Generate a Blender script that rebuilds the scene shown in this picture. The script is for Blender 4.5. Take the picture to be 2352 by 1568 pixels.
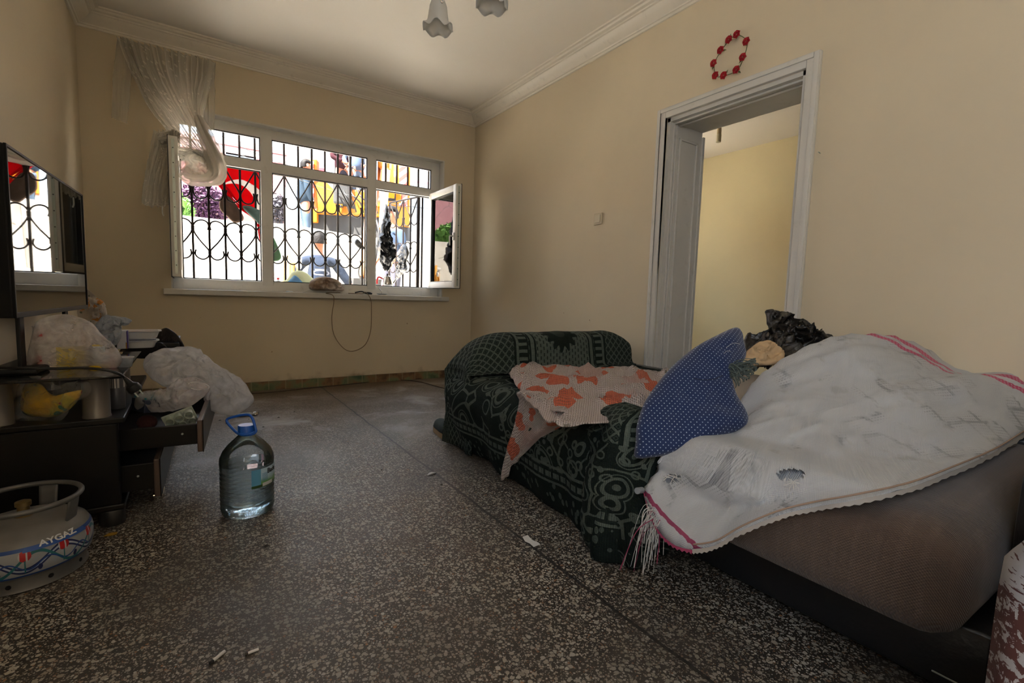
import bpy, bmesh, math, random
from mathutils import Vector, Matrix, noise
import numpy as np
for o in list(bpy.data.objects): bpy.data.objects.remove(o)
scene = bpy.context.scene
COL = scene.collection
PI = math.pi

# ------------------------------------------------------------------ camera
H = 0.85
FPX = 1096.8
PITCH, ROLL, YAW = 0.089765, 0.030978, -0.592288
_f = np.array([math.sin(-YAW)*math.cos(PITCH), math.cos(YAW)*math.cos(PITCH), -math.sin(PITCH)])
_r = np.array([math.cos(YAW), math.sin(YAW), 0.0])
_d = np.cross(_f, _r)
_r, _d = math.cos(ROLL)*_r - math.sin(ROLL)*_d, math.cos(ROLL)*_d + math.sin(ROLL)*_r
def ray(u, v): return _f + (u-1176)/FPX*_r + (v-784)/FPX*_d
def atF(u, v, F):
    p = ray(u, v)*F
    return Vector((p[0], p[1], p[2]+H))
def at(u, v, ax, val):
    d = ray(u, v); o = [0, 0, H]; t = (val-o[ax])/d[ax]
    return Vector((t*d[0], t*d[1], H+t*d[2]))
cam = bpy.data.cameras.new('camera'); cam.sensor_fit = 'HORIZONTAL'; cam.sensor_width = 36
cam.lens = FPX/2352*36; cam.clip_start = 0.02; cam.clip_end = 200
camo = bpy.data.objects.new('camera', cam); COL.objects.link(camo)
camo.matrix_world = Matrix(((_r[0], -_d[0], -_f[0], 0), (_r[1], -_d[1], -_f[1], 0), (_r[2], -_d[2], -_f[2], H), (0, 0, 0, 1)))
scene.camera = camo

# room dimensions
XR, YB, XL, ZC = 2.51, 4.54, -0.612, 2.72
YF = -1.3            # wall behind the camera
WX0, WX1, WZ0, WZ1 = -0.125, 2.165, 0.845, 2.215   # window opening
DY0, DY1, DZ = 1.235, 2.06, 2.0                    # door opening
WT = 0.33            # right wall thickness
X2 = 5.55            # far wall of the next room
RWY0, RWY1, RWZ0, RWZ1 = -1.22, -.20, 1.00, 2.42      # second window, in the left wall behind the camera

# ------------------------------------------------------------------ light
scene.view_settings.view_transform = 'Standard'; scene.view_settings.look = 'None'
scene.view_settings.exposure = 0.62; scene.view_settings.gamma = 1.0
scene.view_settings.use_curve_mapping = False
world = bpy.data.worlds.new('world'); scene.world = world; world.use_nodes = True
wn = world.node_tree.nodes; bg = wn['Background']
bg.inputs[0].default_value = (0.80, 0.92, 1.08, 1); bg.inputs[1].default_value = 5.0
sun = bpy.data.lights.new('sun', 'SUN'); sun.energy = 82.0; sun.angle = math.radians(0.6); sun.color = (1, .95, .88)
suno = bpy.data.objects.new('sun', sun); COL.objects.link(suno)
suno.rotation_euler = Vector((0.6, 0.15, -1.0)).to_track_quat('-Z', 'Y').to_euler()
def portal(name, loc, sx, sy, direction):
    l = bpy.data.lights.new(name, 'AREA'); l.shape = 'RECTANGLE'; l.size = sx; l.size_y = sy
    l.cycles.is_portal = True
    o = bpy.data.objects.new(name, l); COL.objects.link(o); o.location = loc
    o.rotation_euler = Vector(direction).to_track_quat('-Z', 'Y').to_euler()
portal('window_portal', ((WX0+WX1)/2, YB+.30, (WZ0+WZ1)/2), WX1-WX0, WZ1-WZ0, (0, -1, 0))
portal('window_portal', (3.9, YB+.30, 1.55), 1.3, 1.2, (0, -1, 0))
portal('window_portal', (XL-.19, (RWY0+RWY1)/2, (RWZ0+RWZ1)/2), RWZ1-RWZ0, RWY1-RWY0, (1, 0, 0))

# ------------------------------------------------------------------ helpers: shader maths
class MT:
    def __init__(s, name):
        s.m = bpy.data.materials.new(name); s.m.use_nodes = True; s.t = s.m.node_tree; s.n = s.t.nodes
        s.b = s.n['Principled BSDF']; s.out = s.n['Material Output']
    def node(s, ty, **kw):
        n = s.n.new(ty)
        for k, v in kw.items(): setattr(n, k, v)
        return n
    def link(s, a, b): s.t.links.new(a, b)
    def v(s, x):                      # wrap a constant
        if isinstance(x, X): return x
        return X(s, x)
    def coord(s, kind='Object', scale=(1, 1, 1), rot=(0, 0, 0), loc=(0, 0, 0)):
        tc = s.node('ShaderNodeTexCoord'); mp = s.node('ShaderNodeMapping')
        mp.inputs['Scale'].default_value = scale; mp.inputs['Rotation'].default_value = rot; mp.inputs['Location'].default_value = loc
        s.link(tc.outputs[kind], mp.inputs[0]); return mp.outputs[0]
    def xyz(s, vec):
        n = s.node('ShaderNodeSeparateXYZ'); s.link(vec, n.inputs[0])
        return X(s, n.outputs[0]), X(s, n.outputs[1]), X(s, n.outputs[2])
    def comb(s, x, y, z=0):
        n = s.node('ShaderNodeCombineXYZ')
        for i, q in enumerate((x, y, z)):
            if isinstance(q, X) and not q.const: s.link(q.a, n.inputs[i])
            else: n.inputs[i].default_value = q.a if isinstance(q, X) else q
        return n.outputs[0]
    def noise(s, vec, scale, detail=4, rough=.5, dist=0):
        n = s.node('ShaderNodeTexNoise'); n.inputs['Scale'].default_value = scale; n.inputs['Detail'].default_value = detail
        n.inputs['Roughness'].default_value = rough; n.inputs['Distortion'].default_value = dist
        s.link(vec, n.inputs['Vector']); return X(s, n.outputs['Fac'])
    def vor(s, vec, scale, feature='F1', rnd=1.0, out='Distance'):
        n = s.node('ShaderNodeTexVoronoi', feature=feature); n.inputs['Scale'].default_value = scale
        n.inputs['Randomness'].default_value = rnd; s.link(vec, n.inputs['Vector'])
        return X(s, n.outputs[out]) if out == 'Distance' else n.outputs[out]
    def mix(s, fac, a, b):            # colours: tuples or sockets
        n = s.node('ShaderNodeMix', data_type='RGBA')
        if isinstance(fac, X) and not fac.const: s.link(fac.a, n.inputs[0])
        else: n.inputs[0].default_value = fac.a if isinstance(fac, X) else fac
        for q, i in ((a, 6), (b, 7)):
            if isinstance(q, tuple): n.inputs[i].default_value = (q[0], q[1], q[2], 1)
            else: s.link(q, n.inputs[i])
        return n.outputs[2]
    def ramp(s, fac, stops):
        n = s.node('ShaderNodeValToRGB'); s.link(fac.a, n.inputs[0]); e = n.color_ramp.elements
        while len(e) < len(stops): e.new(0.5)
        for q, (p, c) in zip(e, stops): q.position = p; q.color = (c[0], c[1], c[2], 1)
        return n.outputs[0]
    def set(s, **kw):
        names = dict(color='Base Color', rough='Roughness', metal='Metallic', spec='Specular IOR Level', alpha='Alpha',
                     trans='Transmission Weight', ior='IOR', sheen='Sheen Weight', coat='Coat Weight', emit='Emission Strength', ecol='Emission Color')
        for k, v in kw.items():
            i = s.b.inputs[names[k]]
            if isinstance(v, X):
                if v.const: i.default_value = v.a
                else: s.link(v.a, i)
            elif isinstance(v, tuple): i.default_value = (v[0], v[1], v[2], 1)
            elif isinstance(v, (int, float)): i.default_value = v
            else: s.link(v, i)
        return s
    def bump(s, h, strength=.3, dist=.01):
        n = s.node('ShaderNodeBump'); n.inputs['Strength'].default_value = strength; n.inputs['Distance'].default_value = dist
        s.link(h.a, n.inputs['Height']); s.link(n.outputs[0], s.b.inputs['Normal']); return s
class X:
    def __init__(s, mt, a): s.mt = mt; s.a = a; s.const = isinstance(a, (int, float))
    def op(s, o, b=None, c=None):
        n = s.mt.node('ShaderNodeMath', operation=o)
        for i, q in enumerate((s, b, c)):
            if q is None: continue
            q = s.mt.v(q)
            if q.const: n.inputs[i].default_value = q.a
            else: s.mt.link(q.a, n.inputs[i])
        return X(s.mt, n.outputs[0])
    def __add__(s, b): return s.op('ADD', b)
    __radd__ = __add__
    def __sub__(s, b): return s.op('SUBTRACT', b)
    def __rsub__(s, b): return s.mt.v(b).op('SUBTRACT', s)
    def __mul__(s, b): return s.op('MULTIPLY', b)
    __rmul__ = __mul__
    def __truediv__(s, b): return s.op('DIVIDE', b)
    def lt(s, b): return s.op('LESS_THAN', b)
    def gt(s, b): return s.op('GREATER_THAN', b)
    def abs(s): return s.op('ABSOLUTE')
    def fr(s): return s.op('FRACT')
    def fl(s): return s.op('FLOOR')
    def mod(s, b): return s.op('FLOORED_MODULO', b)
    def max(s, b): return s.op('MAXIMUM', b)
    def min(s, b): return s.op('MINIMUM', b)
    def sin(s): return s.op('SINE')
    def sqrt(s): return s.op('SQRT')
    def pow(s, b): return s.op('POWER', b)
    def clamp(s): return s.max(0.0).min(1.0)
    def band(s, c, w): return (s-c).abs().lt(w)
    def step(s, a, b):                # smooth 0..1 between a and b
        n = s.mt.node('ShaderNodeMapRange', interpolation_type='SMOOTHSTEP')
        s.mt.link(s.a, n.inputs[0]); n.inputs[1].default_value = a; n.inputs[2].default_value = b
        return X(s.mt, n.outputs[0])
def srgb(r, g, b):
    f = lambda c: (c/255/12.92) if c/255 <= .04045 else ((c/255+.055)/1.055)**2.4
    return (f(r), f(g), f(b))
def plain(name, col, rough=.6, metal=0.0, **kw):
    return MT(name).set(color=col, rough=rough, metal=metal, **kw).m

# ------------------------------------------------------------------ helpers: meshes
class MB:
    def __init__(s): s.v = []; s.f = []; s.uv = {}; s.mi = []; s.cur = 0
    def add(s, vs, fs, uvs=None):
        b = len(s.v); s.v += [Vector(q) for q in vs]
        for f in fs: s.f.append(tuple(i+b for i in f)); s.mi.append(s.cur)
        if uvs:
            for i, q in enumerate(uvs): s.uv[b+i] = q
        return s
    def box(s, a, b):
        x0, x1 = sorted((a[0], b[0])); y0, y1 = sorted((a[1], b[1])); z0, z1 = sorted((a[2], b[2]))
        return s.add([(x0,y0,z0),(x1,y0,z0),(x1,y1,z0),(x0,y1,z0),(x0,y0,z1),(x1,y0,z1),(x1,y1,z1),(x0,y1,z1)],
                     [(0,3,2,1),(4,5,6,7),(0,1,5,4),(1,2,6,5),(2,3,7,6),(3,0,4,7)])
    def rbox(s, a, b, r=.01, n=3, M=None):
        bm = bmesh.new(); bmesh.ops.create_cube(bm, size=1)
        x0, x1 = sorted((a[0], b[0])); y0, y1 = sorted((a[1], b[1])); z0, z1 = sorted((a[2], b[2]))
        for q in bm.verts: q.co = Vector((x0+(q.co.x+.5)*(x1-x0), y0+(q.co.y+.5)*(y1-y0), z0+(q.co.z+.5)*(z1-z0)))
        r = min(r, .49*min(x1-x0, y1-y0, z1-z0))
        bmesh.ops.bevel(bm, geom=bm.edges[:], offset=r, segments=n, affect='EDGES', profile=.5)
        bm.verts.index_update()
        s.add([(M @ q.co if M else q.co.copy()) for q in bm.verts], [[w.index for w in f.verts] for f in bm.faces]); bm.free(); return s
    def tube(s, pts, r, n=8, closed=False, caps=True):
        pts = [Vector(p) for p in pts]; m = len(pts); rs = r if isinstance(r, (list, tuple)) else [r]*m
        vs = []; up = None
        for i, p in enumerate(pts):
            t = (pts[(i+1) % m]-pts[i-1]) if closed else (pts[min(i+1, m-1)]-pts[max(i-1, 0)])
            t = t.normalized() if t.length > 1e-9 else Vector((0, 0, 1))
            if up is None: up = t.orthogonal().normalized()
            else:
                up = up-t*up.dot(t); up = up.normalized() if up.length > 1e-6 else t.orthogonal().normalized()
            w = t.cross(up)
            for k in range(n):
                a = 2*PI*k/n; vs.append(p+(up*math.cos(a)+w*math.sin(a))*rs[i])
        fs = []
        for i in range(m if closed else m-1):
            j = (i+1) % m
            for k in range(n): fs.append((i*n+k, i*n+(k+1) % n, j*n+(k+1) % n, j*n+k))
        if caps and not closed:
            fs.append(tuple(range(n))[::-1]); fs.append(tuple((m-1)*n+k for k in range(n)))
        return s.add(vs, fs)
    def lathe(s, prof, c=(0, 0, 0), n=32, M=None, cap=True):
        vs = []; fs = []; uvs = []; m = len(prof)
        for i, (r, z) in enumerate(prof):
            for k in range(n):
                a = 2*PI*k/n; q = Vector((r*math.cos(a), r*math.sin(a), z)); q = (M @ q) if M else q+Vector(c)
                vs.append(q)
        for i in range(m-1):
            for k in range(n): fs.append((i*n+k, i*n+(k+1) % n, (i+1)*n+(k+1) % n, (i+1)*n+k))
        if cap:
            if prof[0][0] > 1e-5: fs.append(tuple(range(n))[::-1])
            if prof[-1][0] > 1e-5: fs.append(tuple((m-1)*n+k for k in range(n)))
        return s.add(vs, fs)
    def grid(s, P, closeu=False, uv=None):   # P[i][j]
        a = len(P); b = len(P[0]); vs = [q for row in P for q in row]; fs = []
        for i in range(a if closeu else a-1):
            for j in range(b-1): fs.append((i*b+j, ((i+1) % a)*b+j, ((i+1) % a)*b+j+1, i*b+j+1))
        return s.add(vs, fs, [q for row in uv for q in row] if uv else None)
    def poly(s, pts, off):              # extruded polygon
        n = len(pts); off = Vector(off); pts = [Vector(p) for p in pts]
        return s.add(pts+[p+off for p in pts], [tuple(range(n))[::-1], tuple(range(n, 2*n))]+[(i, (i+1) % n, n+(i+1) % n, n+i) for i in range(n)])
    def build(s, name, mat, parent=None, smooth=False, solid=0, sub=0, recalc=True, origin=None):
        me = bpy.data.meshes.new(name)
        if parent is not None: base = world_loc(parent)
        elif origin is not None: base = Vector(origin)
        else:
            lo = [min(q[i] for q in s.v) for i in range(3)]; hi = [max(q[i] for q in s.v) for i in range(3)]
            base = Vector(((lo[0]+hi[0])/2, (lo[1]+hi[1])/2, lo[2]))
        me.from_pydata([tuple(q-base) for q in s.v], [], s.f)
        if recalc:
            bm = bmesh.new(); bm.from_mesh(me); bmesh.ops.remove_doubles(bm, verts=bm.verts, dist=1e-6) if not s.uv else None
            bmesh.ops.recalc_face_normals(bm, faces=bm.faces); bm.to_mesh(me); bm.free()
        mats = mat if isinstance(mat, (list, tuple)) else [mat]
        for m in mats: me.materials.append(m)
        if len(mats) > 1: me.polygons.foreach_set('material_index', s.mi[:len(me.polygons)])
        if s.uv:
            lay = me.uv_layers.new(name='UVMap')
            for l in me.loops: lay.data[l.index].uv = s.uv.get(l.vertex_index, (0, 0))
        if smooth: me.polygons.foreach_set('use_smooth', [True]*len(me.polygons))
        me.update()
        o = bpy.data.objects.new(name, me); COL.objects.link(o)
        if parent is not None: o.parent = parent
        else: o.location = base
        if smooth == 'auto':
            try: me.set_sharp_from_angle(angle=math.radians(38))
            except Exception: pass
        if solid:
            md = o.modifiers.new('thickness', 'SOLIDIFY'); md.thickness = solid; md.offset = 0
        if sub:
            md = o.modifiers.new('smooth', 'SUBSURF'); md.levels = sub; md.render_levels = sub
        return o
def world_loc(o):
    l = Vector((0, 0, 0))
    while o is not None: l = l+o.location; o = o.parent
    return l
def tag(o, label, cat, group=None, kind=None):
    o['label'] = label; o['category'] = cat
    if group: o['group'] = group
    if kind: o['kind'] = kind
    return o
def thing(name, label, cat, loc, group=None):
    o = bpy.data.objects.new(name, None); o.empty_display_size = .05; COL.objects.link(o); o.location = loc
    return tag(o, label, cat, group)
def struct(name, mb, mat, **kw):
    o = mb.build(name, mat, **kw); o['kind'] = 'structure'; return o
def smoothpath(pts, n=6, closed=False):     # Catmull-Rom
    P = [Vector(p) for p in pts]; m = len(P); out = []
    for i in range(m if closed else m-1):
        p0 = P[(i-1) % m] if closed or i > 0 else P[0]; p1 = P[i]; p2 = P[(i+1) % m]; p3 = P[(i+2) % m] if closed or i+2 < m else P[-1]
        for k in range(n):
            t = k/n
            out.append(.5*((2*p1)+(p2-p0)*t+(2*p0-5*p1+4*p2-p3)*t*t+(3*p1-p0-3*p2+p3)*t*t*t))
    if not closed: out.append(P[-1])
    return out
def fbm(p, sc, oct=3, seed=0):
    q = Vector(p)*sc+Vector((seed*7.31, seed*3.17, seed*1.71)); v = 0; a = 1; tot = 0
    for _ in range(oct): v += a*noise.noise(q); tot += a; q = q*2.03; a *= .5
    return v/tot
def crumple(p, sc, seed=0):              # faceted folds for plastic film
    q = Vector(p)*sc+Vector((seed*5.1, seed*2.3, seed*9.7)); q = q+Vector((noise.noise(q*1.3), noise.noise(q*1.3+Vector((9, 0, 0))), noise.noise(q*1.3+Vector((0, 9, 0)))))*.5
    d, _ = noise.voronoi(q); return d[1]-d[0]
def creases(p, sc, seed=0):              # sharp-ridged folds, -0.5 .. 0.5
    q = Vector(p)*sc+Vector((seed*3.7, seed*8.1, seed*1.3)); v = 0; a = 1; tot = 0
    for _ in range(3): v += a*(1-2*abs(noise.noise(q))**.8); tot += a; q = q*1.9+Vector((3.1, 1.7, 5.3)); a *= .55
    return v/tot-.35
def harmonic(H):
    n = len(H); c = np.fft.rfft(np.array(H)); k = np.arange(len(c))
    return lambda t: np.fft.irfft(c*(max(t, 1e-6)**k), n)
def cushion(outline, nrm, tf, tb, rings=14, seg=6, p=2.2, noise_amp=0, noise_sc=5, seed=0, crump=0, crump_sc=8, center=None, uvs=1.0):
    """closed pillow-like solid spanned by a 3D outline; bulges tf along nrm and tb against it"""
    O = smoothpath(outline, seg, closed=True); c = Vector(center) if center else sum(O, Vector())/len(O)
    nrm = Vector(nrm).normalized(); ex = nrm.orthogonal().normalized() if abs(nrm.z) > .95 else Vector((0, 0, 1)).cross(nrm).normalized(); ey = nrm.cross(ex)
    vs = []; fs = []; uv = []; n = len(O)
    lift = harmonic([(q-c).dot(nrm) for q in O])
    def put(q, side, t, raw):
        k = 1-t
        dsp = noise_amp*fbm(raw, noise_sc, 3, seed)*min(1, 3*k+.15) + (crump*(crumple(raw, crump_sc, seed)-.25)*min(1, 4*k+.25) if crump else 0)
        v3 = Vector()
        if crump:
            kk = min(1, 3*k+.2); v3 = Vector((creases(raw, crump_sc, seed+1), creases(raw, crump_sc, seed+2), creases(raw, crump_sc*1.3, seed+3)))*(crump*.9*kk); dsp += crump*1.3*creases(raw, crump_sc*1.6, seed+4)*kk
        vs.append(q+nrm*side*dsp+v3); uv.append(((raw-c).dot(ex)*uvs, (raw-c).dot(ey)*uvs))
    for side, th in ((1, tf), (-1, tb)):
        for i in range(rings, -1 if side == 1 else 0, -1) if side == 1 else range(rings-1, -1, -1):
            t = i/rings
            if i == 0:
                raw = c+nrm*lift(0)[0]; put(raw+nrm*side*th, side, 0, raw); continue
            hs = lift(t)
            for q, hh in zip(O, hs):
                raw = c.lerp(q, t); raw = raw+nrm*(hh-(raw-c).dot(nrm)); z = th*max(0, 1-t**p)**.55
                put(raw+nrm*side*z, side, t, raw)
    # indices: front rings rings..1 then centre, back rings rings-1..1 then centre
    fr = [[k*n+j for j in range(n)] for k in range(rings)]; fc = rings*n
    off = fc+1; bk = [[off+k*n+j for j in range(n)] for k in range(rings-1)]; bc = off+(rings-1)*n
    for k in range(rings-1):
        for j in range(n): fs.append((fr[k][j], fr[k][(j+1) % n], fr[k+1][(j+1) % n], fr[k+1][j]))
    for j in range(n): fs.append((fr[-1][j], fr[-1][(j+1) % n], fc))
    bk = [fr[0]]+bk
    for k in range(rings-1):
        for j in range(n): fs.append((bk[k][j], bk[k+1][j], bk[k+1][(j+1) % n], bk[k][(j+1) % n]))
    for j in range(n): fs.append((bk[-1][j], bc, bk[-1][(j+1) % n]))
    mb = MB(); mb.add(vs, fs, uv); return mb
def text_mb(body, size, M, depth=.001, bend=None, bold=0.0):
    """lettering as real raised mesh; M maps the text plane to the world, bend optionally maps (x,y,z) first"""
    cu = bpy.data.curves.new('lettering', 'FONT'); cu.body = body; cu.size = size; cu.extrude = depth; cu.align_x = 'CENTER'; cu.offset = bold
    o = bpy.data.objects.new('lettering', cu); COL.objects.link(o)
    dg = bpy.context.evaluated_depsgraph_get(); me = bpy.data.meshes.new_from_object(o.evaluated_get(dg))
    mb = MB(); mb.add([(bend(q.co) if bend else M @ q.co) for q in me.vertices], [tuple(f.vertices) for f in me.polygons])
    bpy.data.objects.remove(o); bpy.data.curves.remove(cu); bpy.data.meshes.remove(me); return mb
# ------------------------------------------------------------------ room materials
def wall_mat(name, base, stain=True):
    m = MT(name); c = m.coord(); x, y, z = m.xyz(c)
    n1 = m.noise(c, 1.2, 4); n2 = m.noise(c, 30, 3)
    col = m.mix(n1.step(.3, .75), tuple(k*.93 for k in base), base)
    if stain:                                   # damp and grime above the floor
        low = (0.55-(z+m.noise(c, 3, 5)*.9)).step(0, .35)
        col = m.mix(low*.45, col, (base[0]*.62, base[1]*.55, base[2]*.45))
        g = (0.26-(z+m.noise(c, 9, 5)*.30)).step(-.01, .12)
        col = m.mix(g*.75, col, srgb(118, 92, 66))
        sp = m.noise(c, 22, 6, .6).gt(.70)*m.noise(c, 2.5, 2).gt(.5)*z.lt(.75)
        col = m.mix(sp*.6, col, srgb(120, 85, 50))
    m.set(color=col, rough=.62, spec=.3); m.bump(n2*.5+m.noise(c, 5, 5), .12, .01); return m.m
cream = (.68, .575, .41)
M_wall = wall_mat('cream_wall_paint', cream)
M_wall2 = wall_mat('yellow_wall_paint', (.62, .54, .34), False)
def ceil_mat():
    m = MT('white_ceiling_paint'); c = m.coord(); m.set(color=m.mix(m.noise(c, 1.5, 4), (.78, .73, .65), (.84, .79, .71)), rough=.6); return m.m
M_ceil = ceil_mat()
def trim_mat(name, a, dirt=(.35, .31, .25)):
    m = MT(name); c = m.coord(); m.set(color=m.mix(m.noise(c, 14, 6, .6).step(.55, .8)*.35, a, dirt), rough=.42)
    m.bump(m.noise(c, 60, 2), .08, .004); return m.m
M_trim = trim_mat('white_gloss_trim', (.62, .595, .545))
M_pvc = trim_mat('white_window_plastic', (.76, .74, .69))
M_corn = trim_mat('cornice_plaster', (.76, .70, .60))

def terrazzo():
    m = MT('terrazzo'); c = m.coord(); x, y, z = m.xyz(c)
    w = m.node('ShaderNodeVectorMath', operation='ADD'); nz = m.node('ShaderNodeTexNoise'); nz.inputs['Scale'].default_value = 35
    m.link(c, nz.inputs['Vector']); sc = m.node('ShaderNodeVectorMath', operation='SCALE'); sc.inputs['Scale'].default_value = .010
    m.link(nz.outputs['Color'], sc.inputs[0]); m.link(c, w.inputs[0]); m.link(sc.outputs[0], w.inputs[1]); cw = w.outputs[0]
    matrix = m.mix(m.noise(c, 2, 4), (.026, .020, .015), (.045, .036, .028))
    # large, medium, small chips
    def layer(scale, rmin, rmax, keep):
        d = m.vor(cw, scale, 'F1', 1.0); idc = m.vor(cw, scale, 'F1', out='Color'); e = m.vor(cw, scale, 'DISTANCE_TO_EDGE')
        sp = m.node('ShaderNodeSeparateColor'); m.link(idc, sp.inputs[0]); r, g, b = [X(m, sp.outputs[i]) for i in range(3)]
        mask = (d-g*(rmax-rmin)).lt(rmin)*e.gt(.065)*r.lt(keep)
        chip = m.ramp(b, [(0, (.23, .21, .17)), (.3, (.36, .335, .285)), (.6, (.28, .24, .185)), (.8, (.44, .415, .36)), (.93, (.20, .105, .055)), (1, (.32, .15, .06))])
        return mask, chip
    col = matrix
    k3, c3 = layer(205, .24, .44, .85); col = m.mix(k3*.8, col, c3)
    k2, c2 = layer(122, .28, .50, .68); col = m.mix(k2, col, c2)
    k1, c1 = layer(74, .32, .54, .42); col = m.mix(k1, col, c1)
    # darker worn/dirty film in places: brown smears, chalky dust
    br = m.noise(c, 2.2, 5, .65, .4).step(.60, .68); br2 = m.noise(c, 5.5, 3, .5, .2).step(.66, .72)
    col = m.mix((br*.55+br2*.55).clamp(), col, (.060, .036, .022))
    spots = (m.noise(c, 1.1, 4).step(.45, .62))*.55
    col = m.mix(spots, col, (.060, .050, .040))
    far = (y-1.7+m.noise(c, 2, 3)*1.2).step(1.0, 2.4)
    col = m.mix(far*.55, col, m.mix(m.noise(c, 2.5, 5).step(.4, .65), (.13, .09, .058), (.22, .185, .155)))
    dust = (m.noise(c, 1.7, 6, .6, .5).step(.50, .66))*(y.step(2.1, 3.2))
    col = m.mix(dust*.85, col, (.36, .34, .33))
    bd = (y.step(4.15, 4.40)); col = m.mix(bd*.65, col, (.12, .075, .04))
    # joints between the cast slabs
    wob = (m.noise(c, 6, 3)-.5)*.02
    jx = (x-.957+wob).abs().lt(.0055)
    jy = (y-2.03-(x*.06)+.05+wob).abs().lt(.004).max((y-3.35+wob).abs().lt(.003))
    soft = (x-.957+wob*2).abs().op('SUBTRACT', .05).op('MULTIPLY', -14.0).clamp()
    col = m.mix(soft*.45*m.noise(c, 18, 3).gt(.45), col, (.035, .028, .022))
    col = m.mix(jx*.9, col, (.02, .017, .014)); col = m.mix(jy*.5, col, (.03, .025, .02))
    m.set(color=col, rough=.36+m.noise(c, 3, 4)*.35, spec=.45)
    m.bump(m.noise(c, 12, 4)-jx*.6, .08, .01); return m.m
M_floor = terrazzo()
M_tile = None
def tile_mat():
    m = MT('old_green_tile'); c = m.coord(); x, y, z = m.xyz(c)
    n = m.noise(c, 9, 4); col = m.ramp(n, [(.3, srgb(70, 90, 62)), (.45, srgb(110, 118, 82)), (.58, srgb(128, 98, 66)), (.7, srgb(84, 62, 44))])
    j = (x*7.5).fr().lt(.06); col = m.mix(j*.7, col, srgb(150, 140, 110)); m.set(color=col, rough=.45); return m.m
M_tile = tile_mat()

# ------------------------------------------------------------------ room shell
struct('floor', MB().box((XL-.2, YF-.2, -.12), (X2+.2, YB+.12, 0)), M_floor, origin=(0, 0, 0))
struct('ceiling', MB().box((XL-.2, YF-.2, ZC), (X2+.2, YB+.3, ZC+.15)), M_ceil, origin=(0, 0, 0))
wb = MB()
wb.box((XL-.2, YB, 0), (WX0, YB+.3, ZC)); wb.box((WX1, YB, 0), (XR+WT, YB+.3, ZC)); wb.box((WX0, YB, 0), (WX1, YB+.3, WZ0-.03)); wb.box((WX0, YB, WZ1), (WX1, YB+.3, ZC))
struct('wall_back', wb, M_wall, origin=(0, 0, 0))
struct('wall_left', MB().box((XL-.2, RWY1, 0), (XL, YB, ZC)).box((XL-.2, YF, 0), (XL, RWY0, ZC)).box((XL-.2, RWY0, 0), (XL, RWY1, RWZ0)).box((XL-.2, RWY0, RWZ1), (XL, RWY1, ZC)), M_wall, origin=(0, 0, 0))
wr = MB(); wr.box((XR, YF, 0), (XR+WT, DY0, ZC)); wr.box((XR, DY1, 0), (XR+WT, YB, ZC)); wr.box((XR, DY0, DZ), (XR+WT, DY1, ZC))
struct('wall_right', wr, M_wall, origin=(0, 0, 0))
wf = MB(); wf.box((XL-.2, YF-.2, 0), (X2+.2, YF, ZC))
struct('wall_front', wf, M_wall, origin=(0, 0, 0))
# next room
struct('wall_far', MB().box((X2, YF, 0), (X2+.2, YB, ZC)), M_wall2, origin=(0, 0, 0))
wn2 = MB(); wn2.box((XR+WT, YB, 0), (3.25, YB+.3, ZC)); wn2.box((4.55, YB, 0), (X2+.2, YB+.3, ZC)); wn2.box((3.25, YB, 0), (4.55, YB+.3, .95)); wn2.box((3.25, YB, 2.15), (4.55, YB+.3, ZC))
struct('wall_next_room', wn2, M_wall2, origin=(0, 0, 0))

# cornice: moulded profile swept round the room
prof = [(0, -.135), (.012, -.135), (.016, -.120), (.026, -.118), (.028, -.108), (.040, -.098), (.062, -.082), (.078, -.062), (.086, -.046), (.098, -.044), (.100, -.034), (.118, -.028), (.124, -.014), (.140, -.012), (.142, 0)]
def cornice(name, corners):
    mb = MB(); rows = []
    for (x, y, sx, sy) in corners: rows.append([Vector((x+sx*a, y+sy*a, ZC+b*.80)) for a, b in prof])
    mb.grid(rows); return struct(name, mb, M_corn, smooth='auto', origin=(0, 0, 0))
cornice('trim_1', [(XL, YB, 1, -1), (XR, YB, -1, -1)])
cornice('trim_2', [(XR, YB, -1, -1), (XR, YF, -1, 1)])
cornice('trim_3', [(XL, YF, 1, 1), (XL, YB, 1, -1)])
# curtain pelmet line is plain; skirting of old tiles
bb = MB(); bb.box((XL, YB-.012, 0), (XR, YB, .075)); struct('baseboard_back', bb, M_tile, origin=(0, 0, 0))
bb = MB(); bb.box((XR-.012, DY1+.06, 0), (XR, YB-.012, .075)); struct('baseboard_right', bb, M_tile, origin=(0, 0, 0))
# window sill board and plaster ledge
sl = MB(); sl.rbox((WX0-.05, YB-.055, WZ0-.045), (WX1+.055, YB+.2, WZ0), .006); struct('trim_4', sl, M_trim, origin=(0, 0, 0))
# white painted reveal band round the window
rv = MB(); rv.box((WX1-.012, YB-.002, WZ0), (WX1, YB+.1, WZ1)); rv.box((WX0+.0005, YB-.0025, WZ1-.012), (WX1-.0005, YB+.1, WZ1-.0005)); rv.box((WX0, YB-.002, WZ0), (WX0+.012, YB+.1, WZ1))
struct('trim_5', rv, M_trim, origin=(0, 0, 0))
ledge = MB(); ledge.box((WX0, YB+.2, WZ0-.04), (WX1, YB+.42, WZ0-.005)); struct('trim_6', ledge, trim_mat('outer_sill_stone', (.6, .58, .55)), origin=(0, 0, 0))

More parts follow.
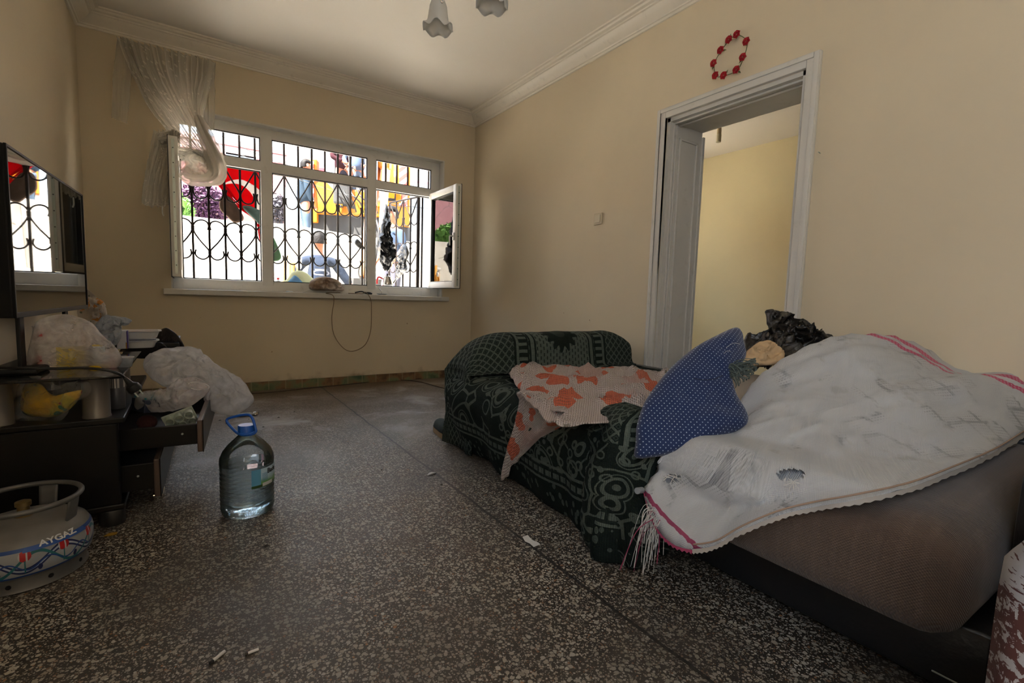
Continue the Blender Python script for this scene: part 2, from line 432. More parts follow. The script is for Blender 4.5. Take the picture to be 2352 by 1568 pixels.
# ------------------------------------------------------------------ door casing (no leaf in the opening)
dc = MB(); w = .062; t = .02
def casing(mb, x0, x1, y0, y1, z1, w):
    for (a, b, c2, d) in ((y1, y1+w, 0, z1+w), (y0-w, y0, 0, z1+w), (y0, y1, z1, z1+w)):
        mb.rbox((x0, a, c2), (x1, b, d), .004, 2)
casing(dc, XR-.022, XR+.002, DY0, DY1, DZ, .062)
casing(dc, XR-.030, XR-.018, DY0-.035, DY1+.035, DZ+.035, .025)
dr = struct('door_1', MB().box((XR+.002, DY1-.022, 0), (XR+WT, DY1-.0, DZ)).box((XR+.002, DY0, 0), (XR+WT, DY0+.022, DZ)).box((XR+.002, DY0, DZ-.022), (XR+WT, DY1, DZ)), M_trim, origin=(XR, (DY0+DY1)/2, 0))
dc.build('casing', M_trim, dr, smooth='auto')
# panel mouldings on the jamb
jm = MB()
def frame_on_jamb(ypos, s):
    a0, a1 = XR+.095, XR+WT-.05; z0, z1 = .06, DZ-.1; e = .016
    for (p, q, r, u) in ((a0, a0+e, z0, z1), (a1-e, a1, z0, z1), (a0, a1, z0, z0+e), (a0, a1, z1-e, z1)): jm.rbox((p, ypos, r), (q, ypos+s*.012, u), .004, 2)
    for p in (XR+.03, XR+.055): jm.rbox((p, ypos, 0), (p+.012, ypos+s*.010, DZ-.03), .004, 2)
frame_on_jamb(DY1-.022, -1); frame_on_jamb(DY0+.022, 1)
jm.rbox((XR+.03, DY0+.02, DZ-.034), (XR+.045, DY1-.02, DZ-.022), .004, 2); jm.rbox((XR+.09, DY0+.02, DZ-.034), (XR+.105, DY1-.02, DZ-.022), .004, 2)
jm.build('jamb_moulding', M_trim, dr, smooth='auto')
bc2 = MB(); bc2.box((XR+WT, DY1-.03, 0), (XR+WT+.02, DY1+.03, DZ-.05)); bc2.build('back_casing', M_trim, dr)

# ------------------------------------------------------------------ window
M_glass = MT('window_glass'); M_glass.set(color=(1, 1, 1), rough=.0, trans=1.0, ior=1.45)
def thin_glass(name, tint=(.97, .98, .98), gloss=.06, dirt=0):
    m = MT(name); tr = m.node('ShaderNodeBsdfTransparent'); tr.inputs[0].default_value = (*tint, 1)
    gl = m.node('ShaderNodeBsdfGlossy'); gl.inputs['Roughness'].default_value = .01
    fr = m.node('ShaderNodeFresnel'); fr.inputs[0].default_value = 1.5; mx = m.node('ShaderNodeMixShader')
    m.link(fr.outputs[0], mx.inputs[0]); m.link(tr.outputs[0], mx.inputs[1]); m.link(gl.outputs[0], mx.inputs[2])
    last = mx.outputs[0]
    if dirt:                                     # dusty smears
        df = m.node('ShaderNodeBsdfDiffuse'); df.inputs[0].default_value = (.8, .85, .9, 1); c = m.coord()
        tl = m.node('ShaderNodeBsdfTranslucent'); tl.inputs[0].default_value = (.8, .85, .9, 1); ad = m.node('ShaderNodeMixShader'); ad.inputs[0].default_value = .5
        m.link(df.outputs[0], ad.inputs[1]); m.link(tl.outputs[0], ad.inputs[2])
        k = (m.noise(c, 4, 6, .6, .5).step(.42, .8))*dirt; m2 = m.node('ShaderNodeMixShader'); m.link(k.a, m2.inputs[0]); m.link(last, m2.inputs[1]); m.link(ad.outputs[0], m2.inputs[2]); last = m2.outputs[0]
    m.link(last, m.out.inputs[0]); return m.m
M_pane = thin_glass('clear_pane'); M_dusty = thin_glass('dusty_pane', dirt=.03)
M_gasket = plain('black_gasket', (.012, .012, .012), .5)
M_steel = plain('zinc_hardware', (.45, .50, .46), .35, .6)
FY0, FY1 = YB+.095, YB+.155
win = MB()
fx0, fx1, fz0, fz1 = WX0+.012, WX1-.012, WZ0, WZ1-.012
mull = [(.512, .600), (1.415, 1.497)]                 # two mullions
tz0, tz1 = 1.855, 1.935                               # transom bar
win.rbox((fx0, FY0, fz0), (fx1, FY1, fz0+.085), .006, 2)
win.rbox((fx0, FY0, fz1-.075), (fx1, FY1, fz1), .006, 2)
win.rbox((fx0-.002, FY0-.0015, fz0-.001), (fx0+.065, FY1+.0015, fz1+.001), .006, 2)
win.rbox((fx1-.085, FY0-.0015, fz0-.001), (fx1+.002, FY1+.0015, fz1+.001), .006, 2)
for a, b in mull: win.rbox((a, FY0-.004, fz0+.05), (b, FY1, fz1-.04), .006, 2)
win.rbox((fx0+.03, FY0-.002, tz0), (fx1-.03, FY1, tz1), .006, 2)
W1 = struct('window_1', win, M_pvc, smooth='auto', origin=((WX0+WX1)/2, FY0, WZ0))
def pane(name, x0, x1, z0, z1, y, mat, parent, th=.004):
    MB().box((x0, y-th/2, z0), (x1, y+th/2, z1)).build(name, mat, parent)
def gasket(x0, x1, z0, z1, y, parent, w=.007, d=.012):
    mb = MB(); mb.box((x0, y, z0), (x0+w, y+d, z1)).box((x1-w, y, z0), (x1, y+d, z1)).box((x0, y, z0), (x1, y+d, z0+w)).box((x0, y, z1-w), (x1, y+d, z1))
    mb.build('gasket', M_gasket, parent)
cols = [(fx0+.065, mull[0][0]), (mull[0][1], mull[1][0]), (mull[1][1], fx1-.085)]
for i, (a, b) in enumerate(cols):
    pane('transom_pane', a, b, tz1, fz1-.075, FY0+.03, M_pane, W1); gasket(a, b, tz1, fz1-.075, FY0+.012, W1)
pane('fixed_pane', cols[1][0], cols[1][1], fz0+.085, tz0, FY0+.03, M_dusty, W1); gasket(cols[1][0], cols[1][1], fz0+.085, tz0, FY0+.012, W1)
for i in (0, 2): gasket(cols[i][0], cols[i][1], fz0+.085, tz0, FY0+.02, W1, .008, .02)
# opened sashes, both swung 90 degrees into the room
def sash(hx, y1, y0, z0, z1, side, handle):
    """sash lying in the plane x = hx, from hinge y1 to free edge y0; side = +1/-1 for its thickness"""
    e = .062; T = .055*side; mb = MB()
    for (a, b, c2, d) in ((y0, y0+e, z0, z1), (y1-e, y1, z0, z1)): mb.rbox((hx, a, c2), (hx+T, b, d), .005, 2)
    for (a, b, c2, d) in ((y0+.001, y1-.001, z0+.001, z0+e), (y0+.001, y1-.001, z1-e, z1-.001)): mb.rbox((hx+.0012*side, a, c2), (hx+T-.0012*side, b, d), .005, 2)
    sroot = mb.build('sash', M_pvc, W1, smooth='auto')
    MB().box((hx+T*.45, y0+e-.005, z0+e-.005), (hx+T*.55, y1-e+.005, z1-e+.005)).build('sash_pane', M_pane, sroot)
    gk = MB(); 
    for (a, b, c2, d) in ((y0+e, y0+e+.007, z0+e, z1-e), (y1-e-.007, y1-e, z0+e, z1-e), (y0+e, y1-e, z0+e, z0+e+.007), (y0+e, y1-e, z1-e-.007, z1-e)): gk.box((hx+T*.1, a, c2), (hx+T*.8, b, d))
    gk.box((hx+T*.98, y0-.002, z0-.002), (hx+T*1.06, y0+.012, z1+.002)); gk.box((hx+T*.98, y0, z0-.004), (hx+T*1.06, y1, z0+.008)); gk.box((hx+T*.98, y0, z1-.008), (hx+T*1.06, y1, z1+.004))
    gk.build('sash_gasket', M_gasket, sroot)
    hw = MB(); hw.box((hx+T*.35, y0-.003, z0+.02), (hx+T*.65, y0, z1-.02)); ho = hw.build('lock_strip', M_steel, sroot)
    sc = MB(); n = 9
    for k in range(n):
        z = z0+.08+(z1-z0-.16)*k/(n-1); sc.lathe([(0, 0), (.004, 0), (.004, .002), (0, .002)], n=8, M=Matrix.Translation((hx+T*.5, y0-.003, z)) @ Matrix.Rotation(PI/2, 4, 'X'))
    sc.build('strip_screws', M_gasket, sroot)
    if handle:
        hb = MB(); zc = (z0+z1)/2; hb.rbox((hx-side*.0, y0+.015, zc-.035), (hx-side*.012, y0+.045, zc+.035), .003, 2)
        hb.tube(smoothpath([(hx-side*.005, y0+.03, zc), (hx-side*.04, y0+.03, zc+.002), (hx-side*.045, y0+.028, zc-.02), (hx-side*.045, y0+.026, zc-.085)], 4), .007, 8)
        hb.build('sash_handle', M_pvc, sroot, smooth=True)
sash(2.045, FY0+.01, 4.03, .93, 1.885, 1, True)
sash(-.052, FY0+.01, 4.11, .93, 1.885, -1, False)
# ================================================================== OUTSIDE
GZ = -.15; WY = 8.3
a = at(430, 492, 1, WY); b = at(900, 548, 1, WY)
sl_ = (b.z-a.z)/(b.x-a.x)
def stz(x): return a.z+sl_*(x-a.x)
def conc_mat(name, c1, c2, sc=2.0):
    m = MT(name); c = m.coord(); x, y, z = m.xyz(c)
    col = m.mix(m.noise(c, sc, 6, .6), c1, c2); st = (m.noise(m.coord(scale=(6, 6, .8)), 1.5, 4).step(.55, .8)); col = m.mix(st*.35, col, tuple(k*.6 for k in c1))
    crack = m.vor(c, 1.1, 'DISTANCE_TO_EDGE').lt(.008)*m.noise(c, 2, 2).gt(.5); col = m.mix(crack*.6, col, (.1, .09, .08))
    m.set(color=col, rough=.9); m.bump(m.noise(c, 9, 6), .5, .03); return m.m
M_conc = conc_mat('sunlit_concrete', (.42, .38, .31), (.56, .52, .45))
M_yard = conc_mat('dusty_yard', (.56, .52, .45), (.66, .61, .54))
M_street = conc_mat('street_surface', (.24, .23, .22), (.32, .31, .29))
struct('yard', MB().box((-14, YB+.3, GZ-.2), (22, WY+.2, GZ)), M_yard, origin=(0, 0, 0))
w = MB(); n = 40; X0, X1 = -14, 22
rows = []
for i in range(n+1):
    x = X0+(X1-X0)*i/n; j = .03*math.sin(i*1.9)+.02*math.sin(i*4.1); rows.append((x, stz(x)+j))
w.poly([(X0, WY, GZ-.1), (X1, WY, GZ-.1)]+[(x, WY, z) for x, z in rows[::-1]], (0, .28, 0))
rw = w.build('retaining_wall', M_conc, origin=(4, WY, GZ)); rw['kind'] = 'structure'
struct('street', MB().poly([(X0, WY+.28, stz(X0)-.1), (X1, WY+.28, stz(X1)-.1), (X1, 60, stz(X1)-.1), (X0, 60, stz(X0)-.1)], (0, 0, -.1)), M_street, origin=(0, WY, 1.5))

# ------------------------------------------------------------------ grille: bars with hammered scrolls
M_iron = MT('black_iron'); _c = M_iron.coord(); M_iron.set(color=M_iron.mix(M_iron.noise(_c, 30, 4), (.006, .0055, .0055), (.018, .012, .010)), rough=.5, metal=.3); M_iron = M_iron.m
GY = YB+.31; SP = .117; GX0 = .0245
S_UNIT = [(.10, .76), (.04, .86), (.14, .96), (.42, 1.0), (.74, .965), (.93, .88), (.975, .78), (.86, .64), (.5, .44), (.14, .28), (.025, .19), (.10, .07), (.38, 0), (.70, .03), (.88, .12), (.84, .24)]
U_UNIT = [(.03, 1.0), (.25, .83), (.6, .56), (.88, .36), (.97, .22), (.86, .07), (.55, 0), (.22, .05), (.10, .2), (.14, .34)]
def scroll(mb, unit, o, ex, z0, z1, flip, r=.0062):
    pts = [o+ex*((1-s if flip else s)*1.0)+Vector((0, 0, z0+(z1-z0)*t)) for s, t in unit]
    mb.tube(smoothpath(pts, 4), r, 6)
grille = thing('window_grille', 'fixed black iron window grille with heart scrolls outside the left and middle panes', 'grille', (1.0, GY, WZ0))
nb = 18
gx = [GX0-.117+SP*i for i in range(nb+2)]
for i, x in enumerate(gx):
    if x > WX1-.02 or x < WX0+.005: continue
    z0 = .862 if x < 1.44 else 1.885
    MB().box((x-.0082, GY-.007, z0), (x+.0082, GY+.007, WZ1-.01)).build('bar', M_iron, grille)
fr = MB(); fr.box((WX0, GY-.008, .862), (1.46, GY+.008, .876)); fr.box((WX0, GY-.008, 1.885), (WX1, GY+.008, 1.897)); fr.box((1.452, GY-.009, .862), (1.466, GY+.009, 1.9)); fr.box((1.46, GY-.008, 1.935), (2.05, GY+.008, 1.945))
fr.build('rail', M_iron, grille)
for i in range(len(gx)-1):
    x = gx[i]
    if x+SP > 1.47 or x < WX0: continue
    o = Vector((x, GY, 0)); flip = (i % 2 == 1)
    mb = MB(); scroll(mb, S_UNIT, o, Vector((SP, 0, 0)), 1.10, 1.425, flip); mb.build('lower_scroll', M_iron, grille, smooth=True)
    mb = MB(); scroll(mb, U_UNIT, o, Vector((SP, 0, 0)), 1.60, 1.885, not flip); mb.build('upper_scroll', M_iron, grille, smooth=True)
    if flip:
        MB().rbox((x-.012, GY-.012, 1.335), (x+.012, GY+.012, 1.375), .004, 2).build('collar', M_iron, grille)
    else:
        MB().rbox((x-.012, GY-.012, 1.145), (x+.012, GY+.012, 1.185), .004, 2).build('collar', M_iron, grille)
for k in range(3):
    x = 1.6+k*.2; mb = MB(); mb.tube(smoothpath([(x-.035, GY, 1.90), (x-.012, GY, 1.935)], 3), .004, 6); mb.tube([(x+.035, GY, 1.90), (x+.012, GY, 1.935)], .004, 6); mb.build('top_scroll', M_iron, grille)
# the hinged panel, swung outward
hin = Vector((2.02, GY, 0)); far = Vector((1.895, GY+.535, 0)); ev = (far-hin)/4.0
gate = thing('grille_gate', 'hinged black iron grille panel swung outward at the right end of the window', 'grille', (2.02, GY, .86))
for k in range(5):
    p = hin+ev*k; r = .018 if k == 0 else .0085
    MB().tube([p+Vector((0, 0, .87 if k in (0, 4) else .90)), p+Vector((0, 0, 1.885))], r, 6).build('gate_bar', M_iron, gate)
mb = MB()
for z in (1.885,): mb.tube([hin+Vector((0, 0, z)), far+Vector((0, 0, z))], .009, 6)
mb.build('gate_rail', M_iron, gate)
for k in range(4):
    mb = MB(); scroll(mb, S_UNIT, hin+ev*k, ev, 1.10, 1.425, k % 2 == 0); mb.build('gate_scroll', M_iron, gate, smooth=True)
    mb = MB(); scroll(mb, U_UNIT, hin+ev*k, ev, 1.60, 1.885, k % 2 == 1); mb.build('gate_scroll', M_iron, gate, smooth=True)
MB().tube([hin+Vector((.045, 0, .86)), hin+Vector((.045, 0, 1.93))], .010, 6).build('hinge_post', M_iron, gate)

# ------------------------------------------------------------------ flag on the grille
def flag_mat():
    m = MT('red_flag_cloth'); c = m.coord('UV'); x, y, z = m.xyz(c)
    o = at(555, 462, 1, GY+.04); i = at(541, 462, 1, GY+.04)
    d1 = ((x-o.x).pow(2)+(y-o.z).pow(2)).sqrt(); d2 = ((x-i.x).pow(2)+(y-i.z).pow(2)).sqrt()
    k = d1.lt(.187)*d2.gt(.155)*x.gt(.2)
    col = m.mix(k, (.42, .004, .010), (.50, .48, .46)); m.set(color=col, rough=.8)
    # thin bunting lets the daylight through
    tl = m.node('ShaderNodeBsdfTranslucent'); m.link(col, tl.inputs[0]); mx = m.node('ShaderNodeMixShader'); mx.inputs[0].default_value = .5
    m.link(m.b.outputs[0], mx.inputs[1]); m.link(tl.outputs[0], mx.inputs[2]); m.link(mx.outputs[0], m.out.inputs[0]); return m.m
fy = GY+.04
edge_px = [(425, 384), (460, 392), (487, 402), (520, 432), (560, 472), (597, 508), (606, 545), (622, 590)]
E_ = smoothpath([at(u, v, 1, fy) for u, v in edge_px], 6)
T_ = []
top0, top1 = at(425, 372, 1, fy), Vector((.605, fy, 1.95))
P = []; UV = []
nE = len(E_)
for i, e in enumerate(E_):
    s = i/(nE-1); t = Vector((min(e.x, .60), fy, 1.935))
    row = []; ur = []
    for j in range(26):
        q = t.lerp(e, j/25); wv = .012*math.sin(q.x*38+q.z*5)+.02*fbm(q, 5, 2, 3); row.append(Vector((q.x, q.y+wv+.03, q.z))); ur.append((q.x, q.z))
    P.append(row); UV.append(ur)
mb = MB(); mb.grid(P, uv=UV); M_flag = flag_mat()
flag = mb.build('flag', M_flag, smooth=True, solid=.002); tag(flag, 'red flag with white crescent draped on the window grille', 'flag')
hem = MB(); 
for off, r in ((0, .012), (.018, .009), (.032, .007)):
    hem.tube([e+Vector((-off*.8, .018, -off*.6+.012*math.sin(k*.5))) for k, e in enumerate(E_)], [r*(1+.3*math.sin(k*.8)) for k in range(nE)], 8)
hem.build('rolled_hem', M_flag, flag, smooth=True)
tl_ = MB(); tl_.grid([[at(622+dx, 548+j*7, 1, fy)+Vector((0, .02*math.sin(j), 0)) for j in range(8)] for dx in (-8, 0, 8+0, 14)]); 

M_green = plain('green_cloth', (.05, .12, .055), .85); M_towel = MT('brown_towel'); M_towel.set(color=(.09, .06, .045), rough=.95); M_towel = M_towel.m
def cloth_patch(name, outline_px, plane_y, mat, label, cat, amp=.015, solid=.006, group=None, seed=1, tb=.004, tf=.01):
    O = [at(u, v, 1, plane_y) for u, v in outline_px]
    mb = cushion(O, (0, -1, 0), tf, tb, 8, 4, 2.5, noise_amp=amp, noise_sc=9, seed=seed)
    o = mb.build(name, mat, smooth=True); tag(o, label, cat, group); return o
cloth_patch('scarf', [(622, 540), (634, 556), (646, 590), (634, 600), (622, 592)], GY+.06, M_green, 'green cloth end hanging behind the bars beside the flag tip', 'cloth')
cloth_patch('towel', [(507, 452), (525, 450), (548, 478), (560, 503), (540, 512), (522, 498), (504, 478)], GY+.055, M_towel, 'brown towel hanging on the grille under the flag edge', 'towel', .02, seed=4)
cloth_patch('cap', [(557, 476), (572, 472), (590, 480), (600, 487), (600, 516), (583, 503)], GY-.012, plain('grey_felt', (.05, .075, .068), .9), 'grey felt cap tucked against the flag by the mullion', 'cap', .01, seed=5, tf=.03)

# ------------------------------------------------------------------ black bags on the grille
def black_plastic(name, stripes=False, col=(.012, .012, .013), rough=.28):
    m = MT(name); c = m.coord(); x, y, z = m.xyz(c); cc = col
    if stripes:
        s = ((y*1.0+x*.35+z*.5+m.noise(c, 4, 3)*.04)*28).sin().gt(.1); cc = m.mix(s*.5, (.014, .012, .010), (.075, .060, .045))
    m.set(color=cc, rough=rough, spec=.6); m.bump(m.noise(c, 26, 5, .6, .8), .6, .012); return m.m
M_black = black_plastic('black_bag_film')
bag1 = cushion([at(u, v, 1, GY+.03) for u, v in [(886, 468), (893, 490), (897, 530), (903, 560), (908, 590), (899, 606), (893, 622), (880, 618), (870, 590), (869, 560), (872, 530), (882, 495)]], (0, -1, 0), .045, .04, 16, 5, noise_amp=.04, noise_sc=14, crump=.06, crump_sc=13)
tag(bag1.build('plastic_bag', M_black, smooth=True), 'long black plastic bag hung at the left of the open grille panel', 'bag', 'black bags tied on the grille')
gp = lambda s, z, off=0: hin+ev*s+Vector((-.03-off, 0, z))
bag2 = cushion([gp(1.7, 1.40), gp(1.1, 1.38), gp(.95, 1.28), gp(1.3, 1.2), gp(1.0, 1.13), gp(1.6, 1.09), gp(1.9, 1.06), gp(2.5, 1.02), gp(2.7, 1.12), gp(2.2, 1.2), gp(2.1, 1.3)], (-.97, -.22, 0), .03, .02, 10, 3, noise_amp=.02, noise_sc=14, crump=.03, crump_sc=18)
tag(bag2.build('plastic_bag', M_black, smooth=True), 'small knotted black plastic bag tied to the open grille panel', 'bag', 'black bags tied on the grille')
bag3 = cushion([at(u, v, 1, GY+.05) for u, v in [(821, 548), (829, 556), (838, 569), (838, 573), (827, 572), (815, 562), (815, 553)]], (0, -1, 0), .02, .02, 8, 3, noise_amp=.01, noise_sc=20)
tag(bag3.build('cloth_rag', M_black, smooth=True), 'small dark rag snagged on the bars behind the middle pane', 'rag')

# ------------------------------------------------------------------ teapots on the outer ledge
M_ss = MT('polished_steel'); M_ss.set(color=(.62, .6, .58), rough=.14, metal=1.0); M_ss = M_ss.m
M_red = plain('red_plastic', (.55, .015, .02), .35); M_blackp = plain('black_plastic', (.015, .015, .015), .4)
LZ = WZ0-.005
tc0 = at(887, 654, 2, LZ) ; tc0 = Vector((1.665, YB+.245, LZ))
def pot(name, base, r, h, label, lid):
    t = thing(name, label, 'teapot', base, 'double teapot on the outer ledge')
    b = MB(); b.lathe([(0, 0), (r*.93, 0), (r, h*.10), (r*1.02, h*.25), (r*.93, h*.6), (r*.74, h*.88), (r*.72, h*.94), (r*.80, h), (r*.78, h), (r*.68, h*.93), (0, h*.92)], base, 32); b.build('pot', M_ss, t, smooth=True)
    s = MB(); s.tube(smoothpath([base+Vector((r*.9, 0, h*.3)), base+Vector((r*1.25, 0, h*.55)), base+Vector((r*1.5, 0, h*.85))], 4), [.014, .013, .012, .011, .010, .009, .009, .008, .007][:9], 10); s.build('spout', M_ss, t, smooth=True)
    hd = MB(); hd.tube(smoothpath([base+Vector((-r*.85, 0, h*.8)), base+Vector((-r*1.5, 0, h*.95)), base+Vector((-r*1.75, 0, h*.6)), base+Vector((-r*1.75, 0, h*.2))], 5), .009, 8); hd.build('handle', M_red, t, smooth=True)
    if lid:
        l = MB(); l.lathe([(r*.8, h), (r*.7, h*1.06), (r*.3, h*1.16), (0, h*1.18)], base, 24); l.build('lid', M_ss, t, smooth=True)
        k = MB(); k.lathe([(0, h*1.17), (.006, h*1.18), (.012, h*1.28), (.009, h*1.36), (0, h*1.38)], base, 12); k.build('knob', M_blackp, t, smooth=True)
pot('teapot', tc0, .066, .095, 'lower steel pot with red handle of the double teapot', False)
pot('teapot', tc0+Vector((0, 0, .096)), .06, .092, 'upper steel pot with lid stacked on the lower teapot', True)
# cloth bundles and small bottle on the outer ledge
cl = cushion([at(u, v, 1, YB+.27) for u, v in [(650, 652), (660, 640), (672, 624), (695, 622), (715, 636), (722, 652)]], (0, -1, 0), .05, .04, 9, 4, noise_amp=.02, noise_sc=10)
tag(cl.build('cloth_bundle', plain('pale_yellow_cloth', (.45, .46, .28), .9), smooth=True), 'pale yellow cloth heaped on the outer ledge', 'cloth')
cl = cushion([at(u, v, 1, YB+.225) for u, v in [(660, 652), (668, 640), (677, 632), (688, 640), (694, 652)]], (0, -1, 0), .03, .03, 9, 4, noise_amp=.01, noise_sc=10)
tag(cl.build('cloth_bundle', plain('blue_cloth', (.06, .16, .28), .9), smooth=True), 'blue cloth bundle in front of the pale yellow cloth on the ledge', 'cloth')
_q = at(639, 652, 1, YB+.38); bt = thing('spray_bottle', 'slim white bottle standing outside near the left mullion', 'bottle', Vector((_q.x, _q.y, LZ)))
bb0 = bt.location; bo = MB(); bo.lathe([(0, 0), (.017, 0), (.018, .01), (.018, .10), (.012, .118), (0, .118)], bb0, 16); bo.build('bottle_body', plain('white_plastic', (.6, .6, .62), .4), bt, smooth=True)
bo = MB(); bo.lathe([(.0125, .118), (.0125, .135), (0, .137)], bb0, 12); bo.build('cap', M_red, bt, smooth=True)
for k, (u, v, w_, h_, lab) in enumerate([(540, 655, .18, .05, 'crumpled pale paper on the outer ledge behind the left pane'), (572, 655, .10, .035, 'orange-brown scrap of packaging on the ledge by the mullion')]):
    c0 = at(u, v, 1, YB+.30); c0.z = LZ
    q = cushion([c0+Vector((math.cos(t*PI/4)*w_*.5, math.sin(t*PI/4)*.05, .012)) for t in range(8)], (0, 0, 1), h_, .012, 7, 3, noise_amp=.02, noise_sc=18, crump=.02, crump_sc=20, seed=k)
    tag(q.build('paper_scrap', plain('paper' if k == 0 else 'orange_card', (.6, .55, .5) if k == 0 else (.5, .2, .08), .8), smooth=False), lab, 'paper')

# ------------------------------------------------------------------ people
def skin_tree(name, nodes, edges, mat, parent, sub=2, root=0):
    """nodes: list of (pos, radius[, radius2])"""
    base = world_loc(parent); me = bpy.data.meshes.new(name); me.from_pydata([tuple(Vector(q[0])-base) for q in nodes], edges, [])
    o = bpy.data.objects.new(name, me); COL.objects.link(o); o.parent = parent
    md = o.modifiers.new('skin', 'SKIN'); md.use_smooth_shade = True; md.branch_smoothing = .6
    for i, q in enumerate(nodes):
        sv = me.skin_vertices[0].data[i]; sv.radius = (q[1], q[2] if len(q) > 2 else q[1]); sv.use_root = (i == root)
    sb = o.modifiers.new('sub', 'SUBSURF'); sb.levels = sub; sb.render_levels = sub
    me.materials.append(mat); return o
def grow(pts, k): return [(p[0], p[1]*k, (p[2]*k if len(p) > 2 else p[1]*k)) for p in pts]
M_skin = MT('skin'); M_skin.set(color=(.20, .085, .05), rough=.55, spec=.3); M_skin = M_skin.m
M_hair = MT('black_hair'); _c = M_hair.coord(); M_hair.set(color=(.005, .004, .004), rough=.6); M_hair.bump(M_hair.noise(_c, 60, 4), .8, .01); M_hair = M_hair.m
def person(base, face, shoulders_w, pose, shirt, trousers, label, sleeve=.5, seated=False):
    """base: ground point; face: heading angle (0 = facing +y); pose gives hands and elbows offsets in body frame (x right, y forward, z up)"""
    t = thing('person', label, 'person', base)
    R = Matrix.Rotation(face, 4, 'Z'); B = Vector(base)
    W = lambda x, y, z: B+(R @ Vector((x, y, z)))
    hipz = pose.get('hip', .92); lean = pose.get('lean', .0); tz = hipz+.52
    N = [(W(0, 0, hipz), .135, .10), (W(0, lean*.3, hipz+.2), .125, .095), (W(0, lean*.7, hipz+.4), .155, .105), (W(0, lean, tz), .085, .07), (W(0, lean+.01, tz+.08), .055, .055), (W(0, lean+.035, tz+.15), .06, .07), (W(0, lean+.045, tz+.23), .075, .095), (W(0, lean+.03, tz+.30), .055, .065)]
    Ed = [(i, i+1) for i in range(7)]
    sw = shoulders_w/2; arms = []; handmb = []
    for s, key in ((-1, 'l'), (1, 'r')):
        sh = W(s*sw, lean, tz-.05); el = W(*pose['el'+key]); wr = W(*pose['wr'+key]); d = (wr-el).normalized()
        i0 = len(N); N += [(sh, .062, .062), (sh.lerp(el, .5), .05, .05), (el, .042, .042), (el.lerp(wr, .5), .038, .038), (wr, .027, .022), (wr+d*.05, .038, .018), (wr+d*.085, .038, .016)]
        Ed += [(3, i0)]+[(i0+k, i0+k+1) for k in range(6)]; arms.append((sh, el, wr))
        side = d.cross(Vector((0, 1, 0)) if abs(d.y) < .8 else Vector((1, 0, 0))).normalized(); nn = d.cross(side)
        palm = wr+d*.085
        for f, (off, ln) in enumerate(((-.028, .062), (-.010, .075), (.010, .070), (.027, .055))):
            j = len(N); p0 = palm+side*off; N += [(p0+d*.01, .0095, .0095), (p0+d*ln*.5+nn*.006, .0088, .0088), (p0+d*ln+nn*.022, .0075, .0075)]; Ed += [(i0+6, j), (j, j+1), (j+1, j+2)]
        j = len(N); p0 = wr+d*.04-side*.03; N += [(p0-side*.012, .011, .011), (p0-side*.03+d*.03, .0095, .0095), (p0-side*.034+d*.055, .008, .008)]; Ed += [(i0+5, j), (j, j+1), (j+1, j+2)]
    legs = []
    for s, key in ((-1, 'l'), (1, 'r')):
        hp = W(s*.09, 0, hipz-.06); kn = W(*pose.get('kn'+key, (s*.1, .03, .5))); an = W(*pose.get('an'+key, (s*.11, 0, .09)))
        fw = (R @ Vector((0, 1, 0))); i0 = len(N)
        N += [(hp, .088, .088), (hp.lerp(kn, .5), .075, .075), (kn, .056, .056), (kn.lerp(an, .4), .053, .053), (an, .036, .036), (an+fw*.10+Vector((0, 0, -.05)), .035, .03), (an+fw*.17+Vector((0, 0, -.06)), .028, .022)]
        Ed += [(0, i0)]+[(i0+k, i0+k+1) for k in range(6)]; legs.append((hp, kn, an, fw))
    body = skin_tree('body', N, Ed, M_skin, t)
    # shirt
    S = [(W(0, 0, hipz-.05), .175, .175), (W(0, lean*.3, hipz+.18), .175, .175), (W(0, lean*.7, hipz+.38), .190, .190), (W(0, lean, tz), .098, .082), (W(0, lean+.01, tz+.045), .064, .064)]
    SE = [(0, 1), (1, 2), (2, 3), (3, 4)]
    for sh, el, wr in arms:
        j = len(S); e = el if sleeve >= .5 else sh.lerp(el, sleeve*2)
        S += [(sh, .076, .076), (sh.lerp(e, .5), .068, .068), (e, .062, .060)]; SE += [(3, j), (j, j+1), (j+1, j+2)]
        if sleeve > .5: S += [(el.lerp(wr, (sleeve-.5)*2), .05, .05)]; SE += [(j+2, j+3)]
    skin_tree('shirt', S, SE, shirt, t)
    Tn = [(W(0, 0, hipz+.03), .142, .112), (W(0, 0, hipz-.04), .148, .115)]; TE = [(0, 1)]
    for hp, kn, an, fw in legs:
        j = len(Tn); Tn += [(hp, .1, .1), (hp.lerp(kn, .5), .088, .088), (kn, .072, .072), (kn.lerp(an, .5), .066, .066), (an+Vector((0, 0, .02)), .058, .058)]; TE += [(1, j)]+[(j+k, j+k+1) for k in range(4)]
    skin_tree('trousers', Tn, TE, trousers, t)
    for hp, kn, an, fw in legs:
        mb = MB(); q = an+Vector((0, 0, -.05)); ang = math.atan2(fw.y, fw.x)
        mb.rbox((-.07, -.045, -.04), (.19, .045, .035), .03, 4, Matrix.Translation(q) @ Matrix.Rotation(ang, 4, 'Z')); mb.build('shoe', M_blackp, t, smooth=True)
    # head: hair cap, ears, nose, eyes, mouth
    hc = W(0, lean+.04, tz+.235)
    hair = MB(); vs = []
    for i in range(12):
        th = i/11*PI*.56
        vs.append([hc+(R @ Vector((math.sin(th)*math.cos(ph)*.092, math.sin(th)*math.sin(ph)*.112-.008, math.cos(th)*.118+.012)))*(1+.05*fbm((i, math.cos(ph)*2, math.sin(ph)*2), 1.5)) for ph in [2*PI*k/24 for k in range(24)]])
    back = []
